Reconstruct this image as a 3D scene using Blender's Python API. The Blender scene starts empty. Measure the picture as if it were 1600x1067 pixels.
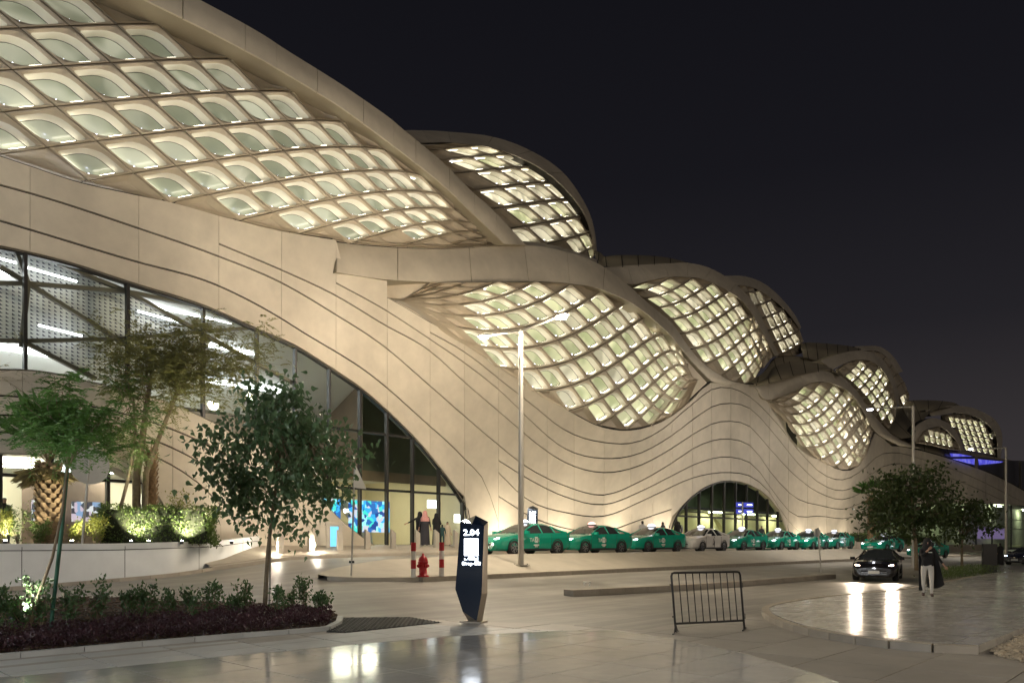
import bpy, bmesh, math, random
import numpy as np
from mathutils import Vector, Matrix
random.seed(7); RNG = np.random.default_rng(11)
SC = bpy.context.scene
COL = SC.collection
# ---------------------------------------------------------------- camera
# photograph: 1600 px wide, focal length 1200 px, horizon at row 848; eye 1.7 m above the plaza
FPX, EYE, HORIZ = 1200.0, 1.7, 848.0
cam_d = bpy.data.cameras.new('camera'); cam = bpy.data.objects.new('camera', cam_d); COL.objects.link(cam)
cam.location = (0, 0, EYE); cam.rotation_euler = (math.radians(90), 0, 0)
cam_d.sensor_width = 36; cam_d.lens = 36*FPX/1600; cam_d.shift_y = (HORIZ-533.5)/1600
cam_d.clip_start = 0.1; cam_d.clip_end = 2500
SC.camera = cam
# ---------------------------------------------------------------- night sky, weak city glow
W = bpy.data.worlds.new('World'); SC.world = W; W.use_nodes = True
nt = W.node_tree; nt.nodes.clear()
o_ = nt.nodes.new('ShaderNodeOutputWorld'); b_ = nt.nodes.new('ShaderNodeBackground')
tc = nt.nodes.new('ShaderNodeTexCoord'); sx = nt.nodes.new('ShaderNodeSeparateXYZ'); rp = nt.nodes.new('ShaderNodeValToRGB')
nt.links.new(tc.outputs['Generated'], sx.inputs[0]); nt.links.new(sx.outputs['Z'], rp.inputs[0])
nt.links.new(rp.outputs[0], b_.inputs[0]); nt.links.new(b_.outputs[0], o_.inputs[0])
e = rp.color_ramp.elements
e[0].position = 0.0; e[0].color = (.036, .031, .032, 1)
e[1].position = 0.62; e[1].color = (.0048, .0048, .0068, 1)
for p, c in ((.12, (.028, .0245, .026)), (.25, (.0135, .0125, .0152)), (.42, (.007, .0068, .0092))):
    k = e.new(p); k.color = (*c, 1)
b_.inputs[1].default_value = 1.0
sd = bpy.data.lights.new('city_glow', 'SUN'); so = bpy.data.objects.new('city_glow', sd); COL.objects.link(so)
sd.energy = 0.14; sd.angle = math.radians(40); sd.color = (1, .87, .70)
so.rotation_euler = Vector((-.55, .62, -.56)).to_track_quat('-Z', 'Y').to_euler()
SC.view_settings.view_transform = 'Standard'; SC.view_settings.look = 'None'
SC.view_settings.gamma = 1.0; SC.view_settings.use_curve_mapping = False
SC.view_settings.exposure = 0.3
LAMP1, LAMP2, LAMP_FILL, WASH = 2100, 3200, 1500, 110      # radiant watts of the street lamps, added fill lamps and floodlights
SC.cycles.max_bounces = 7; SC.cycles.diffuse_bounces = 3; SC.cycles.glossy_bounces = 3
SC.cycles.transparent_max_bounces = 12; SC.cycles.caustics_reflective = False; SC.cycles.caustics_refractive = False
SC.cycles.sample_clamp_indirect = 6.0; SC.cycles.use_light_tree = True; SC.cycles.use_denoising = True
# ---------------------------------------------------------------- coordinates
# facade axes: t runs along the building front (away, to the right), s stands out from it towards the street
TD, SN = (0.68, 0.7332), (0.7332, -0.68)
O0 = (-6.0, 40.5); S_CAM = SN[0]*6.0+0.68*40.5
def ts(X, Y): return TD[0]*(X-O0[0])+TD[1]*(Y-O0[1]), SN[0]*(X-O0[0])+SN[1]*(Y-O0[1])
def xy(t, s): return O0[0]+TD[0]*t+SN[0]*s, O0[1]+TD[1]*t+SN[1]*s
def fac(x, y, s):
    """point of the facade sheet lying s metres proud of the building line"""
    k = (x-800)/FPX; Y = (S_CAM-s)/(0.68-SN[0]*k)
    return Vector((k*Y, Y, EYE+(HORIZ-y)/FPX*Y))
def at(x, y, Y): return Vector(((x-800)/FPX*Y, Y, EYE+(HORIZ-y)/FPX*Y))
def ip(v, xs, ys): return float(np.interp(v, xs, ys))
def smooth(pts):
    """monotone-ish cubic y(x) through points"""
    xs = np.array([p[0] for p in pts], float); ys = np.array([p[1] for p in pts], float)
    h = np.diff(xs); d = np.diff(ys)/h; m = np.zeros(len(xs)); m[0] = d[0]; m[-1] = d[-1]
    for i in range(1, len(xs)-1): m[i] = (d[i-1]*h[i]+d[i]*h[i-1])/(h[i]+h[i-1])
    def f(x):
        i = int(np.clip(np.searchsorted(xs, x)-1, 0, len(xs)-2)); q = min(max((x-xs[i])/h[i], 0), 1)
        return ((1+2*q)*(1-q)**2*ys[i]+q*(1-q)**2*h[i]*m[i]+q*q*(3-2*q)*ys[i+1]+q*q*(q-1)*h[i]*m[i+1])
    f.x0, f.x1 = xs[0], xs[-1]
    return f
def catmull(pts, n):
    """n points evenly spaced along a Catmull-Rom curve"""
    P = [np.array(p, float) for p in pts]; P = [2*P[0]-P[1]]+P+[2*P[-1]-P[-2]]; out = []
    for i in range(1, len(P)-2):
        for q in np.linspace(0, 1, 12, endpoint=False):
            a, b, c, d = P[i-1], P[i], P[i+1], P[i+2]
            out.append(.5*(2*b+(c-a)*q+(2*a-5*b+4*c-d)*q*q+(3*b-a-3*c+d)*q**3))
    out.append(P[-2]); out = np.array(out); L = np.r_[0, np.cumsum(np.linalg.norm(np.diff(out, axis=0), axis=1))]
    s = np.linspace(0, L[-1], n)
    return np.stack([np.interp(s, L, out[:, k]) for k in range(out.shape[1])], 1)
def catmull_i(pts, n):
    """n points evenly spaced in the control-point index"""
    P = [np.array(p, float) for p in pts]; P = [2*P[0]-P[1]]+P+[2*P[-1]-P[-2]]; out = []
    for u in np.linspace(0, len(pts)-1, n):
        i = min(int(u), len(pts)-2); q = u-i; a, b, c, d = P[i:i+4]
        out.append(.5*(2*b+(c-a)*q+(2*a-5*b+4*c-d)*q*q+(3*b-a-3*c+d)*q**3))
    return np.array(out)
# ---------------------------------------------------------------- terrain height
def lane(t): return ip(t, [-60, -25, -19, -14, -9, -4, 38, 62, 90], [.2, .25, .28, .55, 1.02, 1.16, 1.16, .45, .3])
def road_s(s): return ip(s, [13, 17, 20], [.45, .12, 0])
def wall_s(t): return ip(t, [-60, -14, -11.5, -9.3, -7.3], [5.0, 5.0, 3.8, 2.0, .1])
def walk_s(t): return ip(t, [-13, -9, -6, 0, 4, 200], [4.9, 4.4, 5.0, 6.6, 7, 7])
def G0(t, s):
    if s >= 13: return road_s(s)*ip(t, [40, 75], [1, .6])
    l = lane(t); r = .45*ip(t, [40, 75], [1, .6])
    if t < -18: r = min(r, l+.12)
    if s <= 10.2: return l
    return l+(r-l)*(s-10.2)/2.8
def walk_z(t, s):
    e = lane(t)+.13; k = min(max((walk_s(t)-s)/max(walk_s(t)-1.5, .5), 0), 1)
    return e+(max(1.6, e)-e)*k if t < 45 else e+.2*k
def G(X, Y):
    t, s = ts(X, Y)
    if t < -7.3 and s < wall_s(t): return 1.62
    if t > -13 and s < walk_s(t): return walk_z(t, s)
    z = G0(t, s)
    if t > -12.2 and 10.4 < s < 12.9: z += .13
    return z
def gpx(x, y, lift=0):
    """ground point seen at a pixel of the photograph"""
    k = (x-800)/FPX; Y = 4.0
    while Y < 300:
        if EYE+(HORIZ-y)/FPX*Y <= G(k*Y, Y)+lift: break
        Y += .05
    return Vector((k*Y, Y, G(k*Y, Y)+lift))
def on_ground(X, Y, dz=0): return Vector((X, Y, G(X, Y)+dz))
# ---------------------------------------------------------------- materials
MATS = {}
def mat(name, col, rough=.6, metal=0., var=0., vscale=3., bump=0., bscale=20., emit=None, estr=0., coat=0., spec=.5, stain=0.):
    if name in MATS: return MATS[name]
    m = bpy.data.materials.new(name); m.use_nodes = True; n = m.node_tree.nodes; l = m.node_tree.links
    p = n['Principled BSDF']; p.inputs['Base Color'].default_value = (*col, 1)
    p.inputs['Roughness'].default_value = rough; p.inputs['Metallic'].default_value = metal
    p.inputs['Specular IOR Level'].default_value = spec; p.inputs['Coat Weight'].default_value = coat
    if emit: p.inputs['Emission Color'].default_value = (*emit, 1); p.inputs['Emission Strength'].default_value = estr
    if var or bump or stain:
        tcn = n.new('ShaderNodeTexCoord')
    if var or stain:
        nz = n.new('ShaderNodeTexNoise'); nz.inputs['Scale'].default_value = vscale; nz.inputs['Detail'].default_value = 6; nz.inputs['Roughness'].default_value = .62
        l.new(tcn.outputs['Object'], nz.inputs['Vector'])
        mp = n.new('ShaderNodeMapRange'); mp.inputs[1].default_value = .3; mp.inputs[2].default_value = .7
        mp.inputs[3].default_value = 1-var; mp.inputs[4].default_value = 1+var
        l.new(nz.outputs['Fac'], mp.inputs[0]); fac_out = mp.outputs[0]
        oi = n.new('ShaderNodeObjectInfo'); mr = n.new('ShaderNodeMapRange'); mr.inputs[3].default_value = 1-var*.35; mr.inputs[4].default_value = 1+var*.35
        l.new(oi.outputs['Random'], mr.inputs[0]); mm = n.new('ShaderNodeMath'); mm.operation = 'MULTIPLY'
        l.new(fac_out, mm.inputs[0]); l.new(mr.outputs[0], mm.inputs[1]); fac_out = mm.outputs[0]
        if stain:
            n2 = n.new('ShaderNodeTexNoise'); n2.inputs['Scale'].default_value = vscale*.18; n2.inputs['Detail'].default_value = 4
            l.new(tcn.outputs['Object'], n2.inputs['Vector']); m2 = n.new('ShaderNodeMapRange')
            m2.inputs[1].default_value = .35; m2.inputs[2].default_value = .65; m2.inputs[3].default_value = 1-stain; m2.inputs[4].default_value = 1+stain*.4
            l.new(n2.outputs['Fac'], m2.inputs[0]); m3 = n.new('ShaderNodeMath'); m3.operation = 'MULTIPLY'
            l.new(fac_out, m3.inputs[0]); l.new(m2.outputs[0], m3.inputs[1]); fac_out = m3.outputs[0]
        vm = n.new('ShaderNodeVectorMath'); vm.operation = 'SCALE'; vm.inputs[0].default_value = col
        l.new(fac_out, vm.inputs['Scale']); l.new(vm.outputs[0], p.inputs['Base Color'])
    if bump:
        nb = n.new('ShaderNodeTexNoise'); nb.inputs['Scale'].default_value = bscale; nb.inputs['Detail'].default_value = 5
        l.new(tcn.outputs['Object'], nb.inputs['Vector']); bp = n.new('ShaderNodeBump'); bp.inputs['Strength'].default_value = bump
        bp.inputs['Distance'].default_value = .02; l.new(nb.outputs['Fac'], bp.inputs['Height']); l.new(bp.outputs[0], p.inputs['Normal'])
    MATS[name] = m; return m
def emis(name, col, s):
    if name in MATS: return MATS[name]
    m = bpy.data.materials.new(name); m.use_nodes = True; n = m.node_tree.nodes; p = n['Principled BSDF']
    p.inputs['Base Color'].default_value = (*[c*.6 for c in col], 1); p.inputs['Emission Color'].default_value = (*col, 1); p.inputs['Emission Strength'].default_value = s
    MATS[name] = m; return m
def glass_mat(name, tint, rough=.02, refl=1.0):
    if name in MATS: return MATS[name]
    m = bpy.data.materials.new(name); m.use_nodes = True; n = m.node_tree.nodes; l = m.node_tree.links; n.clear()
    o = n.new('ShaderNodeOutputMaterial'); mx = n.new('ShaderNodeMixShader'); tr = n.new('ShaderNodeBsdfTransparent'); gl = n.new('ShaderNodeBsdfGlossy')
    lw = n.new('ShaderNodeLayerWeight'); pw_ = n.new('ShaderNodeMath'); pw_.operation = 'POWER'; pw_.inputs[1].default_value = 5; fr = n.new('ShaderNodeMath'); fr.operation = 'MULTIPLY_ADD'; fr.inputs[1].default_value = .95; fr.inputs[2].default_value = .05; l.new(lw.outputs['Facing'], pw_.inputs[0]); l.new(pw_.outputs[0], fr.inputs[0]); ml = n.new('ShaderNodeMath'); ml.operation = 'MULTIPLY'; ml.inputs[1].default_value = refl
    tr.inputs[0].default_value = (*tint, 1); gl.inputs['Roughness'].default_value = rough
    l.new(fr.outputs[0], ml.inputs[0]); l.new(ml.outputs[0], mx.inputs[0]); l.new(tr.outputs[0], mx.inputs[1]); l.new(gl.outputs[0], mx.inputs[2]); l.new(mx.outputs[0], o.inputs[0])
    MATS[name] = m; return m
# ---------------------------------------------------------------- objects
def world_origin(o):
    v = Vector((0, 0, 0))
    while o is not None: v = v+Vector(o.location); o = o.parent
    return v
def tag(o, label=None, cat=None, group=None, kind=None):
    if label: o['label'] = label
    if cat: o['category'] = cat
    if group: o['group'] = group
    if kind: o['kind'] = kind
    return o
def empty(name, loc, rz=0, label=None, cat=None, group=None):
    o = bpy.data.objects.new(name, None); COL.objects.link(o); o.location = loc; o.rotation_euler = (0, 0, rz); o.empty_display_size = .2
    return tag(o, label, cat, group)
def link_mesh(name, me, parent=None, loc=None):
    o = bpy.data.objects.new(name, me); COL.objects.link(o)
    if parent is not None: o.parent = parent
    if loc is not None: o.location = loc
    return o
class MB:
    """collects faces and links them as one mesh object"""
    def __init__(s): s.v = []; s.f = []; s.m = []; s.sm = []
    def add(s, vs, fs, mi=0, sm=False):
        b = len(s.v); s.v.extend(vs)
        for f in fs: s.f.append([b+i for i in f]); s.m.append(mi); s.sm.append(sm)
    def poly(s, vs, mi=0): s.add(vs, [list(range(len(vs)))], mi)
    def box(s, c, d, rz=0, mi=0, rot=None, taper=1.0):
        R = rot if rot is not None else Matrix.Rotation(rz, 3, 'Z'); c = Vector(c); vs = []
        for z in (-1, 1):
            k = taper if z > 0 else 1
            for x, y in ((-1, -1), (1, -1), (1, 1), (-1, 1)): vs.append(c+R@Vector((x*d[0]/2*k, y*d[1]/2*k, z*d[2]/2)))
        s.add(vs, [[3, 2, 1, 0], [4, 5, 6, 7], [0, 1, 5, 4], [1, 2, 6, 5], [2, 3, 7, 6], [3, 0, 4, 7]], mi)
    def tube(s, pts, rad, n=8, mi=0, cap=True, sm=True):
        pts = [Vector(p) for p in pts]; rad = rad if hasattr(rad, '__len__') else [rad]*len(pts); vs = []; fs = []; ref = None
        for i, p in enumerate(pts):
            d = (pts[min(i+1, len(pts)-1)]-pts[max(i-1, 0)])
            d = d.normalized() if d.length > 1e-9 else Vector((0, 0, 1))
            if ref is None: ref = Vector((1, 0, 0)) if abs(d.x) < .8 else Vector((0, 1, 0))
            a = (ref-d*ref.dot(d)).normalized(); b = d.cross(a); ref = a
            for k in range(n):
                q = 2*math.pi*k/n; vs.append(p+(a*math.cos(q)+b*math.sin(q))*rad[i])
        for i in range(len(pts)-1):
            for k in range(n): fs.append([i*n+k, i*n+(k+1) % n, (i+1)*n+(k+1) % n, (i+1)*n+k])
        s.add(vs, fs, mi, sm)
        if cap: s.add(vs[:n], [list(range(n))[::-1]], mi); s.add(vs[-n:], [list(range(n))], mi)
    def lathe(s, c, prof, n=14, mi=0, sm=True):
        c = Vector(c); vs = []
        for r, z in prof:
            for k in range(n): q = 2*math.pi*k/n; vs.append(c+Vector((r*math.cos(q), r*math.sin(q), z)))
        s.add(vs, [[i*n+k, i*n+(k+1) % n, (i+1)*n+(k+1) % n, (i+1)*n+k] for i in range(len(prof)-1) for k in range(n)], mi, sm)
        s.add(vs[-n:], [list(range(n))], mi)
    def grid(s, P, mi=0, sm=True, flip=False):
        nu, nv = len(P), len(P[0]); vs = [p for r in P for p in r]
        fs = [[i*nv+j, (i+1)*nv+j, (i+1)*nv+j+1, i*nv+j+1] for i in range(nu-1) for j in range(nv-1)]
        s.add(vs, [f[::-1] for f in fs] if flip else fs, mi, sm)
    def build(s, name, mats, parent=None, origin=None, local=False):
        if not isinstance(mats, (list, tuple)): mats = [mats]
        og = Vector((0, 0, 0)) if local else (world_origin(parent) if parent is not None else Vector(origin if origin is not None else (0, 0, 0)))
        me = bpy.data.meshes.new(name); me.from_pydata([tuple(Vector(v)-og) for v in s.v], [], s.f)
        for m in mats: me.materials.append(m)
        me.polygons.foreach_set('material_index', s.m); me.polygons.foreach_set('use_smooth', s.sm); me.update()
        return link_mesh(name, me, parent, og if (parent is None and not local) else None)
def copy_tree(o, parent=None):
    c = o.copy(); COL.objects.link(c); c.parent = parent
    for ch in list(o.children): copy_tree(ch, c)
    return c
def clip_poly(sub, clip):
    """Sutherland-Hodgman: polygon sub clipped by convex counter-clockwise polygon clip (2-D)"""
    out = [tuple(p) for p in sub]; n = len(clip)
    for i in range(n):
        ax, ay = clip[i]; bx, by = clip[(i+1) % n]; inp = out; out = []
        if not inp: return []
        def side(p): return (bx-ax)*(p[1]-ay)-(by-ay)*(p[0]-ax)
        for k in range(len(inp)):
            p, q = inp[k-1], inp[k]; sp, sq = side(p), side(q)
            if sq >= 0:
                if sp < 0: u = sp/(sp-sq); out.append((p[0]+(q[0]-p[0])*u, p[1]+(q[1]-p[1])*u))
                out.append(q)
            elif sp >= 0: u = sp/(sp-sq); out.append((p[0]+(q[0]-p[0])*u, p[1]+(q[1]-p[1])*u))
    return out
def area2(p): return .5*sum(p[i-1][0]*p[i][1]-p[i][0]*p[i-1][1] for i in range(len(p)))
def dedupe(p, eps=1e-4):
    o = []
    for q in p:
        if not o or (abs(q[0]-o[-1][0])+abs(q[1]-o[-1][1])) > eps: o.append(q)
    if len(o) > 1 and (abs(o[0][0]-o[-1][0])+abs(o[0][1]-o[-1][1])) <= eps: o.pop()
    return o
def text_mesh(body, size, extrude=.004, align='CENTER'):
    cu = bpy.data.curves.new('lettering', 'FONT'); cu.body = body; cu.size = size; cu.extrude = extrude; cu.align_x = align; cu.align_y = 'CENTER'; cu.resolution_u = 2
    ob = bpy.data.objects.new('lettering', cu); COL.objects.link(ob); bpy.context.view_layer.update()
    me = bpy.data.meshes.new_from_object(ob.evaluated_get(bpy.context.evaluated_depsgraph_get())); bpy.data.objects.remove(ob); return me
# ================================================================ ground
M_ROADC = mat('worn_concrete_road', (.34, .32, .285), .42, var=.16, vscale=.9, bump=.06, bscale=35, stain=.35)
M_WALK = mat('sidewalk_stone', (.42, .37, .30), .55, var=.08, vscale=2.5, bump=.04, bscale=40, stain=.12)
M_KERB = mat('kerb_stone', (.30, .265, .215), .6, var=.12, vscale=4, bump=.08, bscale=30)
M_ISL = mat('island_paving', (.43, .39, .32), .55, var=.1, vscale=1.2, bump=.04, bscale=40, stain=.18)
M_SLAB = mat('matte_paving_slab', (.39, .365, .325), .5, var=.10, vscale=1.6, bump=.03, bscale=40, stain=.16)
M_PALE = mat('pale_paving_slab', (.50, .51, .50), .42, var=.08, vscale=1.6, bump=.03, bscale=40, stain=.14)
M_SOIL = mat('dark_soil', (.05, .038, .028), .9, var=.3, vscale=9, bump=.4, bscale=25)
M_JOINTG = mat('paving_joint', (.06, .054, .045), .8)
def polished(name, col, rough):
    m = mat(name, col, rough, var=.14, vscale=1.1, stain=.2); n = m.node_tree.nodes; l = m.node_tree.links; p = n['Principled BSDF']
    tcn = n.new('ShaderNodeTexCoord'); mp = n.new('ShaderNodeMapping'); mp.inputs['Scale'].default_value = (1, 1.6, 1); mp.inputs['Rotation'].default_value = (0, 0, .6)
    nz = n.new('ShaderNodeTexNoise'); nz.inputs['Scale'].default_value = 1.6; nz.inputs['Detail'].default_value = 7; nz.inputs['Roughness'].default_value = .7
    mr = n.new('ShaderNodeMapRange'); mr.inputs[1].default_value = .35; mr.inputs[2].default_value = .75; mr.inputs[3].default_value = rough*.7; mr.inputs[4].default_value = rough*1.7
    l.new(tcn.outputs['Object'], mp.inputs[0]); l.new(mp.outputs[0], nz.inputs['Vector']); l.new(nz.outputs['Fac'], mr.inputs[0]); l.new(mr.outputs[0], p.inputs['Roughness'])
    p.inputs['Specular IOR Level'].default_value = .5
    return m
M_POL = polished('polished_marble', (.47, .48, .48), .105)
M_POL2 = polished('polished_marble_worn', (.46, .445, .42), .23)
def strip(name, T, prof, m, kind='structure', parent=None):
    """sheet along t with profile points given by prof(t) -> [(s, z), ...]"""
    mb = MB(); mb.grid([[(*xy(t, s), z) for s, z in prof(t)] for t in T], 0, False, True); o = mb.build(name, m, parent)
    return tag(o, kind=kind) if parent is None else o
def tracks(m):
    n = m.node_tree.nodes; l = m.node_tree.links; p = n['Principled BSDF']; src = p.inputs['Base Color'].links[0].from_socket
    tcn = n.new('ShaderNodeTexCoord'); mp = n.new('ShaderNodeMapping'); mp.vector_type = 'TEXTURE'; mp.inputs['Rotation'].default_value = (0, 0, math.atan2(TD[1], TD[0])); mp.inputs['Scale'].default_value = (14, .55, 1)
    nz = n.new('ShaderNodeTexNoise'); nz.inputs['Scale'].default_value = 1.0; nz.inputs['Detail'].default_value = 5; nz.inputs['Roughness'].default_value = .7; l.new(tcn.outputs['Object'], mp.inputs[0]); l.new(mp.outputs[0], nz.inputs['Vector'])
    mr = n.new('ShaderNodeMapRange'); mr.inputs[1].default_value = .35; mr.inputs[2].default_value = .62; mr.inputs[3].default_value = .55; mr.inputs[4].default_value = 1.12; l.new(nz.outputs['Fac'], mr.inputs[0])
    vm = n.new('ShaderNodeVectorMath'); vm.operation = 'SCALE'; l.new(src, vm.inputs[0]); l.new(mr.outputs[0], vm.inputs['Scale']); l.new(vm.outputs[0], p.inputs['Base Color'])
    mr2 = n.new('ShaderNodeMapRange'); mr2.inputs[3].default_value = .28; mr2.inputs[4].default_value = .6; l.new(nz.outputs['Fac'], mr2.inputs[0]); l.new(mr2.outputs[0], p.inputs['Roughness'])
tracks(M_ROADC)
# --- the road: one sheet that carries the whole site and runs out to the horizon
T = [-400, -120]+list(np.arange(-60, 0, 1.))+list(np.arange(0, 110, 2.))+[130, 180, 300, 700]
S = [-500, -60, -20, 0, 2, 4, 5, 6, 7, 8, 9, 10.2, 11, 12, 13, 14, 15, 16, 17, 18, 19, 20, 22, 30, 60, 300]
mb = MB(); mb.grid([[(*xy(t, s), G0(t, s)) for s in S] for t in T], 0, True, True)
tag(mb.build('road', M_ROADC), kind='structure')
# --- raised footway along the building, with its kerb
def walk_prof(t):
    e = walk_s(t); k = lane(t)
    return [(e, k-.1), (e, k+.13), (e-.25, k+.135)]+[(e-.26-(e+2.5)*q, walk_z(t, e-.26-(e+2.5)*q)+.004) for q in np.linspace(0, 1, 6)]
strip('footway', list(np.arange(-12.5, 5, .5))+list(np.arange(5, 120, 3.)), walk_prof, M_WALK)
mbk = MB()
# --- taxi island: sloping wedge between the upper taxi lane and the lower road
def isl_prof(t):
    n_ = min(max((t+12.3)/3.2, .02), 1); w = 1.25*math.sqrt(1-(1-n_)**2); c = 11.65; a, b = c+w, c-w
    r = [(a, G0(t, a)-.08), (a, G0(t, a)+.13)]
    return r+[(a-(a-b)*q, G0(t, a-(a-b)*q)+.135) for q in (.1, .3, .5, .7, .9, 1)]+[(b, G0(t, b)-.05)]
strip('traffic_island', [-12.29, -12.2, -12, -11.7, -11.3, -10.8, -10.2, -9.6]+list(np.arange(-9, 6, 1.))+list(np.arange(6, 70, 2.)), isl_prof, M_ISL)
def kerb_run(name, pts, w, h, m, seg=.9, parent=None, lab=None):
    """kerb stones laid end to end along a ground line"""
    par = parent if parent is not None else empty(name, pts[0]); P = catmull([tuple(p) for p in pts], max(3, int(sum((Vector(a)-Vector(b)).length for a, b in zip(pts[:-1], pts[1:]))/seg)+1))
    for a, b in zip(P[:-1], P[1:]):
        a, b = Vector(a), Vector(b); d = b-a; c = (a+b)/2; mb = MB(); R = d.to_track_quat('X', 'Z').to_matrix()
        L = max(d.length-.012, .05); mb.box((0, 0, 0), (L, w, h), 0, 0, R)
        top = [v for v in mb.v if v.z > 0]
        o = mb.build('kerb_stone', m, None, local=True); o.parent = par; o.location = c+Vector((0, 0, h/2-.05))-world_origin(par)
    return par
def gline(px, n=None): return [tuple(gpx(x, y)) for x, y in px]
# kerb stones set into the island's low edge
isl_k = empty('island_kerb', (*xy(0, 12.9), .45)); tag(isl_k, kind='structure')
kerb_run('k', [(*xy(t, 12.98), G0(t, 12.98)) for t in np.arange(-9.5, 46, 3)], .2, .2, M_KERB, 1.5, isl_k)
# --- median strip on the road
med = empty('median_kerb', tuple(gpx(1090, 918))); tag(med, kind='structure')
kerb_run('k', gline([(888, 931), (1000, 925), (1100, 919), (1200, 911), (1299, 903)]), .42, .24, M_KERB, 1.1, med)
# ---------------------------------------------------------------- paving laid piece by piece
def poly_ts(px): return [ts(*gpx(x, y)[:2]) for x, y in px]
def paved(name, poly, size, lift, m, joint=.022, rot=0., bed=None, thick=.03, jitter=.0015):
    """slabs of size (along t, along s) clipped to a ground outline; joints stay open above a darker bed"""
    if area2(poly) < 0: poly = poly[::-1]
    b = MB(); cx = sum(p[0] for p in poly)/len(poly); cy = sum(p[1] for p in poly)/len(poly)
    ts_ = [p[0] for p in poly]; ss = [p[1] for p in poly]
    def z(t, s): X, Y = xy(t, s); return G0(t, s)
    bedm = MB(); org = Vector((*xy(cx, cy), z(cx, cy)))
    g = 1.0
    for t in np.arange(min(ts_), max(ts_), g):
        for s in np.arange(min(ss), max(ss), g):
            q = dedupe(clip_poly(poly, [(t, s), (t+g, s), (t+g, s+g), (t, s+g)]))
            if len(q) > 2: bedm.poly([Vector((*xy(a, b_), z(a, b_)+lift-.012)) for a, b_ in q][::-1])
    root = bedm.build(name, bed or M_JOINTG, origin=org); tag(root, kind='structure')
    k = 0
    for it, t in enumerate(np.arange(math.floor(min(ts_)/size[0])*size[0], max(ts_), size[0])):
        for s in np.arange(math.floor(min(ss)/size[1])*size[1], max(ss), size[1]):
            o_t = (k % 1)
            q = dedupe(clip_poly(poly, [(t+joint/2, s+joint/2), (t+size[0]-joint/2, s+joint/2), (t+size[0]-joint/2, s+size[1]-joint/2), (t+joint/2, s+size[1]-joint/2)]))
            if len(q) < 3 or abs(area2(q)) < .01: continue
            dz = random.uniform(-jitter, jitter); top = [Vector((*xy(a, b_), z(a, b_)+lift+dz)) for a, b_ in q][::-1]; n = len(top)
            mb = MB(); mb.add(top+[v-Vector((0, 0, thick)) for v in top], [list(range(n))]+[[(i+1) % n, i, n+i, n+(i+1) % n] for i in range(n)])
            mb.build('paving_slab', m, root)
    return root

# matte plaza around the kiosk and the crossing
paved('plaza_paving', poly_ts([(-60, 1037), (250, 1009), (515, 986), (560, 970), (640, 966), (740, 972), (860, 975), (1000, 985), (1060, 975), (1150, 963), (1196, 956), (1210, 972), (1262, 993), (1330, 1006), (1420, 1018), (1528, 1023), (1600, 1027), (1680, 1032), (1700, 1100), (-60, 1100)]), (1.2, 1.2), .012, M_SLAB)
# polished marble in front
paved('polished_plaza', poly_ts([(-60, 1066), (100, 1052), (330, 1030), (520, 1012), (700, 996), (880, 987), (960, 986), (1070, 1003), (1170, 1025), (1260, 1050), (1310, 1068), (1345, 1100), (-60, 1100)]), (1.2, .8), .022, M_POL, joint=.014, jitter=.0006)
# polished marble island at the crossing and its kerb
paved('polished_island', poly_ts([(1200, 953), (1235, 944), (1300, 934), (1400, 924), (1450, 917), (1500, 907), (1560, 897), (1640, 888), (1760, 880), (1760, 940), (1600, 990), (1530, 1020), (1420, 1014), (1330, 1002), (1264, 989), (1226, 976), (1203, 965)]), (1.2, .8), .125, M_POL2, joint=.014, jitter=.0006, thick=.14)
pk = empty('polished_island_kerb', tuple(gpx(1210, 968))); tag(pk, kind='structure')
kerb_run('k', gline([(1520, 904), (1450, 919), (1400, 927), (1300, 937), (1238, 946), (1200, 955), (1199, 966), (1224, 980), (1262, 992), (1330, 1005), (1420, 1017), (1528, 1023)]), .16, .19, M_WALK, .6, pk)
# planting bed in front: soil, kerb stones along the pavement
BED = [(-80, 1038), (0, 1030), (250, 1007), (400, 994), (515, 984), (532, 968), (520, 955), (470, 948), (400, 943), (250, 940), (0, 940), (-80, 942)]
def drape(name, px, lift, m, g=.5):
    poly = poly_ts(px)
    if area2(poly) < 0: poly = poly[::-1]
    b = MB(); ts_ = [p[0] for p in poly]; ss = [p[1] for p in poly]
    for t in np.arange(min(ts_), max(ts_), g):
        for s in np.arange(min(ss), max(ss), g):
            q = dedupe(clip_poly(poly, [(t, s), (t+g, s), (t+g, s+g), (t, s+g)]))
            if len(q) > 2: b.poly([Vector((*xy(a, c), G0(a, c)+lift)) for a, c in q][::-1])
    return tag(b.build(name, m), kind='structure')
drape('planting_bed', BED, .02, M_SOIL)
bk = empty('bed_kerb', tuple(gpx(250, 1009))); tag(bk, kind='structure')
kerb_run('k', gline([(-80, 1039), (0, 1031), (250, 1008), (400, 995), (515, 985), (532, 968)]), .12, .14, M_PALE, .8, bk)
paved('bed_pavement', poly_ts([(-60, 1041), (250, 1012), (515, 990), (640, 974), (720, 980), (880, 986), (700, 995), (520, 1011), (330, 1029), (100, 1051), (-60, 1065)]), (1.2, .6), .018, M_PALE)
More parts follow.
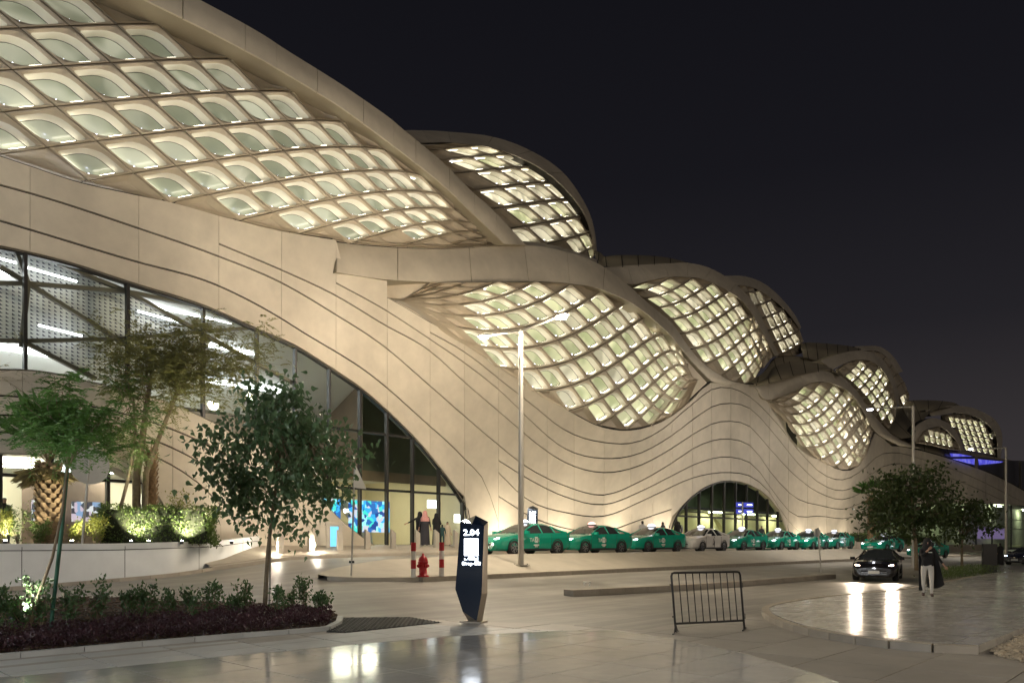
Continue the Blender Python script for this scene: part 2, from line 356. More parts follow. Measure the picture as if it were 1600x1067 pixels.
# gravel corner
M_GRAVEL = mat('gravel_pebbles', (.45, .38, .28), .8, var=.35, vscale=6)
gp = poly_ts([(1545, 1022), (1600, 994), (1680, 965), (1700, 1010), (1610, 1040)]); mb = MB()
if area2(gp) < 0: gp = gp[::-1]
for k in range(2600):
    a, b = random.uniform(min(p[0] for p in gp), max(p[0] for p in gp)), random.uniform(min(p[1] for p in gp), max(p[1] for p in gp))
    if len(clip_poly(gp, [(a, b), (a+.01, b), (a+.01, b+.01), (a, b+.01)])) < 3: continue
    r = random.uniform(.015, .04); mb.box((*xy(a, b), G0(a, b)+.03), (r*2, r*1.6, r*1.4), random.uniform(0, 3), rot=Matrix.Rotation(random.uniform(0, 3), 3, random.choice('XYZ')))
tag(mb.build('gravel', M_GRAVEL), 'loose pale gravel at the corner of the polished island', 'gravel', kind='stuff')
drape('gravel_bed', [(1545, 1022), (1600, 994), (1680, 965), (1700, 1010), (1610, 1040)], .024, M_JOINTG)
# drain grating let into the pavement
gr = empty('drain_grating', tuple(gpx(590, 976)), 0, 'dark metal drain grating in the pavement beside the planting bed', 'grating')
M_GRATE = mat('grating_steel', (.035, .038, .042), .45, metal=.6)
gq = poly_ts([(514, 967), (640, 966), (690, 974), (540, 990), (512, 989)])
if area2(gq) < 0: gq = gq[::-1]
for ax in (0, 1):
    lo, hi = min(p[ax] for p in gq), max(p[ax] for p in gq); l2, h2 = min(p[1-ax] for p in gq), max(p[1-ax] for p in gq); mb = MB()
    for v in np.arange(lo, hi, .12):
        r = [(v, l2), (v+.03, l2), (v+.03, h2), (v, h2)] if ax == 0 else [(l2, v), (h2, v), (h2, v+.03), (l2, v+.03)]
        q = dedupe(clip_poly(gq, r))
        if len(q) > 2:
            top = [Vector((*xy(a, c), G0(a, c)+.034+.004*ax)) for a, c in q][::-1]; n = len(top)
            mb.add(top+[w-Vector((0, 0, .02)) for w in top], [list(range(n))]+[[(i+1) % n, i, n+i, n+(i+1) % n] for i in range(n)])
    mb.build('bars', M_GRATE, gr)
drape('grating_pit', [(512, 966), (641, 965), (692, 974), (540, 991), (510, 990)], .022, M_FRAME0 if 'M_FRAME0' in globals() else mat('pit_dark', (.012, .012, .012), .9))
# ---------------------------------------------------------------- planter wall
M_PWALL = mat('white_planter_wall', (.72, .73, .72), .5, var=.06, vscale=1.2, bump=.04, bscale=40, stain=.16)
pw = empty('planter_wall', (*xy(-14, 5), .5), 0, 'long curved white retaining wall holding the raised planting', 'wall')
def wall_pt(t): return wall_s(t)+.02
WT = list(np.arange(-34, -7.2, .3)); top_z = lambda t: ip(t, [-34, -16, -12, -9.3, -7.3], [1.68, 1.68, 1.78, 1.98, 2.05])
seg = [(-34, -27), (-27, -22), (-22, -18.6), (-18.6, -15.6), (-15.6, -12.8), (-12.8, -10.2), (-10.2, -7.4)]
for a, b in seg:
    mb = MB(); P = []
    for t in np.linspace(a+.01, b-.01, 10):
        s = wall_pt(t); P.append([(*xy(t, s), G0(t, s)-.2), (*xy(t, s), top_z(t)-.24), (*xy(t, s-.03), top_z(t)-.225)])
    mb.grid(P, 0, True, True); mb.build('wall_panel', M_PWALL, pw)
    mb = MB(); P = []
    for t in np.linspace(a+.01, b-.01, 10):
        s = wall_pt(t); P.append([(*xy(t, s-.03), top_z(t)-.2), (*xy(t, s+.02), top_z(t)-.2), (*xy(t, s+.02), top_z(t)-.01), (*xy(t, s), top_z(t)), (*xy(t, s-.38), top_z(t)), (*xy(t, s-.38), top_z(t)-.3)])
    mb.grid(P, 0, False, True); mb.build('coping_stone', M_PWALL, pw)
mb = MB(); mb.grid([[(*xy(t, wall_pt(t)-.06), G0(t, 5)-.2), (*xy(t, wall_pt(t)-.06), top_z(t)-.1)] for t in WT], 0, True, True); mb.build('wall_core', MATS['paving_joint'], pw)
strip('planter_soil', WT, lambda t: [(wall_pt(t)-.3, 1.6), (wall_pt(t)*.5, 1.62), (-2, 1.6)], M_SOIL)
ks = empty('planter_wall_kerb', (*xy(-14, 5.6), .5)); tag(ks, kind='structure')
kerb_run('k', [(*xy(t, wall_s(t)+.45), G0(t, wall_s(t)+.45)) for t in np.arange(-30, -9.5, 1.5)], .18, .16, M_WALK, 1.0, ks)
# ================================================================ the station building
M_CLAD = mat('pale_cladding', (.64, .57, .46), .55, var=.08, vscale=1.2, bump=.05, bscale=60, stain=.15)
M_RIB = mat('lattice_concrete', (.60, .52, .40), .6, var=.06, vscale=2.0, bump=.08, bscale=50, stain=.08)
M_JOINT = mat('dark_joint', (.035, .03, .024), .9)  # dark backing colour that shows in the open joints
M_REVEAL = mat('white_reveal', (.80, .77, .68), .5)
M_ROOF = mat('roof_cladding', (.36, .31, .22), .55, var=.06, vscale=.8, stain=.15)
M_FRAME = mat('dark_window_frame', (.03, .028, .026), .4, metal=.3)
M_STEEL = mat('painted_steel_truss', (.16, .14, .115), .5)
M_LED = emis('led_strip', (1, .93, .76), 9)
M_GASK = mat('pane_gasket', (.03, .03, .028), .6)
M_LEDB = emis('led_spot', (.75, .78, 1), 14)
BASE = empty('station_building', (*xy(0, 0), 1.6), 0, 'huge wave-shaped station hall with glowing lattice screens behind the taxi queue', 'building')
def pane_mat(name, a, b, st):
    m = bpy.data.materials.new(name); m.use_nodes = True; n = m.node_tree.nodes; l = m.node_tree.links; p = n['Principled BSDF']
    p.inputs['Base Color'].default_value = (.22, .24, .20, 1); p.inputs['Roughness'].default_value = .12
    oi = n.new('ShaderNodeObjectInfo'); tcn = n.new('ShaderNodeTexCoord'); nz = n.new('ShaderNodeTexNoise'); nz.inputs['Scale'].default_value = .55; nz.inputs['Detail'].default_value = 1.5; nz.inputs['Distortion'].default_value = .4
    mx = n.new('ShaderNodeMix'); mx.data_type = 'RGBA'; mx.inputs[6].default_value = (*a, 1); mx.inputs[7].default_value = (*b, 1)
    l.new(tcn.outputs['Object'], nz.inputs['Vector'])
    mr = n.new('ShaderNodeMapRange'); mr.inputs[1].default_value = .44; mr.inputs[2].default_value = .54; l.new(nz.outputs['Fac'], mr.inputs[0]); l.new(mr.outputs[0], mx.inputs[0])
    mr2 = n.new('ShaderNodeMapRange'); mr2.inputs[3].default_value = st*.6; mr2.inputs[4].default_value = st*1.3; l.new(oi.outputs['Random'], mr2.inputs[0])
    l.new(mx.outputs[2], p.inputs['Emission Color']); l.new(mr2.outputs[0], p.inputs['Emission Strength'])
    return m
M_PANES = [pane_mat('lit_pane_grey', (.085, .095, .06), (.26, .26, .19), 1.0), pane_mat('lit_pane_green', (.25, .27, .12), (.45, .44, .24), 1.0), pane_mat('lit_pane_cream', (.36, .32, .21), (.60, .54, .38), 1.0)]
# ---- outlines traced on the photograph (pixels), with the distance each stands proud of the building line
TB = smooth([(-250, 172), (-110, 213), (0, 243), (45, 258), (120, 283), (200, 301), (275, 317), (350, 338), (440, 360), (526, 374), (600, 382), (690, 386), (773, 384)])
L3_LOW = [(605, 464), (674, 504), (740, 542), (787, 574), (815, 592), (852, 619), (896, 645), (930, 663), (979, 672), (1015, 666), (1047, 651), (1076, 629), (1112, 597)]
L3_TOP = [(605, 437), (690, 441), (780, 441), (874, 442), (930, 449), (979, 469), (1015, 494), (1049, 525), (1076, 559), (1112, 595)]
L6_LOW = [(1197, 626), (1227, 652), (1240, 668), (1252, 687), (1273, 710), (1295, 726), (1320, 735), (1341, 728), (1353, 712), (1363, 689), (1368, 675)]
L6_TOP = [(1197, 624), (1231, 617), (1252, 607), (1269, 598), (1291, 597), (1314, 604), (1330, 615), (1345, 635), (1357, 656), (1368, 673)]
WTOP = smooth([(526, 425)]+L3_LOW+[(1135, 600), (1164, 600), (1185, 605)]+L6_LOW+[(1386, 694), (1407, 697), (1440, 704), (1500, 722), (1560, 745), (1610, 772), (1700, 818)])
ARCH1 = [(-250, 350), (-110, 367), (0, 385), (100, 408), (200, 440), (320, 478), (405, 515), (460, 539), (512, 571), (565, 607), (610, 646), (655, 691), (692, 736), (719, 774), (732, 800), (737, 856)]
ARCH2 = [(1046, 856), (1048, 828), (1061, 798), (1085, 772), (1117, 754), (1145, 751), (1173, 758), (1197, 773), (1218, 798), (1231, 829), (1234, 856)]
ARCH3 = [(1342, 856), (1348, 835), (1358, 812), (1375, 798), (1400, 791), (1450, 787), (1520, 786), (1610, 790), (1700, 800)]
_a1, _a2, _a3 = smooth(ARCH1), smooth(ARCH2), smooth(ARCH3)
def w_top(x): return TB(x) if x < 525.5 else (425+(x-526)*13/79 if x < 605 else WTOP(x))
def w_bot(x):
    if x <= 737: return _a1(x)
    if 1046 <= x <= 1234: return _a2(x)
    if x >= 1342: return _a3(x)
    return 856.
def amp(x): return ip(x, [0, 342, 526, 605, 800, 985, 1080, 1112, 1160, 1240, 1320, 1370, 1405, 1600], [1.8, 1.9, 2.0, 1.9, 2.6, 3.0, 2.1, 1.3, .5, 1.2, 2.4, 1.0, .4, .4])
def s_wall(x, y):
    tp = ip(x, [500, 545], [TB(min(x, 526)), WTOP(max(x, 526))]) if x > 500 else TB(x)
    h = min(max((852-y)/max(852-tp, 40), 0), 1.05)
    return amp(x)*h**1.4+.35*ip(y-w_bot(x), [-60, -18, 0], [0, .5, 1.])
LINES = [
 [(672, 519), (726, 550), (794, 603), (824, 626), (887, 674), (944, 691), (1000, 689), (1037, 669), (1082, 631), (1116, 607), (1142, 606), (1172, 620), (1210, 657), (1255, 712), (1285, 740), (1319, 749), (1349, 733), (1372, 712), (1400, 707), (1440, 717), (1500, 737), (1610, 790)],
 [(525, 442), (600, 483), (672, 530), (726, 567), (794, 622), (824, 652), (880, 699), (944, 716), (1000, 708), (1050, 680), (1090, 650), (1116, 634), (1142, 630), (1172, 638), (1205, 672), (1250, 727), (1285, 757), (1319, 766), (1349, 752), (1375, 731), (1407, 724), (1440, 732), (1500, 752), (1610, 803)],
 [(342, 381), (440, 422), (525, 462), (600, 507), (670, 547), (726, 597), (794, 655), (835, 690), (887, 724), (950, 738), (1000, 727), (1050, 700), (1090, 674), (1116, 661), (1142, 658), (1170, 665), (1202, 700), (1245, 745), (1285, 772), (1319, 780), (1349, 768), (1380, 750), (1407, 744), (1440, 750), (1490, 765)],
 [(-250, 225), (-110, 259), (0, 289), (47, 302), (217, 357), (340, 400), (440, 442), (522, 490), (600, 541), (662, 594), (726, 650), (779, 695), (820, 727), (884, 759), (944, 773), (1000, 752), (1050, 723), (1094, 695), (1142, 686), (1176, 699), (1206, 740), (1240, 775), (1285, 790), (1319, 795), (1349, 784), (1380, 768), (1407, 763), (1440, 768)],
 [(779, 719), (831, 751), (887, 777), (944, 788), (1000, 768), (1050, 743), (1094, 722), (1142, 714), (1180, 729), (1210, 770), (1235, 800), (1285, 806), (1319, 810), (1355, 800)],
 [(779, 738), (820, 777), (887, 801), (944, 806), (1000, 784), (1040, 765), (1075, 749), (1110, 740), (1142, 738), (1175, 745), (1205, 772), (1225, 805), (1262, 838), (1325, 836)],
 [(-250, 288), (-110, 316), (0, 345), (37, 356), (210, 408), (330, 442), (430, 492), (475, 520), (580, 586), (662, 657), (726, 717), (760, 759), (779, 815)],
 [(779, 775), (839, 811), (880, 824), (944, 830), (1000, 812), (1050, 795)]]
LINES = [smooth(l) for l in LINES]
SEAMS = [-250, -110, 47, 217, 342, 440, 525, 605, 672, 726, 779, 820, 855, 897, 944, 985, 1020, 1050, 1082, 1112, 1142, 1172, 1202, 1232, 1262, 1292, 1355, 1380, 1407, 1440, 1490, 1540, 1610]
def solid_sheet(mb, P, thick, mi=0, mi_side=0):
    """grid of 3-D points as a plate: front faces, and edges running back into the building"""
    nu, nv = len(P), len(P[0]); mb.grid(P, mi, True)
    per = [(i, 0) for i in range(nu)]+[(nu-1, j) for j in range(1, nv)]+[(i, nv-1) for i in range(nu-2, -1, -1)]+[(0, j) for j in range(nv-2, 0, -1)]
    off = Vector((SN[0], SN[1], 0))*thick; vs = [P[i][j] for i, j in per]; n = len(vs)
    mb.add(vs+[v-off for v in vs], [[k, n+k, n+(k+1) % n, (k+1) % n] for k in range(n)], mi_side)
def clad_panel(name, parent, a, b, up, lo, sfun, thick=.12, ga=.042, m=None):
    ppm = FPX*(.68-SN[0]*((a+b)/2-800)/FPX)/31.9; gy = ga*ppm; gx = max(.008*ppm, .22)
    xs = np.linspace(a+gx, b-gx, max(3, int((b-a)/12)+1)); P = []
    if max(lo(x)-up(x) for x in xs) < 2.3*gy+.3: return None
    for x in xs:
        y0, y1 = up(x)+gy, lo(x)-gy
        if y1 < y0+.3: y1 = y0+.3
        P.append([fac(x, y, sfun(x, y)) for y in np.linspace(y0, y1, 4)])
    mb = MB(); solid_sheet(mb, P, thick); return mb.build(name, m or M_CLAD, parent)
def core_sheet(name, parent, xs, up, lo, sfun, m, back=.14, nv=10):
    mb = MB(); off = Vector((SN[0], SN[1], 0))*back
    mb.grid([[fac(x, y, sfun(x, y))-off for y in np.linspace(up(x)-2, lo(x), nv)] for x in xs], 0, True); return mb.build(name, m, parent)
wall = core_sheet('outer_wall', BASE, [x for x in np.linspace(-250, 1690, 330)], w_top, w_bot, s_wall, M_JOINT)
for a, b in zip(SEAMS[:-1], SEAMS[1:]):
    mid = (a+b)/2
    cur = [l for l in LINES if l.x0 <= a+3 and l.x1 >= b-3 and w_top(mid)+1 < l(mid) < w_bot(mid)-1]
    cur.sort(key=lambda l: l(mid))
    tops = [w_top]+cur; bots = cur+[w_bot]
    for u_, l_ in zip(tops, bots):
        uu = (lambda f: (lambda x: max(w_top(x), min(f(x), w_bot(x)))))(u_); ll = (lambda f: (lambda x: max(w_top(x), min(f(x), w_bot(x)))))(l_)
        clad_panel('cladding_panel', wall, a, b, uu, ll, s_wall)
# arch reveals: soffit running back from the opening edge to the glass
def reveal(pts, sfun, depth, m, name='arch_soffit', n=60, frame=.0):
    C = catmull(pts, n); off = Vector((SN[0], SN[1], 0)); P = []
    for x, y in C:
        p = fac(x, y, sfun(x, y)); P.append([p-off*.02, p-off*depth])
    mb = MB(); mb.grid(P, 0, True); return mb.build(name, m, wall)
reveal(ARCH1, s_wall, .42, M_CLAD); reveal(ARCH2, s_wall, .5, M_CLAD); reveal(ARCH3, s_wall, 1.0, M_CLAD)
# ---- the lower inner wave with its small arched window
HUMP = smooth([(-250, 600), (-110, 582), (0, 577), (56, 579), (150, 598), (277, 634), (349, 667), (430, 712), (480, 752), (525, 804), (555, 830), (592, 856)])
ARCH0 = [(-250, 722), (-110, 711), (0, 709), (101, 714), (169, 727), (210, 746), (244, 769), (259, 799), (268, 856)]
_a0 = smooth(ARCH0)
def h_bot(x): return _a0(x) if x < 268 else 856.
def s_hump(x, y): return s_wall(min(x, 736), _a1(min(x, 736)))+.12
HL = [smooth(l) for l in ([(-250, 632), (-110, 617), (0, 618), (100, 627), (240, 660), (337, 701), (400, 737), (455, 780), (500, 835)],
    [(-250, 662), (-110, 648), (0, 648), (100, 655), (247, 690), (337, 737), (400, 785), (430, 820)], [(-250, 690), (-110, 677), (0, 675), (100, 683), (240, 712), (315, 759), (360, 805)])]
hump = core_sheet('inner_wall', BASE, np.linspace(-250, 590, 110), HUMP, h_bot, s_hump, M_JOINT)
HS = [-250, -110, 35, 165, 270, 345, 430, 500, 590]
for a, b in zip(HS[:-1], HS[1:]):
    mid = (a+b)/2; cur = sorted([l for l in HL if l.x0 <= a+3 and l.x1 >= mid and HUMP(mid)+1 < l(mid) < h_bot(mid)-1], key=lambda l: l(mid))
    for u_, l_ in zip([HUMP]+cur, cur+[h_bot]):
        uu = (lambda f: (lambda x: max(HUMP(x), min(f(x), h_bot(x)))))(u_); ll = (lambda f: (lambda x: max(HUMP(x), min(f(x), h_bot(x)))))(l_)
        clad_panel('cladding_panel', hump, a, b, uu, ll, s_hump, thick=.12, ga=.035)
mb = MB(); C = [(x, HUMP(x)) for x in np.linspace(-250, 590, 70)]; off = Vector((SN[0], SN[1], 0))
mb.grid([[fac(x, y, s_hump(x, y)), fac(x, y, s_hump(x, y))-off*.9] for x, y in C], 0, True); mb.build('coping', M_CLAD, hump)
C = [(x, _a0(x)) for x in np.linspace(-250, 267, 60)]
mb = MB(); mb.grid([[fac(x, y, s_hump(x, y)), fac(x, y, s_hump(x, y))-off*1.0] for x, y in C], 0, True); mb.build('arch_soffit', M_CLAD, hump)
# ---------------------------------------------------------------- ribbons along the lattice screens
def ribbon(name, outer, inner, s_o, s_i, seams, thick=1.2, m=None, bulge=.15, parent=None):
    """curved band split into panels at its seams; s_o / s_i: standing-out of its two edges (list = along the band)"""
    n = seams*7+1; A, B = catmull_i(outer, n), catmull_i(inner, n)
    so_ = np.interp(np.linspace(0, 1, n), np.linspace(0, 1, len(s_o)), s_o); si_ = np.interp(np.linspace(0, 1, n), np.linspace(0, 1, len(s_i)), s_i)
    par = None
    def pt(i, v):
        x, y = A[i]*(1-v)+B[i]*v; return fac(x, y, so_[i]*(1-v)+si_[i]*v+bulge*math.sin(math.pi*v))
    mb = MB(); solid_sheet(mb, [[pt(i, v)-off*.06 for v in np.linspace(0, 1, 4)] for i in range(n)], thick, 0, 0); par = mb.build(name, m or M_CLAD, parent or BASE)
    par.data.materials.clear(); par.data.materials.append(M_ROOF if thick > .8 else M_JOINT)
    for k in range(seams):
        ids = list(range(k*7, k*7+8)); P = []
        for q, i in enumerate(ids):
            row = []
            for v in np.linspace(0, 1, 4):
                p = pt(i, v)
                if q == 0: p = p.lerp(pt(i+1, v), .045)
                if q == 7: p = p.lerp(pt(i-1, v), .045)
                row.append(p)
            P.append(row)
        mb = MB(); solid_sheet(mb, P, .1); mb.build('band_panel', m or M_CLAD, par)
    return par
R1_OUT = [(-60, -190), (120, -100), (312, 0), (400, 48), (450, 80), (530, 130), (600, 178), (632, 204), (690, 252), (735, 297), (772, 330), (822, 383)]
R1_IN = [(-60, -138), (120, -52), (312, 42), (400, 88), (450, 117), (530, 166), (600, 217), (632, 241), (690, 287), (735, 330), (772, 365), (788, 381)]
ribbon('roof_band', R1_OUT, R1_IN, [2.6, 2.6, 2.4, 2.2], [2.9, 2.9, 2.7, 2.4], 12, 1.6)
R3_OUT = [(526, 375), (600, 383), (690, 387), (773, 384), (833, 384), (886, 394), (933, 411), (980, 444), (1004, 466), (1027, 485), (1051, 506), (1074, 539), (1096, 565), (1122, 584), (1143, 595), (1166, 600)]
R3_IN = [(526, 425), (600, 436), (690, 441), (780, 441), (840, 440), (890, 443), (930, 449), (979, 469), (1005, 486), (1030, 507), (1049, 525), (1066, 546), (1080, 563), (1096, 580), (1112, 595), (1130, 601)]
ribbon('roof_band', R3_OUT, R3_IN, [1.6, 1.7, 2.0, 2.4, 2.6, 2.4, 2.0, 1.2, .6], [2.1, 2.3, 2.7, 3.2, 3.4, 3.2, 2.6, 1.8, .9], 12, 1.4)
# upper ledge that folds back from the band towards the roof
ribbon('roof_ledge', [(345, 334), (440, 354), (526, 366), (600, 374), (690, 378), (773, 377), (833, 378), (886, 389), (933, 406)], [(345, 340), (440, 361), (526, 376), (600, 384), (690, 388), (773, 385), (833, 385), (886, 395), (933, 412)], [1.0, .6, .2], [1.9, 1.9, 2.3], 7, .5)
R2_OUT = [(625, 204), (660, 204), (700, 206), (770, 214), (830, 236), (880, 270), (915, 320), (929, 360), (933, 398)]
R2_IN = [(640, 224), (672, 223), (705, 223), (760, 230), (805, 243), (855, 270), (895, 308), (918, 346), (930, 396)]
ribbon('roof_band', R2_OUT, R2_IN, [-4.5, -5, -6.5, -9.5], [-2.6, -2.6, -3.8, -8.8], 8, .6)
R4_OUT = [(940, 418), (980, 415), (1000, 414), (1037, 412), (1075, 411), (1112, 420), (1150, 444), (1180, 477), (1202, 522), (1217, 556)]
R4_IN = [(958, 438), (989, 444), (1017, 438), (1046, 433), (1074, 433), (1100, 437), (1140, 456), (1167, 478), (1190, 517), (1211, 556)]
ribbon('roof_band', R4_OUT, R4_IN, [.2, .2, .2, 0, -.6], [.9, 1, 1, .8, -.2], 9, 1.2)
R5_OUT = [(1130, 431), (1158, 431), (1179, 436), (1197, 445), (1214, 459), (1229, 475), (1242, 492), (1252, 511)]
R5_IN = [(1140, 446), (1160, 446), (1178, 450), (1192, 457), (1208, 468), (1225, 482), (1238, 497), (1250, 515)]
ribbon('roof_band', R5_OUT, R5_IN, [-5, -6, -7.5, -9], [-3.4, -3.8, -5.5, -8], 6, .5)
R6_OUT = [(1168, 600), (1200, 597), (1221, 591), (1242, 584), (1265, 580), (1290, 580), (1312, 586), (1337, 609), (1355, 635), (1372, 656), (1399, 683), (1440, 701)]
R6_IN = [(1180, 605), (1197, 624), (1231, 617), (1252, 607), (1269, 598), (1291, 597), (1314, 604), (1330, 615), (1345, 635), (1357, 656), (1372, 678), (1405, 696)]
ribbon('roof_band', R6_OUT, R6_IN, [.4, .8, 1.4, 1.8, 1.6, 1, .4], [.6, 1.4, 2.0, 2.4, 2.2, 1.4, .5], 10, 1.0)
R7_OUT = [(1283, 563), (1308, 554), (1328, 549), (1349, 548), (1365, 552), (1382, 565), (1394, 586), (1402, 607), (1406, 632)]
R7_IN = [(1300, 578), (1315, 570), (1330, 564), (1346, 562), (1362, 565), (1376, 575), (1388, 592), (1396, 609), (1401, 632)]
ribbon('roof_band', R7_OUT, R7_IN, [-1, -.8, -.8, -1.2], [-.2, 0, 0, -.6], 7, 1.0)
R8_OUT = [(1335, 541), (1365, 540), (1380, 544), (1396, 557), (1411, 580)]; R8_IN = [(1345, 548), (1365, 548), (1376, 551), (1389, 562), (1403, 584)]
ribbon('roof_band', R8_OUT, R8_IN, [-6, -7, -8], [-5, -5.5, -7], 4, .5)
R9_OUT = [(1426, 680), (1430, 668), (1439, 660), (1457, 653), (1480, 660), (1492, 672), (1500, 685), (1506, 704)]
R9_IN = [(1430, 690), (1436, 682), (1445, 672), (1466, 666), (1477, 670), (1487, 680), (1495, 690), (1502, 704)]
ribbon('roof_band', R9_OUT, R9_IN, [.6, 1, 1, .6], [1, 1.5, 1.5, 1], 6, .8)
R10_OUT = [(1446, 641), (1470, 636), (1487, 634), (1510, 635), (1530, 641), (1555, 656), (1566, 680), (1564, 716)]
R10_IN = [(1456, 650), (1474, 648), (1489, 645), (1505, 646), (1522, 650), (1543, 662), (1557, 683), (1559, 715)]
ribbon('roof_band', R10_OUT, R10_IN, [-1, -1, -1, -1.5], [-.2, 0, 0, -.6], 7, .8)
# ---------------------------------------------------------------- smooth roof shells between the waves
def shell(A, B, s_a, s_b, n=24, nv=10, bulge=0, name='roof_shell', m=None):
    A, B = catmull(A, n), catmull(B, n); sa = np.interp(np.linspace(0, 1, n), np.linspace(0, 1, len(s_a)), s_a); sb = np.interp(np.linspace(0, 1, n), np.linspace(0, 1, len(s_b)), s_b)
    P = []
    for i in range(n):
        P.append([fac(*(A[i]*(1-v)+B[i]*v), sa[i]*(1-v)+sb[i]*v+bulge*math.sin(math.pi*v)) for v in np.linspace(0, 1, nv)])
    mb = MB(); mb.grid(P, 0, True); o = mb.build(name, m or M_ROOF, BASE)
    for k in range(2, n-1, 4):        # standing seams between the roof sheets
        mb = MB(); mb.tube([Vector(p)+off*.03 for p in P[k]], .035, 4); mb.build('seam', M_JOINT, o)
    return o
shell([(933, 403), (962, 399), (1000, 399), (1040, 402), (1078, 411)], [(935, 416), (965, 417), (1000, 416), (1040, 413), (1078, 413)], [-7, -7, -6], [.3, .3, 0], bulge=1)
shell([(1170, 603), (1196, 588), (1203, 566), (1217, 557), (1242, 556), (1267, 561), (1290, 569), (1312, 586)], [(1172, 604), (1200, 599), (1221, 593), (1242, 586), (1265, 582), (1285, 581), (1300, 582), (1312, 587)], [-1, -4, -6, -6, -3, 1], [.5, 1.2, 1.8, 1.9, 1.6, 1.3], 30, bulge=1.5)
shell([(1250, 536), (1268, 535), (1296, 537), (1324, 540), (1345, 544)], [(1255, 558), (1268, 561), (1283, 565), (1305, 557), (1345, 551)], [-9, -8, -6], [-3, -2, -1], bulge=1)
shell([(1368, 676), (1385, 662), (1400, 640), (1416, 627), (1450, 625), (1487, 628), (1500, 634)], [(1399, 686), (1426, 682), (1428, 668), (1439, 660), (1450, 648), (1462, 640), (1486, 636)], [-3, -6, -8, -6], [.5, .6, .6, -.5], 28, bulge=1)
shell([(1385, 685), (1430, 684), (1470, 695), (1506, 703), (1565, 716), (1600, 722)], [(1386, 697), (1430, 702), (1470, 712), (1500, 721), (1545, 740), (1600, 768)], [-.6, -.6, -.5], [.2, .2, .3], 24, bulge=.2)
shell([(1096, 590), (1125, 586), (1150, 594), (1180, 590), (1200, 575), (1215, 555)], [(1096, 612), (1125, 606), (1150, 608), (1180, 608), (1205, 600), (1222, 590)], [-.5, -1, -2.5], [.6, .3, -.5], 16)
shell([(1150, 600), (1180, 596), (1205, 566), (1222, 557), (1250, 557)], [(1150, 616), (1185, 612), (1212, 600), (1232, 594), (1255, 590)], [-1.5, -2.5, -4], [-.5, 0, .6], 14, bulge=.3)
shell([(930, 392), (938, 395), (946, 403)], [(930, 404), (938, 408), (946, 412)], [-9, -9], [-2, -2], 8)
# ---------------------------------------------------------------- lattice screens
def fit(data, deg, ridge=1e-4):
    d = np.array(data, float); i, j = d[:, 0], d[:, 1]; ci, cj = i.mean(), j.mean(); sc = 5.
    ex = [(a, b) for a in range(deg+1) for b in range(deg+1-a)]
    def basis(i, j): u, v = (np.asarray(i)-ci)/sc, (np.asarray(j)-cj)/sc; return np.stack([u**a*v**b for a, b in ex], -1)
    A = basis(i, j); Rg = np.diag([ridge*(a+b)**2 if a+b > 1 else 0 for a, b in ex])
    c = np.linalg.solve(A.T@A+Rg, A.T@d[:, 2:]); r = A@c-d[:, 2:]
    f = lambda i, j: basis(i, j)@c
    f.res = float(np.abs(r).max()); return f
def s_fit(data):
    d = np.array(data, float); ex = [(0, 0), (1, 0), (0, 1), (2, 0), (1, 1), (0, 2)]; cx, cy = d[:, 0].mean(), d[:, 1].mean(); sc = 150.
    B = lambda x, y: np.stack([((np.asarray(x)-cx)/sc)**a*((np.asarray(y)-cy)/sc)**b for a, b in ex], -1)
    c = np.linalg.lstsq(B(d[:, 0], d[:, 1]), d[:, 2], rcond=None)[0]; lo, hi = d[:, 2].min()-.5, d[:, 2].max()+.5
    return lambda x, y: float(np.clip(B(x, y)@c, lo, hi))
def rr(m, radii, n=5):
    """rounded leaf opening in the unit square, margins m, corner radii in the order (0,0),(1,0),(1,1),(0,1)"""
    (a0, b0, a1, b1) = m; cs = [(a0, b0, 1, 1, math.pi), (a1, b0, -1, 1, 1.5*math.pi), (a1, b1, -1, -1, 0), (a0, b1, 1, -1, .5*math.pi)]; out = []
    for (ca, cb, sa, sb, q0), r in zip(cs, radii):
        for k in range(n):
            q = q0+.5*math.pi*k/(n-1); out.append((ca+sa*r+r*math.cos(q), cb+sb*r+r*math.sin(q)))
    return out
SQ = []
for (a, b), (c, d) in zip([(0, 0), (1, 0), (1, 1), (0, 1)], [((0, .25), (.25, 0)), ((.75, 0), (1, .25)), ((1, .75), (.75, 1)), ((.25, 1), (0, .75))]):
    SQ += [c, ((c[0]+a)/2, (c[1]+b)/2), (a, b), ((d[0]+a)/2, (d[1]+b)/2), d]
CELLS = []          # (screen, size, frame builder, pane builder, pane material)
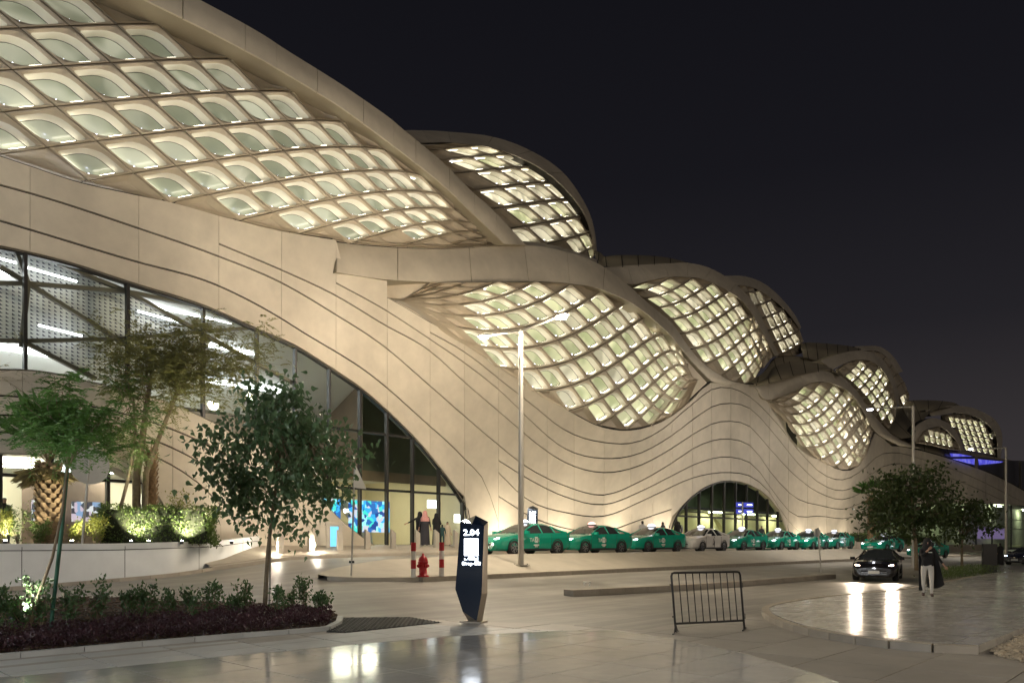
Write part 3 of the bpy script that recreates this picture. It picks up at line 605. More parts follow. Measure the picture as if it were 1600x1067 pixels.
def lattice(name, data, deg, outline, sfun, irng, jrng, pane, depth=.6, openmin=90, tight=None, centers=True, ridge=1e-3, openf=None):
    f = fit(data, deg, ridge); print(name, 'fit residual', round(f.res, 1))
    h = .5 if centers else 0.
    d0 = np.array(data, float); mi_, mj_ = d0[:, 0].mean(), d0[:, 1].mean()
    main_sgn = 1 if area2([f(mi_+a, mj_+b) for a, b in ((-.5, -.5), (.5, -.5), (.5, .5), (-.5, .5))]) > 0 else -1
    oc = [tuple(p) for p in outline]
    if area2(oc) < 0: oc = oc[::-1]
    quads = []
    for i in range(*irng):
        for j in range(*jrng):
            c = [f(i-h+a, j-h+b) for a, b in ((0, 0), (1, 0), (1, 1), (0, 1))]
            A = area2(c)
            if abs(A) > openmin and (A > 0) == (main_sgn > 0) and (openf is None or openf(*np.mean(c, 0))) and abs(area2(dedupe(clip_poly(oc, [tuple(p) for p in (c if A > 0 else c[::-1])]))+[(0, 0)][:0])) > .93*abs(A): quads.append([tuple(p) for p in (c if A > 0 else c[::-1])])
    qb = [(min(p[0] for p in q), max(p[0] for p in q), min(p[1] for p in q), max(p[1] for p in q)) for q in quads]
    def shallow(x, y):
        for q, (x0, x1, y0, y1) in zip(quads, qb):
            if x0-1 <= x <= x1+1 and y0-1 <= y <= y1+1 and all((q[(k+1) % 4][0]-q[k][0])*(y-q[k][1])-(q[(k+1) % 4][1]-q[k][1])*(x-q[k][0]) >= -12 for k in range(4)): return False
        return True
    back = MB(); xs = [p[0] for p in oc]; ys = [p[1] for p in oc]; g = max(4, (max(xs)-min(xs))/70)
    for x in np.arange(min(xs), max(xs), g):
        for y in np.arange(min(ys), max(ys), g):
            q = dedupe(clip_poly(oc, [(x, y), (x+g, y), (x+g, y+g), (x, y+g)]))
            if len(q) > 2:
                sh = all(shallow(a, b) for a, b in q); back.add([fac(a, b, sfun(a, b))-off*(.31 if sh else depth+.35) for a, b in q], [list(range(len(q)))], 1 if sh else 0)
    scr = back.build('lattice_screen', [M_JOINT, M_RIB], BASE)
    blind = MB(); nb = 0
    for i in range(*irng):
        for j in range(*jrng):
            c = [f(i-h+a, j-h+b) for a, b in ((0, 0), (1, 0), (1, 1), (0, 1))]
            A = area2(c)
            if abs(A) < 10: continue
            cc = [tuple(p) for p in c]; sgn = 1 if A > 0 else -1
            if sgn < 0: cc = cc[::-1]
            ok = all((cc[(k+1) % 4][0]-cc[k][0])*(cc[(k+2) % 4][1]-cc[(k+1) % 4][1])-(cc[(k+1) % 4][1]-cc[k][1])*(cc[(k+2) % 4][0]-cc[(k+1) % 4][0]) > 0 for k in range(4))
            if not ok or sgn != main_sgn: continue
            q = dedupe(clip_poly(oc, cc))
            if len(q) < 3: continue
            ar = abs(area2(q)); full = ar/abs(A)
            if ar < 6: continue
            if full > .93 and abs(A) > openmin and (openf is None or openf(*np.mean(c, 0))):
                k = 1.0 if tight is None else tight(*np.mean(c, 0))
                CELLS.append((scr, abs(A), f, i-h, j-h, sfun, depth, k, pane))
            else:
                cen = np.mean(q, 0); ring = [fac(a, b, sfun(a, b)) for a, b in q]; n = len(q)
                sh = [(p[0]+(cen[0]-p[0])*.07, p[1]+(cen[1]-p[1])*.07) for p in q]; rim = [fac(a, b, sfun(a, b)) for a, b in sh]
                inn = [(p[0]+(cen[0]-p[0])*.42, p[1]+(cen[1]-p[1])*.42) for p in q]; dish = [fac(a, b, sfun(a, b))-off*.28 for a, b in inn]
                low = [v-off*.25 for v in rim]
                P = MB(); P.add(low+rim+dish, [[k, (k+1) % n, n+(k+1) % n, n+k] for k in range(n)]+[[n+k, n+(k+1) % n, 2*n+(k+1) % n, 2*n+k] for k in range(n)]+[[2*n+k for k in range(n)]])
                if ar > 160 and nb < 60: P.build('blind_panel', M_RIB, scr); nb += 1
                else: blind.add(P.v, P.f)
    if blind.f: tag(blind.build('blind_panels', M_RIB, scr), kind='stuff')
    return f
def cell_meshes(f, i, j, sfun, depth, k, fr, pn, leafy):
    """frame, reveal and pane of one leaf-shaped window cell"""
    g = .018; mk = (.105 if leafy else .10)/k
    ring0 = [(g+a*(1-2*g), g+b*(1-2*g)) for a, b in SQ]
    leaf = rr((mk*1.05, mk*.9, 1-mk*.85, 1-mk), (.07, .32, .07, .32) if leafy else (.08, .26, .08, .26))
    leaf2 = rr((mk*1.2+.02, mk*1.1+.02, 1-mk*1.05-.02, 1-mk*1.15-.02), (.07, .30, .07, .30) if leafy else (.08, .24, .08, .24))
    def P(ab, d):
        a, b = ab; x, y = f(i+a, j+b); return fac(x, y, sfun(x, y))-off*d
    def L(r): c = (.5, .5); return r
    n = 20
    R = [[P(p, .22) for p in ring0], [P(p, .02) for p in ring0], [P(((a*.62+c*.38), (b*.62+d*.38)), 0) for (a, b), (c, d) in zip(ring0, leaf)], [P(p, .10) for p in leaf]]
    V = [v for r in R for v in r]
    # order of the square ring starts like the rounded ring
    fr.add(V, [[r*n+q, r*n+(q+1) % n, (r+1)*n+(q+1) % n, (r+1)*n+q] for r in range(3) for q in range(n)], 0, False)
    Rv = [[P(p, .10) for p in leaf], [P(p, .10+depth*.5) for p in leaf], [P(p, depth) for p in leaf2]]
    fr.add([v for r in Rv for v in r], [[r*n+q, r*n+(q+1) % n, (r+1)*n+(q+1) % n, (r+1)*n+q] for r in range(2) for q in range(n)], 1, True)
    inn = [P((.5+(a-.5)*.955, .5+(b-.5)*.955), depth+.01) for a, b in leaf2]
    fr.add(Rv[2]+inn, [[q, (q+1) % n, n+(q+1) % n, n+q] for q in range(n)], 2)
    pn.add(inn, [list(range(n))], 0)
L1_NODES = [(a, b, x/4, y/4) for a, b, x, y in [(0, 0, 125, 180), (1, 0, 400, 410), (2, 0, 650, 633), (3, 0, 890, 845), (4, 0, 1110, 1040), (0, 1, 440, 160), (1, 1, 695, 388), (2, 1, 930, 605), (3, 1, 1150, 812), (4, 1, 1345, 1000),
    (0, 2, 730, 150), (1, 2, 970, 373), (2, 2, 1185, 583), (3, 2, 1390, 787), (4, 2, 1570, 968), (0, 3, 990, 148), (1, 3, 1215, 368), (2, 3, 1415, 573), (0, 4, 1210, 157), (1, 4, 1445, 370), (1, -1, 75, 438), (2, -1, 350, 663), (3, -1, 605, 880), (2, -2, 25, 700), (3, -2, 290, 915)]]
L1_NODES += [(a, b, 200+x/4, 80+y/4) for a, b, x, y in [(2, 4, 825, 247), (2, 5, 1010, 250), (3, 3, 805, 447), (3, 4, 1000, 437), (3, 5, 1180, 437), (3, 6, 1335, 443), (4, 3, 975, 625), (4, 4, 1155, 605), (4, 5, 1330, 597), (4, 6, 1475, 597), (4, 7, 1600, 605),
    (5, -1, 275, 945), (5, 0, 510, 897), (5, 1, 740, 855), (5, 2, 940, 815), (5, 3, 1130, 780), (5, 4, 1305, 757), (5, 5, 1465, 745), (5, 6, 1600, 742), (6, 0, 690, 1055), (6, 1, 905, 1005), (6, 2, 1100, 960), (6, 3, 1275, 925), (6, 4, 1430, 897), (6, 5, 1580, 880)]]
L1_NODES += [(a, b, 440+x/4, 180+y/4) for a, b, x, y in [(6, 6, 755, 470), (6, 7, 880, 475), (7, 2, 290, 690), (7, 3, 455, 648), (7, 4, 610, 610), (7, 5, 745, 585), (7, 6, 865, 580), (8, 3, 580, 745), (8, 4, 730, 705), (8, 5, 855, 680), (8, 6, 970, 668), (9, 4, 840, 795), (9, 5, 960, 760),
    (5, 7, 760, 355), (5, 8, 870, 375), (4, 8, 760, 235)]]
L1_OUT = [(-150, TB(-150)), (-110, 213), (0, 241), (45, 256), (120, 281), (200, 299), (275, 315), (350, 336), (440, 358), (526, 372), (600, 381), (690, 385), (772, 381), (784, 379), (738, 344), (680, 294), (610, 241), (542, 190), (487, 157), (390, 100), (275, 41), (210, 13), (50, -68), (-150, -158)]
S1 = s_fit([(0, 243, 1.7), (200, 300, 1.7), (440, 358, 1.7), (690, 384, 2.0), (788, 380, 2.0), (690, 287, 1.6), (552, 180, 1.5), (400, 88, 1.4), (220, 0, 1.3), (0, 60, 3.6), (150, 150, 3.8), (350, 220, 3.7), (550, 300, 3.2), (0, -60, 1.6)])
lattice('L1', L1_NODES, 3, L1_OUT, S1, (-4, 14), (-6, 16), 0, depth=.52, openmin=150, centers=False, tight=lambda x, y: ip(x, [600, 690], [1, .75]), openf=lambda x, y: x < 696)
L2 = [(a, b, 620+x/4.7, 190+y/4.7) for a, b, x, y in [(0, 1, 340, 240), (0, 2, 500, 215), (1, 1, 530, 315), (1, 2, 700, 290), (1, 3, 845, 280), (2, 0, 550, 430), (2, 1, 740, 410), (2, 2, 900, 390), (2, 3, 1020, 385), (2, 4, 1120, 390), (3, 0, 760, 550), (3, 1, 930, 530), (3, 2, 1080, 505), (3, 3, 1180, 500), (3, 4, 1250, 510),
    (4, 0, 940, 685), (4, 1, 1100, 655), (4, 2, 1220, 640), (4, 3, 1300, 635), (4, 4, 1360, 640), (5, 0, 1100, 820), (5, 1, 1230, 790), (5, 2, 1330, 770), (5, 3, 1400, 765), (6, 0, 1215, 945), (6, 1, 1330, 920), (6, 2, 1400, 880), (6, 3, 1440, 850), (7, 1, 1390, 1000), (7, 2, 1435, 970), (3, -1, 585, 575), (4, -1, 770, 710), (5, -1, 950, 845)]]
L2_OUT = [(632, 222), (672, 223), (705, 223), (760, 230), (805, 243), (855, 270), (895, 308), (918, 346), (928, 370), (932, 396), (926, 408), (886, 394), (833, 384), (800, 384), (780, 345), (735, 299), (690, 254), (655, 222)]
S2 = s_fit([(640, 222, -2.2), (705, 223, -2.6), (805, 243, -3.6), (895, 308, -6.5), (930, 385, -9), (800, 380, -.6), (735, 299, -.4), (690, 254, -.8), (800, 310, -1.2), (860, 350, -2.6), (880, 390, -3)])
lattice('L2', L2, 3, L2_OUT, S2, (-2, 10), (-4, 9), 2, depth=.55, openmin=50)
L3 = [(a, b, 840+x/4.447, 440+y/4.447) for a, b, x, y in [(3, 1, 30, 370), (3, 2, 150, 330), (3, 3, 275, 265), (3, 4, 365, 205), (3, 5, 455, 145), (2, 2, 40, 210), (2, 3, 130, 155), (2, 4, 240, 90), (4, 0, 25, 520), (4, 1, 135, 490), (4, 2, 260, 445), (4, 3, 370, 390), (4, 4, 470, 325), (4, 5, 565, 270), (4, 6, 640, 220),
    (5, 0, 125, 650), (5, 1, 245, 630), (5, 2, 365, 580), (5, 3, 475, 520), (5, 4, 570, 455), (5, 5, 660, 395), (5, 6, 735, 345), (5, 7, 800, 315), (6, 0, 220, 820), (6, 1, 340, 775), (6, 2, 455, 715), (6, 3, 565, 645), (6, 4, 660, 575), (6, 5, 745, 515), (6, 6, 815, 465), (6, 7, 875, 435), (6, 8, 930, 430),
    (7, 1, 440, 910), (7, 2, 550, 835), (7, 3, 650, 755), (7, 4, 740, 685), (7, 5, 815, 620), (7, 6, 885, 565), (7, 7, 945, 535), (7, 8, 993, 530), (8, 2, 630, 940), (8, 3, 730, 855), (8, 4, 815, 770), (8, 5, 890, 700), (8, 6, 950, 645), (8, 7, 1000, 615), (9, 3, 800, 925), (9, 4, 880, 835), (9, 5, 950, 760), (9, 6, 1003, 705), (10, 4, 940, 870), (10, 5, 1000, 790)]]
L3 += [(a, b, 590+x/5.333, 420+y/5.333) for a, b, x, y in [(2, 1, 1190, 410), (2, 0, 1030, 440), (3, 0, 1170, 570), (3, -1, 1025, 585), (3, -2, 840, 575), (4, -1, 1160, 730), (4, -2, 1005, 735), (5, -1, 1325, 920), (1, 3, 1340, 180), (1, 2, 1190, 255), (1, 1, 1030, 300), (1, 0, 850, 330), (0, 1, 850, 220), (0, 2, 1020, 170), (2, -1, 835, 450), (1, -1, 680, 345), (2, -2, 670, 440), (0, 0, 680, 245), (0, -1, 490, 265), (1, -2, 490, 340)]]
L3_OUT = L3_LOW[:-1]+[(1110, 597)]+L3_TOP[::-1][1:]
S3 = s_fit([(605, 450, 1.9), (740, 542, 2.2), (852, 619, 2.6), (979, 672, 2.9), (1076, 629, 2.1), (1110, 596, 1.5), (1049, 525, 2.6), (979, 469, 3.0), (874, 442, 2.9), (740, 441, 2.3), (860, 530, 4.0), (960, 580, 4.2), (760, 490, 3.0)])
lattice('L3', L3, 4, L3_OUT, S3, (-3, 14), (-6, 13), 1, depth=.46, openmin=70, tight=lambda x, y: ip(x, [720, 760, 1050, 1085], [.7, 1, 1, .7]) if x < 900 else ip(x, [1050, 1085], [1, .75]), openf=lambda x, y: 727 < x < 1072)
L4 = [(a, b, 980+x/5.334, 410+y/5.334) for a, b, x, y in [(0, 3, 370, 180), (0, 2, 265, 230), (1, 1, 265, 325), (1, 2, 375, 295), (1, 3, 465, 245), (1, 4, 560, 190), (2, 1, 380, 410), (2, 2, 475, 380), (2, 3, 565, 335), (2, 4, 655, 290), (2, 5, 730, 235), (3, 1, 480, 515), (3, 2, 585, 480), (3, 3, 670, 440), (3, 4, 750, 395), (3, 5, 820, 345), (3, 6, 875, 300),
    (4, 1, 575, 635), (4, 2, 665, 600), (4, 3, 755, 555), (4, 4, 830, 505), (4, 5, 895, 455), (4, 6, 950, 420), (4, 7, 995, 400), (5, 1, 655, 770), (5, 2, 750, 720), (5, 3, 835, 670), (5, 4, 905, 615), (5, 5, 965, 565), (5, 6, 1020, 520), (5, 7, 1070, 505), (6, 2, 825, 840), (6, 3, 905, 775), (6, 4, 970, 720), (6, 5, 1025, 665), (6, 6, 1080, 620), (6, 7, 1120, 605),
    (7, 2, 875, 940), (7, 3, 960, 880), (7, 4, 1020, 805), (7, 5, 1075, 745), (7, 6, 1115, 695), (8, 3, 1000, 955), (8, 4, 1060, 875), (8, 5, 1105, 805), (8, 6, 1140, 760), (9, 4, 1085, 915), (9, 5, 1130, 840)]]
L4_OUT = [(985, 446), (1017, 438), (1046, 433), (1074, 433), (1100, 437), (1122, 447), (1145, 460), (1167, 478), (1179, 494), (1190, 517), (1203, 541), (1211, 556), (1203, 562), (1194, 575), (1182, 590), (1167, 599), (1143, 595), (1122, 584), (1096, 565), (1074, 539), (1051, 506), (1027, 485), (1004, 466)]
S4 = s_fit([(1004, 466, .4), (1074, 539, .6), (1143, 595, .2), (1017, 438, .8), (1074, 433, .9), (1145, 460, .8), (1190, 517, .2), (1211, 556, -.6), (1182, 590, -.4), (1100, 500, 1.9), (1140, 530, 1.9)])
lattice('L4', L4, 3, L4_OUT, S4, (-3, 13), (-4, 12), 1, depth=.45, openmin=36)
L5 = [(a, b, 980+x/5.334, 410+y/5.334) for a, b, x, y in [(0, 0, 1060, 310), (0, 1, 1110, 298), (0, 2, 1155, 282), (0, 3, 1200, 262), (1, 0, 1110, 400), (1, 1, 1162, 380), (1, 2, 1212, 362), (1, 3, 1258, 343), (1, 4, 1295, 322), (2, 0, 1155, 510), (2, 1, 1207, 493), (2, 2, 1260, 472), (2, 3, 1310, 450), (2, 4, 1352, 425), (3, 1, 1240, 608), (3, 2, 1300, 588), (3, 3, 1355, 560), (3, 4, 1398, 528), (4, 1, 1295, 710), (4, 2, 1370, 680), (4, 3, 1420, 645), (4, 4, 1452, 608), (5, 2, 1415, 755), (5, 3, 1456, 718)]]
L5_OUT = [(1145, 447), (1160, 446), (1178, 450), (1192, 457), (1208, 468), (1225, 482), (1238, 497), (1249, 514), (1255, 532), (1254, 552), (1242, 556), (1217, 556), (1202, 522), (1180, 477), (1155, 447)]
S5 = s_fit([(1150, 447, -3), (1192, 457, -4.5), (1225, 482, -6.5), (1250, 515, -8), (1255, 550, -8), (1217, 556, -2.6), (1202, 522, -2.2), (1180, 477, -2.4), (1225, 520, -3.4), (1205, 490, -2.8)])
lattice('L5', L5, 2, L5_OUT, S5, (-2, 8), (-3, 8), 2, depth=.5, openmin=30)
L6 = [(a, b, 1180+x/4.85, 520+y/4.85) for a, b, x, y in [(0, 3, 330, 495), (0, 4, 385, 440), (1, 2, 340, 575), (1, 3, 400, 540), (1, 4, 455, 490), (1, 5, 508, 430), (2, 1, 340, 650), (2, 2, 405, 630), (2, 3, 470, 595), (2, 4, 525, 545), (2, 5, 570, 490), (2, 6, 605, 440), (3, 0, 335, 725), (3, 1, 400, 725), (3, 2, 465, 705), (3, 3, 525, 670), (3, 4, 580, 615), (3, 5, 630, 565), (3, 6, 665, 520), (3, 7, 700, 480),
    (4, 0, 390, 820), (4, 1, 455, 820), (4, 2, 525, 790), (4, 3, 580, 750), (4, 4, 635, 695), (4, 5, 685, 645), (4, 6, 725, 595), (4, 7, 765, 550), (5, 1, 505, 910), (5, 2, 575, 870), (5, 3, 635, 825), (5, 4, 690, 775), (5, 5, 735, 720), (5, 6, 775, 675), (5, 7, 810, 625), (6, 2, 630, 955), (6, 3, 680, 900), (6, 4, 730, 845), (6, 5, 770, 785), (6, 6, 800, 735), (6, 7, 830, 690), (7, 3, 720, 960), (7, 4, 760, 905), (7, 5, 800, 850), (7, 6, 835, 800), (8, 4, 795, 945), (8, 5, 830, 895)]]
L6_OUT = L6_LOW+L6_TOP[::-1][:-1]
S6 = s_fit([(1197, 625, 1.2), (1240, 668, 1.4), (1295, 726, 2.2), (1341, 728, 2.0), (1366, 680, 1.1), (1345, 635, 1.7), (1291, 597, 2.2), (1231, 617, 1.5), (1290, 660, 2.6), (1320, 680, 2.7)])
lattice('L6', L6, 3, L6_OUT, S6, (-3, 13), (-4, 12), 1, depth=.5, openmin=34, openf=lambda x, y: x > 1238)
L7 = [(a, b, 1180+x/4.85, 520+y/4.85) for a, b, x, y in [(0, 0, 670, 295), (0, 1, 715, 255), (1, 0, 730, 325), (1, 1, 775, 290), (1, 2, 815, 245), (2, 0, 790, 375), (2, 1, 825, 340), (2, 2, 858, 300), (2, 3, 890, 258), (3, 0, 842, 435), (3, 1, 880, 395), (3, 2, 912, 350), (3, 3, 948, 300), (4, 0, 890, 495), (4, 1, 927, 458), (4, 2, 960, 415), (4, 3, 990, 365), (5, 0, 930, 560), (5, 1, 968, 520), (5, 2, 1000, 475), (5, 3, 1025, 425), (6, 0, 970, 625), (6, 1, 1004, 580), (6, 2, 1035, 535), (6, 3, 1055, 485), (7, 0, 1000, 685), (7, 1, 1030, 640), (7, 2, 1060, 590)]]
L7_OUT = [(1310, 577), (1324, 567), (1343, 562), (1362, 565), (1376, 575), (1388, 592), (1396, 609), (1401, 632), (1400, 650), (1390, 671), (1372, 656), (1355, 635), (1337, 609), (1312, 586)]
S7 = s_fit([(1312, 580, -.4), (1343, 562, -.1), (1376, 575, -.1), (1396, 609, -.4), (1402, 640, -.8), (1390, 670, -.8), (1355, 635, -.3), (1337, 609, -.3), (1370, 610, 1)])
lattice('L7', L7, 2, L7_OUT, S7, (-3, 11), (-4, 8), 1, depth=.45, openmin=24)
L8 = [(a, b, 1180+x/4.85, 520+y/4.85) for a, b, x, y in [(0, 0, 890, 190), (0, 1, 945, 175), (1, 0, 980, 245), (1, 1, 1030, 200), (2, 0, 1040, 300), (2, 1, 1085, 260), (3, 0, 1075, 365), (3, 1, 1125, 325), (4, 0, 1100, 445), (4, 1, 1145, 395), (5, 0, 1125, 510), (5, 1, 1162, 460)]]
L8_OUT = [(1350, 549), (1365, 548), (1376, 551), (1389, 561), (1403, 582), (1414, 598), (1421, 618), (1419, 632), (1406, 632), (1402, 607), (1394, 586), (1382, 565), (1365, 552)]
S8 = s_fit([(1350, 549, -3.5), (1376, 551, -5), (1403, 582, -6.5), (1421, 618, -8), (1419, 632, -8), (1406, 632, -3), (1394, 586, -2.6), (1382, 565, -2.6), (1400, 590, -3.6)])
lattice('L8', L8, 2, L8_OUT, S8, (-1, 8), (-2, 4), 2, depth=.45, openmin=22, ridge=5e-2)
L9 = [(a, b, 1400+x/7.115, 620+y/7.115) for a, b, x, y in [(0, 0, 325, 420), (0, 1, 440, 385), (0, 2, 530, 395), (1, 0, 395, 455), (1, 1, 505, 450), (1, 2, 600, 450), (2, 0, 460, 510), (2, 1, 565, 525), (2, 2, 650, 530)]]
L9 = [(a, b, 1400+x/7.115, 620+y/7.115) for a, b, x, y in [(0, 0, 325, 420), (0, 1, 440, 385), (1, 0, 345, 510), (1, 1, 395, 455), (1, 2, 530, 395), (2, 1, 460, 515), (2, 2, 500, 455), (2, 3, 605, 440), (3, 2, 560, 540), (3, 3, 600, 480), (3, 4, 660, 510), (4, 3, 650, 560)]]
L9_OUT = [(1434, 692), (1437, 681), (1446, 672), (1466, 666), (1477, 670), (1487, 680), (1495, 690), (1502, 704), (1480, 701), (1455, 695)]
S9 = lambda x, y: 1.2
lattice('L9', [(a, b, 1447+9*b+2*a, 675+10*a+2*b) for a in range(4) for b in range(6)], 1, L9_OUT, S9, (-2, 5), (-4, 8), 1, depth=.4, openmin=30)
L10_OUT = [(1474, 649), (1489, 646), (1505, 646), (1522, 650), (1543, 662), (1557, 683), (1559, 713), (1530, 708), (1506, 703), (1500, 685), (1492, 672), (1480, 660)]
lattice('L10', [(a, b, 1475+9.5*b+3.0*a, 645+8.6*a+1.5*b) for a in range(7) for b in range(8)], 1, L10_OUT, lambda x, y: -.4-.02*max(x-1530, 0), (-2, 9), (-4, 11), 1, depth=.4, openmin=30, tight=lambda x, y: .8)
CELLS.sort(key=lambda c: -c[1]); print('lattice cells', len(CELLS))
rest = {}
for idx, (scr, A, f, i, j, sfun, depth, k, pane) in enumerate(CELLS):
    if idx < 300:
        fr, pn = MB(), MB(); cell_meshes(f, i, j, sfun, depth, k, fr, pn, pane == 0)
        fr.build('lattice_cell', [M_RIB, M_REVEAL, M_GASK], scr)
        pm = M_PANES[pane]
        if pane and RNG.random() < .3: pm = M_PANES[int(RNG.integers(1, 3))]
        pn.build('window_pane', pm, scr)
    else:
        fr, pn = rest.setdefault(scr.name, (MB(), MB(), scr, pane))[:2]; cell_meshes(f, i, j, sfun, depth, k, fr, pn, pane == 0)
for fr, pn, scr, pane in rest.values():
    tag(fr.build('lattice_cells', [M_RIB, M_REVEAL, M_GASK], scr), kind='stuff'); tag(pn.build('window_panes', M_PANES[pane], scr), kind='stuff')
# LED strips on the sills of the window cells wash the white reveals
for scr in {c[0].name: c[0] for c in CELLS}.values():
    led = MB(); sp = MB()
    for (sc_, A, f, i, j, sfun, depth, k, pane) in CELLS:
        if sc_ is not scr: continue
        def P(a, b, d): x, y = f(i+a, j+b); return fac(x, y, sfun(x, y))-off*d
        cs = [(a, b) for a in (.13/k, 1-.13/k) for b in (.13/k, 1-.13/k)]
        px = [(f(i+a, j+b), a, b) for a, b in cs]; lowc = sorted(px, key=lambda q: -q[0][1])[:2]
        (q0, a0, b0), (q1, a1, b1) = lowc
        m0 = (a0*.8+a1*.2, b0*.8+b1*.2); m1 = (a0*.2+a1*.8, b0*.2+b1*.8); A0 = P(.5+(m0[0]-.5)*.99, .5+(m0[1]-.5)*.99, depth*.45); A1 = P(.5+(m1[0]-.5)*.99, .5+(m1[1]-.5)*.99, depth*.45); B0 = A0-off*.045; B1 = A1-off*.045
        led.add([A0, A1, B1, B0], [[0, 1, 2, 3]])
        lf = sorted(px, key=lambda q: q[0][0])[:2]; (q0, a0, b0), (q1, a1, b1) = lf
        m0 = (a0*.85+a1*.15, b0*.85+b1*.15); m1 = (a0*.15+a1*.85, b0*.15+b1*.85); A0 = P(.5+(m0[0]-.5)*.97, .5+(m0[1]-.5)*.97, depth*.6); A1 = P(.5+(m1[0]-.5)*.97, .5+(m1[1]-.5)*.97, depth*.6); led.add([A0, A1, A1-off*.045, A0-off*.045], [[0, 1, 2, 3]])
        if A > 700:
            lc = sorted(px, key=lambda q: q[0][0]-2.2*q[0][1])[0]; c0 = P(lc[1]*.8+.1, lc[2]*.8+.1, .2); sp.box(c0, (.05, .05, .04))
    tag(led.build('led_strips', M_LED, scr), kind='stuff')
    if sp.f: tag(sp.build('led_spots', M_LEDB, scr), kind='stuff')
# ---------------------------------------------------------------- glazing and lit halls behind it
M_GLASS = glass_mat('clear_glass', (.86, .90, .84), .01, .4)
M_GLASSG = glass_mat('green_tinted_glass', (.55, .66, .54), .015, .7)
M_CREAM = mat('cream_interior_wall', (.68, .60, .40), .6, var=.04, vscale=.6)
M_WHITEI = mat('white_interior_ceiling', (.78, .78, .74), .6)
M_BROWN = mat('brown_gallery_wall', (.26, .20, .14), .6, var=.1, vscale=.8)
M_DGREEN = mat('dark_glass_backdrop', (.12, .14, .095), .5, var=.2, vscale=.7)  # dark green stands in for the night reflected in the big arch glass
M_FLOORI = mat('hall_floor', (.5, .45, .34), .2)
def bar(mb, p, q, w=.12, d=.16):
    p, q = Vector(p), Vector(q); x = (q-p); L = x.length
    if L < 1e-3: return
    x.normalize(); y = off.normalized(); y = (y-x*y.dot(x)).normalized(); z = x.cross(y); R = Matrix((x, z, y)).transposed()
    mb.box((p+q)/2, (L, w, d), 0, 0, R)
def zline(z, s): return lambda x: HORIZ-(z-EYE)*FPX/((S_CAM-s)/(.68-SN[0]*(x-800)/FPX))
def s_glass(x, y): x = min(max(x, -250), 736); return s_wall(x, _a1(x))-.24
def glaze(name, poly, s, xs, zs, gm, fm, parent, fw=.11):
    """panes clipped to an opening, with mullions and transoms between them"""
    root = empty(name, (*xy(0, 0), 1.6)); root.parent = parent; root.location = Vector((0, 0, 0))
    sf = s if callable(s) else (lambda x, y, s=s: s)
    s = .4 if callable(s) else s
    if area2(poly) < 0: poly = poly[::-1]
    ys = [p[1] for p in poly]; lv = [lambda x: min(ys)-5]+[zline(z, s) for z in sorted(zs, reverse=True)]+[lambda x: max(ys)+5]
    for a, b in zip(xs[:-1], xs[1:]):
        for u, l in zip(lv[:-1], lv[1:]):
            q = [(a, u(a)), (b, u(b)), (b, l(b)), (a, l(a))]
            if area2(q) < 0: q = q[::-1]
            c = dedupe(clip_poly(poly, q))
            if len(c) > 2 and abs(area2(c)) > 12:
                mb = MB(); mb.poly([fac(x, y, sf(x, y)) for x, y in c]); mb.build('pane', gm, root)
    def span(x):
        c = dedupe(clip_poly(poly, [(x-.05, min(ys)-9), (x+.05, min(ys)-9), (x+.05, max(ys)+9), (x-.05, max(ys)+9)])); return (min(p[1] for p in c), max(p[1] for p in c)) if len(c) > 2 else None
    for x in xs[1:-1]:
        sp = span(x)
        if sp: mb = MB(); bar(mb, fac(x, sp[0], sf(x, sp[0])+.05), fac(x, sp[1], sf(x, sp[1])+.05), fw, .22); mb.build('mullion', fm, root)
    for z in zs:
        zl = zline(z, s); X = [x for x in np.linspace(xs[0], xs[-1], 160) if (span(x) or (1, 0))[0] < zl(x) < (span(x) or (1, 0))[1]]
        if len(X) > 1: mb = MB(); bar(mb, fac(X[0], zl(X[0]), sf(X[0], zl(X[0]))+.03), fac(X[-1], zl(X[-1]), sf(X[-1], zl(X[-1]))+.03), fw, .18); mb.build('transom', fm, root)
    mb = MB(); C = [fac(x, y, sf(x, y)+.04) for x, y in poly]
    for p, q in zip(C, C[1:]+C[:1]): bar(mb, p, q, .14, .2)
    mb.build('frame', fm, root); return root
arch1 = [tuple(p) for p in catmull([(x-1.5, y+2.5) for x, y in ARCH1[:-1]]+[(734.5, 856)], 60)]
poly1 = arch1+[(592, 858)]+[(x, HUMP(x)+6) for x in np.linspace(585, -250, 40)]
glaze('arch_glazing', poly1, s_glass, [-252, -110, 39, 199, 317, 401, 461, 514, 562, 604, 644, 685, 722, 740], [4.4, 7.25], M_GLASS, M_FRAME, BASE)
arch0 = [tuple(p) for p in catmull([(x, y-2) for x, y in ARCH0], 40)]+[(-250, 858)]
glaze('shop_window', arch0, lambda x, y: s_hump(x, y)-.45, [-252, -100, 0, 80, 168, 225, 262, 270], [4.1], M_GLASS, M_FRAME, BASE)
arch2 = [tuple(p) for p in catmull([(x, y+1) for x, y in ARCH2], 40)]
glaze('arch_glazing', arch2, .2, [1044, 1056, 1072, 1092, 1112, 1131, 1149, 1166, 1183, 1199, 1215, 1236], [3.85], M_GLASSG, M_FRAME, BASE, .13)
arch3 = [tuple(p) for p in catmull([(x, y-1) for x, y in ARCH3], 40)]+[(1700, 858)]
glaze('arch_glazing', arch3, .1, [1340, 1356, 1372, 1390, 1410, 1430, 1452, 1476, 1500, 1525, 1550, 1580, 1610, 1700], [4.6, 6.5], M_GLASSG, M_FRAME, BASE, .15)
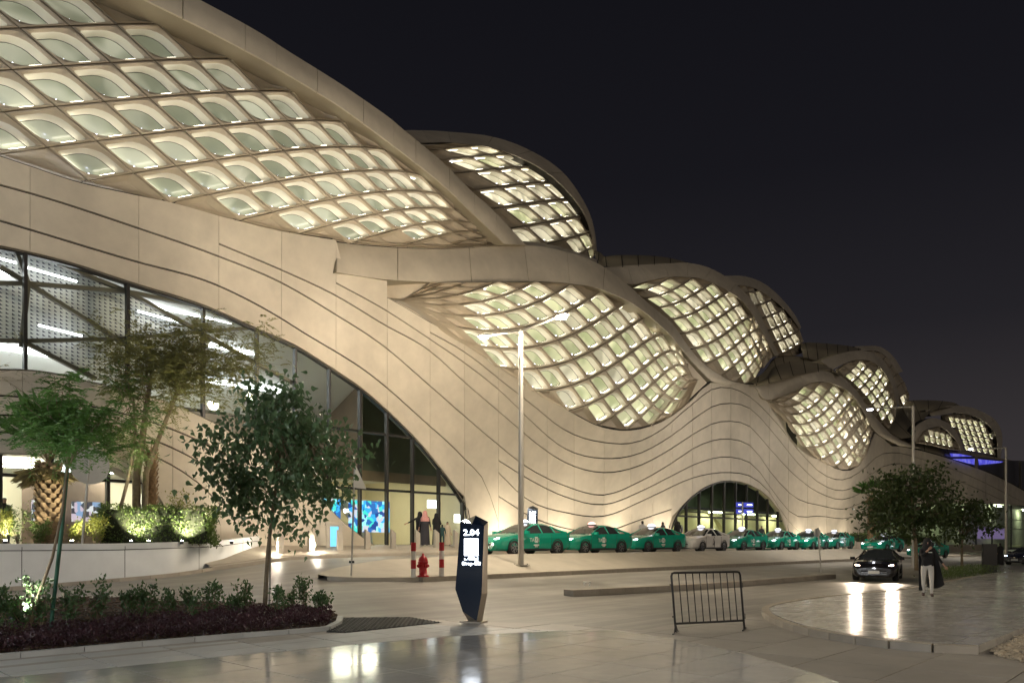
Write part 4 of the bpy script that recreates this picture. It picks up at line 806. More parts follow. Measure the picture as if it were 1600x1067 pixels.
# steel truss and perforated sun screens in the top of the big arch
tr = empty('steel_truss', (0, 0, 0)); tr.parent = BASE; tr.location = (0, 0, 0)
for p, q in [((-252, 441), (44, 443)), ((44, 443), (199, 456)), ((24, 391), (44, 443)), ((44, 443), (33, 542)), ((196, 437), (199, 456)), ((199, 456), (200, 560)), ((44, 443), (212, 548)), ((199, 456), (320, 523)), ((91, 412), (199, 456)), ((199, 456), (322, 480)), ((35, 533), (200, 529)), ((200, 529), (310, 518)), ((310, 518), (404, 512)), ((317, 478), (317, 600)), ((0, 417), (44, 443)), ((35, 533), (150, 592)), ((310, 518), (460, 600)), ((-110, 370), (-110, 600)), ((-110, 530), (35, 533)), ((-250, 360), (-110, 441))]:
    mb = MB(); bar(mb, fac(*p, s_glass(*p)-.22), fac(*q, s_glass(*q)-.22), .13, .2); mb.build('truss_member', M_STEEL, tr)
def perforated():
    m = bpy.data.materials.new('perforated_screen'); m.use_nodes = True; n = m.node_tree.nodes; l = m.node_tree.links; p = n['Principled BSDF']
    p.inputs['Base Color'].default_value = (.80, .80, .80, 1); p.inputs['Roughness'].default_value = .5
    tcn = n.new('ShaderNodeTexCoord'); mp = n.new('ShaderNodeMapping'); mp.inputs['Rotation'].default_value = (0, 0, -math.atan2(TD[1], TD[0])); mp.inputs['Scale'].default_value = (5.2, 5.2, 7.2)
    mp.vector_type = 'POINT'; sx_ = n.new('ShaderNodeSeparateXYZ'); l.new(tcn.outputs['Object'], mp.inputs[0]); l.new(mp.outputs[0], sx_.inputs[0])
    def M(op, a, b=None, c=None):
        k = n.new('ShaderNodeMath'); k.operation = op
        for i_, v in enumerate((a, b, c)):
            if v is None: continue
            if isinstance(v, (int, float)): k.inputs[i_].default_value = v
            else: l.new(v, k.inputs[i_])
        return k.outputs[0]
    u, v = M('FRACT', sx_.outputs['X']), M('FRACT', sx_.outputs['Z'])
    h1 = M('MULTIPLY', M('LESS_THAN', M('ADD', u, v), .86), M('MULTIPLY', M('GREATER_THAN', u, .14), M('GREATER_THAN', v, .14)))
    tr_ = n.new('ShaderNodeBsdfTransparent'); mx = n.new('ShaderNodeMixShader'); l.new(h1, mx.inputs[0]); l.new(p.outputs[0], mx.inputs[1]); l.new(tr_.outputs[0], mx.inputs[2]); l.new(mx.outputs[0], n['Material Output'].inputs[0])
    return m
M_PERF = perforated()
for q in ([(24, 393), (91, 413), (192, 453), (44, 443)], [(44, 443), (199, 456), (199, 541)], [(44, 443), (186, 530), (35, 533)], [(199, 456), (309, 517), (199, 530)], [(-110, 368), (24, 391), (44, 443), (0, 417), (-110, 415)], [(-110, 441), (44, 443), (35, 533), (-110, 530)], [(40, 534), (200, 530), (200, 600), (150, 592)], [(200, 530), (309, 518), (330, 530), (300, 610), (200, 600)], [(-250, 441), (-110, 441), (-110, 530), (-250, 530)]):
    mb = MB(); mb.poly([fac(x, y, s_glass(x, y)-1.1) for x, y in q]); mb.build('sun_screen', M_PERF, tr)
    mb = MB(); mb.poly([fac(x, y, s_glass(x, y)-1.6) for x, y in q]); mb.build('screen_backing', mat('dark_hole_backing', (.10, .10, .15), .8), tr)  # added dark sheet, hides the lit gallery so the screen holes look dark
for p, q in (((-30, 396), (26, 411)), ((36, 416), (120, 440)), ((60, 508), (128, 525)), ((215, 486), (290, 506)), ((375, 500), (395, 512))):
    mb = MB(); bar(mb, fac(*p, s_glass(*p)-.62), fac(*q, s_glass(*q)-.62), .07, .05); mb.build('strip_light', emis('ceiling_strip', (.90, .93, 1), 7), tr)
# halls: floor, walls, ceilings
hall = empty('hall_interior', (0, 0, 0)); hall.parent = BASE; hall.location = (0, 0, 0)
def room(name, pts, m):
    mb = MB(); mb.poly([Vector((*xy(t, s), z)) for t, s, z in pts]); return mb.build(name, m, hall)
room('hall_floor', [(-34, -.95, 1.61), (8, -.95, 1.61), (8, -14, 1.61), (-34, -14, 1.61)], M_FLOORI)
room('hall_wall', [(-34, -13, 1.6), (8, -13, 1.6), (8, -13, 6.0), (-34, -13, 6.0)], M_CREAM)
room('hall_wall', [(7.5, -.95, 1.6), (7.5, -13, 1.6), (7.5, -13, 14), (7.5, -.95, 14)], M_CREAM)
room('hall_wall', [(-34, -.95, 1.6), (-34, -13, 1.6), (-34, -13, 14), (-34, -.95, 14)], M_CREAM)
room('hall_ceiling', [(-34, -4.6, 5.9), (8, -4.6, 5.9), (8, -13, 5.9), (-34, -13, 5.9)], M_WHITEI)
room('gallery_backdrop', [(1, -4.5, 5.9), (8, -4.5, 5.9), (8, -4.5, 14), (1, -4.5, 14)], M_DGREEN)  # added wall, its dark tone imitates the reflection in the panes
room('gallery_side', [(1, -4.5, 5.9), (1, -13, 5.9), (1, -13, 14), (1, -4.5, 14)], M_BROWN)
room('gallery_floor_edge', [(-34, -4.55, 5.3), (8, -4.55, 5.3), (8, -4.55, 6.1), (-34, -4.55, 6.1)], M_BROWN)
room('gallery_wall', [(-34, -9, 6.1), (1, -9, 6.1), (1, -9, 9.2), (-34, -9, 9.2)], M_BROWN)
room('gallery_ceiling', [(-34, -9, 8.9), (1, -9, 8.9), (1, -1.3, 12.6), (-34, -1.3, 13.4)], M_WHITEI)
# inner vault rib seen through the glass
mb = MB(); P = []
for q in np.linspace(0, math.pi, 26):
    t, z = -3.5-7.5*math.cos(q), 1.6+3.9*math.sin(q); P.append([Vector((*xy(t, -7.5), z)), Vector((*xy(t, -9.5), z+.25))])
mb.grid(P, 0, True); mb.build('vault_rib', M_WHITEI, hall)
for a, b, s_, z in ((-33, -3, -6.4, 10.0), (-33, -6, -4.0, 11.2), (-28, -8, -2.6, 12.1)):
    mb = MB(); mb.box((*xy((a+b)/2, s_), z), (b-a, .16, .06), math.atan2(TD[1], TD[0])); mb.build('ceiling_light', emis('gallery_strip', (.90, .93, 1), 20), hall)
for t in (-26, -17, -9, -3, 3):
    mb = MB(); mb.box((*xy(t, -8), 5.86), (3.2, .35, .05), math.atan2(TD[1], TD[0])); mb.build('ceiling_light', emis('ceiling_panel', (1, .93, .74), 70), hall)
# video wall, posters and illuminated notices inside
def screen(name, t, s, z, w, h, m, parent=hall):
    mb = MB(); mb.box((*xy(t, s), z), (w, .08, h), math.atan2(TD[1], TD[0])); return mb.build(name, m, parent)
def vmat(name, sc, cols, st):
    m = bpy.data.materials.new(name); m.use_nodes = True; n = m.node_tree.nodes; l = m.node_tree.links; p = n['Principled BSDF']
    tcn = n.new('ShaderNodeTexCoord'); v = n.new('ShaderNodeTexVoronoi'); v.distance = 'CHEBYCHEV'; v.inputs['Scale'].default_value = sc; l.new(tcn.outputs['Object'], v.inputs['Vector'])
    r = n.new('ShaderNodeValToRGB'); r.color_ramp.interpolation = 'CONSTANT'; sp = n.new('ShaderNodeSeparateColor'); l.new(v.outputs['Color'], sp.inputs[0]); l.new(sp.outputs[0], r.inputs[0])
    for i_, c in enumerate(cols):
        el = r.color_ramp.elements[i_] if i_ < 2 else r.color_ramp.elements.new(i_/len(cols)); el.position = i_/len(cols); el.color = (*c, 1)
    p.inputs['Base Color'].default_value = (.02, .02, .02, 1); l.new(r.outputs[0], p.inputs['Emission Color']); p.inputs['Emission Strength'].default_value = st; return m
VID = vmat('video_wall_picture', 3.6, [(.01, .05, .25), (.03, .35, .8), (.3, .75, .9), (.02, .12, .4), (.05, .6, .55), (.5, .5, .6)], 1.4)
screen('video_wall', 2.6, -6, 3.3, 3.0, 1.9, VID); screen('video_wall', -.3, -6, 3.3, 1.6, 1.9, VID)
screen('notice_screen', 5.9, -4, 4.1, .8, .5, emis('white_sign', (.85, .9, 1), 4)); screen('notice_screen', 6.9, -2.6, 3.2, .9, .5, emis('white_sign', (.85, .9, 1), 4))
PST = vmat('network_map_poster', 5, [(.02, .02, .03), (.6, .6, .65), (.04, .05, .07), (.5, .4, .5), (.03, .03, .05), (.2, .3, .5)], 1.2)
screen('poster', -16.0, -1.6, 2.95, 1.1, .8, PST); screen('poster', -14.6, -1.6, 2.95, 1.1, .8, PST)
screen('shop_sign', -15.2, -1.4, 4.55, 1.2, .3, emis('white_sign', (.85, .9, 1), 4))
room('shop_back', [(-34, -3.0, 1.6), (-12.2, -3.0, 1.6), (-12.2, -3.0, 4.4), (-34, -3.0, 4.4)], mat('shop_wall', (.7, .66, .55), .5))
room('shop_dark', [(-16.8, -1.9, 1.6), (-13.6, -1.9, 1.6), (-13.6, -1.9, 4.3), (-16.8, -1.9, 4.3)], mat('shop_partition', (.16, .12, .10), .5))
room('shop_ceiling', [(-34, .1, 5.0), (-11, .1, 5.0), (-11, -3, 4.4), (-34, -3, 4.4)], M_WHITEI)
for t in (-27, -20.5, -17.6, -13):
    mb = MB(); mb.box((*xy(t, -1.2), 4.55), (2.2, .2, .05), math.atan2(TD[1], TD[0])); mb.build('ceiling_light', emis('ceiling_panel', (1, .93, .74), 70), hall)
# hall behind the second arch and the wing's glazed base
room('hall_floor', [(22, -.85, 1.6), (66, -.85, 1.6), (66, -6, 1.6), (22, -6, 1.6)], M_FLOORI)
room('hall_wall', [(22, -5, 1.6), (66, -5, 1.6), (66, -5, 4.6), (22, -5, 4.6)], M_CREAM)
room('gallery_backdrop', [(22, -3, 4.9), (66, -3, 4.9), (66, -3, 9), (22, -3, 9)], M_DGREEN)
room('hall_ceiling', [(22, -3, 4.7), (66, -3, 4.7), (66, -5, 4.7), (22, -5, 4.7)], M_WHITEI)
for t in (28, 35, 42, 49, 56):
    mb = MB(); mb.box((*xy(t, -4.0), 4.62), (2.2, .3, .05), math.atan2(TD[1], TD[0])); mb.build('ceiling_light', emis('ceiling_panel_dim', (1, .95, .72), 60), hall)
mb = MB(); P = []
for q in np.linspace(0, math.pi, 26):
    t, z = 36-5.5*math.cos(q), 1.6+3.0*math.sin(q); P.append([Vector((*xy(t, -2.6), z)), Vector((*xy(t, -3.2), z+.2))])
mb.grid(P, 0, True); mb.build('vault_rib', M_CREAM, hall)
room('hall_floor', [(66, -.85, 1.0), (260, -.85, .6), (260, -5, .6), (66, -5, 1.0)], M_FLOORI)
room('hall_wall', [(66, -4, .6), (260, -4, .6), (260, -4, 12), (66, -4, 12)], mat('wing_wall', (.40, .42, .34), .6, var=.2, vscale=.4))
room('hall_ceiling', [(66, -.9, 9.6), (260, -.9, 9.6), (260, -4, 9.6), (66, -4, 9.6)], M_WHITEI)
for t in (72, 84, 98, 115, 135, 160, 190, 220):
    mb = MB(); mb.box((*xy(t, -2.5), 9.3), (4, .5, .08), math.atan2(TD[1], TD[0])); mb.build('ceiling_light', emis('ceiling_panel_dim', (1, .95, .72), 60), hall)
screen('purple_banner', 150, -1.5, 3.6, 26, 2.2, emis('purple_banner', (.35, .22, .55), .7))
# blue-lit clerestory under the far roof, dark deck beyond
M_BLUE = vmat('blue_backlit_glass', .9, [(.12, .12, .95), (.2, .2, 1), (.1, .1, .8), (.25, .25, 1)], .6)
for q in ([(1488, 717), (1523, 716.5), (1522.5, 725.5), (1512, 723.5)], [(1528, 717), (1568, 721), (1562, 723), (1530, 726)], [(1484, 708), (1500, 709), (1520, 713), (1486, 713)]):
    mb = MB(); mb.poly([fac(x, y, .9) for x, y in q]); mb.build('clerestory_pane', M_BLUE, wall)
mb = MB(); P = []
for x in np.linspace(1476, 1700, 24):
    y0, y1 = ip(x, [1476, 1530, 1568, 1700], [705, 714, 719, 722]), ip(x, [1476, 1520, 1560, 1600, 1700], [711, 727, 743, 765, 815]); P.append([fac(x, y0, .1), fac(x, (y0+y1)/2, .3), fac(x, y1, .3)])
mb.grid(P, 0, True); mb.build('deck_fascia', mat('dark_deck', (.02, .02, .022), .4), wall)
for x in (1525.5, 1570, 1594):
    mb = MB(); bar(mb, fac(x, ip(x, [1476, 1530, 1568, 1700], [705, 714, 719, 722]), .95), fac(x, ip(x, [1500, 1560, 1610], [722, 744, 770]), .95), .5, .4); mb.build('deck_post', M_STEEL, wall)
# ================================================================ street furniture
M_POLE = mat('galvanised_pole', (.42, .40, .36), .38, metal=.5, var=.06, vscale=2)
M_HEADL = emis('lamp_lens', (1, .93, .78), 80)
M_HEADC = emis('lamp_lens_cool', (.86, .88, 1), 12)
M_BLACK = mat('black_powder_coat', (.012, .012, .014), .4)
M_REDP = mat('red_paint', (.42, .012, .02), .4); M_WHP = mat('white_paint', (.72, .70, .66), .45, var=.06, vscale=3)
NV = Vector((SN[0], SN[1], 0)); DV = Vector((TD[0], TD[1], 0)); RZ = math.atan2(TD[1], TD[0])
def street_lamp(base, top, arms, label, energy, col, cool=False, group='street lamps'):
    r = empty('street_lamp', base, 0, label, 'street lamp', group); h = top
    mb = MB(); mb.tube([base, base+Vector((0, 0, h))], [.115, .085], 10); mb.build('pole', M_POLE, r)
    mb = MB(); mb.box(base+Vector((0, 0, .015)), (.5, .5, .03), RZ); [mb.lathe(base+NV*a+DV*b+Vector((0, 0, .03)), [(.03, 0), (.03, .05)], 6) for a in (-.18, .18) for b in (-.18, .18)]; mb.build('base_plate', M_POLE, r)
    mb = MB(); mb.box(base+Vector((0, 0, .9)), (.15, .13, .5), RZ); mb.build('service_door', M_POLE, r)
    for sg, L in arms:
        a = base+Vector((0, 0, h-.05)); b = base+NV*sg*L+Vector((0, 0, h+.12)); mb = MB(); mb.tube([a, a.lerp(b, .5), b], [.055, .05, .045], 8); mb.build('arm', M_POLE, r)
        d = (b-a).normalized(); hd = MB(); R = Matrix((d, Vector((0, 0, 1)).cross(d).normalized(), d.cross(Vector((0, 0, 1)).cross(d).normalized()))).transposed(); hd.box(b+d*.25, (.62, .26, .07), 0, 0, R, .85); ho = hd.build('lamp_head', M_POLE, r)
        ln = MB(); ln.lathe(b+d*.28-Vector((0, 0, .10)), [(.05, -.05), (.17, -.01), (.2, .055)], 12); ln.build('lens', M_HEADC if cool else M_HEADL, ho)
        l = bpy.data.lights.new('lamp_light', 'SPOT' if cool else 'POINT'); l.energy = energy; l.color = col; l.shadow_soft_size = .3
        lo = bpy.data.objects.new('lamp_light', l); COL.objects.link(lo); lo.parent = r; lo.location = b+d*.28-Vector((0, 0, .25))-base
        if cool: l.spot_size = math.radians(150); l.spot_blend = .5; lo.rotation_euler = (-NV*.8-Vector((0, 0, .6))).to_track_quat('-Z', 'Y').to_euler()
    return r
WARM = (1, .84, .63)
b1 = Vector((*xy(-3.3, 11.8), 0)); b1 = at(814, 884, 29.7); b1.z = G(b1.x, b1.y)
street_lamp(b1, 9.1, ((1, 1.75), (-1, 1.75)), 'tall double-armed street lamp on the traffic island behind the first taxi queue kerb', LAMP1, WARM)
b2 = at(1427, 880, 50); b2.z = G(b2.x, b2.y); street_lamp(b2, 10.5, ((-1, 2.4),), 'single-armed street lamp rising through the tree behind the black car', LAMP2, (1, .9, .78), True)
b3 = at(1572, 880, 69); b3.z = G(b3.x, b3.y); street_lamp(b3, 10.2, ((-1, 2.5),), 'single-armed street lamp farthest away at the edge of the glazed wing', LAMP2, (1, .9, .78), True)
for (t, s, lab) in ((-14, 44, 'double-armed lamp added out of view on the near plaza, filling the facade'), (24, 44, 'double-armed lamp added out of view farther along the road, filling the facade'), (-44, 26, 'double-armed lamp added out of view on the near pavement, filling the front planting')):  # lamps added out of frame as fill light for facade and planting
    bb = Vector((*xy(t, s), 0)); street_lamp(bb, 7.5, ((1, 1.75), (-1, 1.75)), lab, LAMP_FILL*(3.2 if t < -40 else 1), (.9, .95, 1) if t < -40 else WARM)
# ---- information kiosks
M_NAVY = mat('dark_glass_screen', (.010, .020, .042), .12, coat=.5); M_TRIM = mat('champagne_metal', (.42, .37, .30), .4, metal=.4)
M_TXT = emis('screen_text', (.82, .9, 1), 7); M_SQ = emis('screen_square', (.86, .92, 1), 9)
def kiosk(base, rz, label):
    r = empty('information_kiosk', (0, 0, 0), 0, label, 'kiosk', 'illuminated information kiosks')
    O = [(-.168, 2.13), (.06, 2.075), (.294, 2.02), (.246, .60), (.15, .03), (-.126, .22), (-.274, .69)]; B = [(-.15, 2.18), (.03, 2.26), (.275, 2.12), (.26, .60), (.16, .0), (-.12, .0), (-.27, .69)]
    F = [Vector((x, -.13, z)) for x, z in O]; K = [Vector((x, .13, z)) for x, z in B]; n = 7
    mb = MB(); mb.add(F+K, [[(i+1) % n, i, n+i, n+(i+1) % n] for i in (2, 3, 4, 5, 6)]+[[n+i for i in range(n)]]); mb.build('housing', M_TRIM, r, local=True)
    mb = MB(); mb.add(F+K, [[(i+1) % n, i, n+i, n+(i+1) % n] for i in (0, 1)]); mb.poly([Vector((v.x*.985, -.133, 1.07+(v.z-1.07)*.992)) for v in F][::-1]); mb.poly(F[::-1]); fr = mb.build('front_glass', M_NAVY, r, local=True)
    def put(name, me, x, z, m, y=-.138):
        me.materials.clear(); me.materials.append(m); o = link_mesh(name, me, fr, (x, y, z)); o.rotation_euler = (math.radians(90), 0, 0); return o
    put('number', text_mesh('2.04', .185), .045, 1.885, M_TXT)
    put('arabic_line', text_mesh('\uFED1\uFE8E\uFED8\uFEF3\uFE87'[::1], .12), .045, 1.345, M_TXT); put('english_line', text_mesh('Drop-Off', .095), .045, 1.235, M_TXT)
    mb = MB(); mb.box((.045, -.139, 1.585), (.27, .008, .36)); mb.build('lit_panel', M_SQ, fr, local=True)
    mb = MB(); mb.box((.03, .02, -.01), (.42, .36, .05)); mb.build('base_plate', M_TRIM, r, local=True)
    r.location = base; r.rotation_euler = (0, 0, rz); return r
kb = gpx(737, 973); kiosk(kb+Vector((0, 0, .03)), math.radians(-22), 'dark faceted kiosk with lit number screen standing on the near pavement')
k2 = at(831, 850, 40.7); kiosk(Vector((k2.x, k2.y, G(k2.x, k2.y)+.02)), math.radians(-10), 'dark faceted kiosk showing behind the roof of the frontmost taxi')
for v in bpy.data.objects:
    if v.name.startswith('information_kiosk'): v.scale = (1.18, 1, 1)
# ---- crowd barrier
A, B = gpx(1056, 990), gpx(1163, 984); ba = empty('crowd_barrier', (A+B)/2, 0, 'black tubular crowd barrier standing alone on the pavement', 'barrier')
up = Vector((-.02, .02, 1)); d = (B-A).normalized(); pr = Vector((-d.y, d.x, 0)); H = 1.14
TL, TR = A+up*H-d*.07, B+up*H-d*.07
mb = MB(); mb.tube([A+up*.03, A+up*(H-.06)-d*.066, TL+d*.02+up*-.01, TL+d*.07], .021, 8); mb.tube([TL+d*.06, TR-d*.06], .021, 8); mb.tube([TR-d*.07, TR-d*.02-up*.01, B+up*(H-.06)-d*.066, B+up*.03], .021, 8); mb.tube([A+up*.19, B+up*.19], .021, 8); mb.build('frame', M_BLACK, ba)
for k in range(1, 10):
    q = k/10; p0 = A.lerp(B, q)+up*.19; p1 = TL.lerp(TR, q); mb = MB(); mb.tube([p0, p1], .011, 6); mb.build('rail', M_BLACK, ba)
for P in (A, B):
    mb = MB(); mb.tube([P-pr*.2+d*.1*0+Vector((0, 0, .025))-d*.2, P+pr*.2+Vector((0, 0, .025))+d*.2], .014, 6)
    for sg in (-1, 1): mb.tube([P+(pr*.15+d*.14)*sg+Vector((0, 0, .03)), P+up*.2], .010, 6)
    mb.build('foot', M_BLACK, ba)
mb = MB()
for z in (.32, .92): mb.tube([B+up*z+d*.0-d*.06*z, B+up*z+d*.045-d*.06*z, B+up*(z-.1)+d*.045-d*.06*z], .007, 5); mb.tube([A+up*z-d*.06*z, A+up*z-d*.05-d*.06*z], .012, 5)
mb.build('hook', M_BLACK, ba)
# ---- hydrant and its two guard posts
def gz(x, y): p = gpx(x, y); return p
hp = gpx(661, 901); hy = empty('fire_hydrant', hp, 0, 'red fire hydrant between two striped guard posts', 'hydrant')
mb = MB(); mb.lathe(hp, [(.19, 0), (.19, .05), (.13, .06), (.125, .42), (.17, .44), (.17, .50), (.13, .51)], 14); mb.build('barrel', M_REDP, hy)
mb = MB(); mb.lathe(hp+Vector((0, 0, .51)), [(.155, 0), (.15, .05), (.11, .13), (.05, .18), (.035, .19), (.035, .25), (.01, .255)], 12); mb.build('bonnet', M_REDP, hy)
for dv in (DV, -DV, NV):
    mb = MB(); c = hp+Vector((0, 0, .36)); mb.tube([c+dv*.1, c+dv*.18], .07, 10); mb.tube([c+dv*.18, c+dv*.23], .05, 6); mb.build('outlet', M_REDP, hy)
for k, (x, y, lab) in enumerate(((646, 903, 'red and white striped guard post on the outer side of the hydrant'), (690, 902, 'red and white striped guard post between the hydrant and the kiosk'))):
    p = gpx(x, y); r = empty('guard_post', p, 0, lab, 'post', 'striped guard posts'); hgt = 1.12
    for i_ in range(4):
        mb = MB(); mb.tube([p+Vector((0, 0, i_*hgt/4)), p+Vector((0, 0, (i_+1)*hgt/4))], .085, 14); mb.build('stripe', M_REDP if i_ % 2 else M_WHP, r)
# ---- pavement bollards with slanted tops
M_BOL = mat('concrete_bollard', (.40, .36, .30), .6, var=.08, vscale=3)
bl = [(438, 859), (486, 859.5), (531, 860), (574, 860), (614, 860), (652, 860), (682, 860), (712, 859.5)]
names = ['concrete bollard with a slanted top at the end of the planter wall', 'concrete bollard whose lamp glares beside the fig tree trunk', 'concrete bollard just past the grey ticket post', 'concrete bollard in front of the glass, fourth from the planter wall', 'concrete bollard in front of the glass, fifth from the planter wall', 'concrete bollard at the feet of the couple', 'concrete bollard before the child in green', 'concrete bollard nearest the lit kiosk, end of the row']
for k, (x, y) in enumerate(bl):
    yy = (S_CAM-3.6)/(.68-SN[0]*(x-800)/FPX); p = Vector(((x-800)/FPX*yy, yy, 0)); p.z = G(p.x, p.y); r = empty('bollard', p, 0, names[k], 'bollard', 'concrete bollards along the footway')
    mb = MB(); R = Matrix.Rotation(RZ-.2, 3, 'Z'); w, dpt = .24, .2
    vs = [p+R@Vector((a*w/2, b*dpt/2, 0)) for a, b in ((-1, -1), (1, -1), (1, 1), (-1, 1))]+[p+R@Vector((a*w/2*.92, b*dpt/2*.92, .80-.09*a)) for a, b in ((-1, -1), (1, -1), (1, 1), (-1, 1))]
    mb.add(vs, [[3, 2, 1, 0], [4, 5, 6, 7], [0, 1, 5, 4], [1, 2, 6, 5], [2, 3, 7, 6], [3, 0, 4, 7]]); mb.build('post', M_BOL, r)
    if k < 2:
        mb = MB(); q = p+R@Vector((-.135 if k == 0 else .135, -.05, .28)); mb.box(q, (.03, .1, .1), RZ-.2); mb.build('lamp', emis('bollard_lamp', (1, .93, .8), 18), r)
        l = bpy.data.lights.new('bollard_light', 'POINT'); l.energy = 60; l.color = (1, .9, .72); l.shadow_soft_size = .05; lo = bpy.data.objects.new('bollard_light', l); COL.objects.link(lo); lo.parent = r; lo.location = q-p+Vector((.08*(-1 if k == 0 else 1), -.12, .05))
# grey portal-like ticket post
x = 522; yy = (S_CAM-2.6)/(.68-SN[0]*(x-800)/FPX); p = Vector(((x-800)/FPX*yy, yy, 0)); p.z = G(p.x, p.y)
tp = empty('ticket_post', p, 0, 'grey angled ticket post with a blue screen beside the glass', 'post'); mb = MB(); R = Matrix.Rotation(.35, 3, 'Z')
for a in (-.27, .27): mb.box(p+R@Vector((a, 0, .5)), (.16, .3, 1.0), 0, 0, R)
mb.box(p+R@Vector((0, 0, 1.08)), (.80, .34, .16), 0, 0, R, .9); mb.build('housing', M_BOL, tp)
mb = MB(); mb.box(p+R@Vector((0, -.1, .5)), (.36, .05, .9), 0, 0, R); mb.build('screen', emis('post_screen', (.15, .55, .85), .9), tp)
# ---- signs on posts
M_SIGNB = mat('sign_back', (.40, .41, .40), .45, metal=.4, var=.05, vscale=4)
def round_sign(base, h, r_, face, label, lean=Vector((0, 0, 0)), m=None):
    o = empty('road_sign', base, 0, label, 'road sign', 'round road signs'); t = base+Vector((0, 0, h))+lean
    mb = MB(); mb.tube([base, t], .038, 8); mb.build('pole', M_POLE, o); f = Vector(face).normalized(); c = t-Vector((0, 0, r_+.04))+f*.05
    mb = MB(); mb.tube([c, c+f*.02], r_, 24, sm=False); mb.build('sign_disc', m or M_SIGNB, o); return o
p = at(128, 852, 24.8); p.z = 1.62; round_sign(p, 3.25, .62, (-.75, .6, 0), 'large round grey sign disc seen from behind among the planter palms', Vector((.28, 0, 0)))
p = gpx(1283, 896); round_sign(p, 2.35, .22, (-.35, .9, 0), 'small round grey sign disc on a thin post at the end of the median', Vector((-.16, 0, 0)))
p = gpx(549, 899); ts_ = empty('warning_sign', p, 0, 'grey triangular sign seen edge-on on a thin post at the tip of the traffic island', 'road sign')
mb = MB(); mb.tube([p, p+Vector((.1, 0, 3.35))], .03, 8); mb.build('pole', M_POLE, ts_); c = p+Vector((.14, -.06, 2.98))
mb = MB(); fa = [c+Vector((0, 0, .42)), c+Vector((.26, .32, -.28)), c+Vector((-.02, -.36, -.28))]; mb.add(fa+[v+Vector((.02, -.02, 0)) for v in fa], [[0, 1, 2], [5, 4, 3], [0, 3, 4, 1], [1, 4, 5, 2], [2, 5, 3, 0]]); mb.build('sign_plate', M_SIGNB, ts_)
mb = MB(); mb.box(p+Vector((.01, 0, .42)), (.16, .05, .07)); mb.build('clamp', M_BLACK, ts_)
k_ = (1160-800)/FPX; yy = (S_CAM-2.2)/(.68-SN[0]*k_); p = Vector((k_*yy, yy, 0)); p.z = G(p.x, p.y); ds = empty('direction_sign', p, 0, 'post with four small blue lit direction panels before the second arch', 'sign')
mb = MB(); mb.tube([p, p+Vector((0, 0, 3.6))], .06, 8); mb.build('pole', M_POLE, ds); M_BLS = emis('blue_sign_panel', (.04, .05, .36), .9); M_ARW = emis('white_sign_text', (.9, .92, 1), 3)
V2 = Vector((.93, .36, 0))
for i_, (a, z) in enumerate(((-.38, 3.35), (.62, 3.35), (-.38, 2.8), (.62, 2.8))):
    mb = MB(); c = p+V2*a+Vector((0, 0, z)); w = .5 if a < 0 else .95; mb.box(c, (w, .08, .40), math.atan2(V2.y, V2.x)); o = mb.build('sign_panel', M_BLS, ds)
    mb = MB(); c2 = c+Vector((.36, -.93, 0))*.05; mb.box(c2+V2*.08, (w*.55, .02, .08), math.atan2(V2.y, V2.x)); mb.build('lettering', M_ARW, o)
# small steel bracket on the median, spotlight in the bed
p = gpx(917, 925)+Vector((0, 0, .2)); br = empty('steel_bracket', p, 0, 'small white steel bracket left on the end of the median kerb', 'bracket')
mb = MB(); [mb.box(p+Vector((a, 0, .06)), (.03, .1, .12)) for a in (-.09, .09)]; mb.box(p+Vector((0, 0, .13)), (.24, .14, .025)); mb.build('plate', M_WHP, br)
p = gpx(27, 985); sp = empty('garden_spotlight', p, 0, 'small black garden spotlight standing in the front planting bed', 'spotlight')
mb = MB(); mb.tube([p, p+Vector((0, 0, .2))], .015, 6); mb.build('spike', M_BLACK, sp); mb = MB(); mb.tube([p+Vector((-.1, 0, .2)), p+Vector((.1, .05, .27))], [.07, .09], 12); mb.build('lamp_body', M_BLACK, sp)
# dark hoarding panel and low wall at the far side
pb = at(1546, 882, 43); pb.z = G(pb.x, pb.y); hb = empty('hoarding_panel', pb, 0, 'tall black hoarding panel standing beyond the planting at the plaza edge', 'panel')
mb = MB(); mb.box(pb+Vector((0, 0, .85)), (.95, .12, 1.6), .25); mb.build('board', M_BLACK, hb); mb = MB(); mb.box(pb+Vector((0, 0, .03)), (1.0, .5, .06), .25); mb.build('foot', M_BLACK, hb)
# low stone wall behind the far taxis
lw = empty('low_stone_wall', (*xy(70, 4.5), .6), 0, 'low beige stone wall running behind the farthest taxis', 'wall')
for t in np.arange(52, 118, 3):
    mb = MB(); z0 = lane(t)+.1; mb.box((*xy(t+1.5, 4.5), z0+.5), (2.96, .35, 1.1), RZ); mb.build('wall_block', M_WALK, lw)

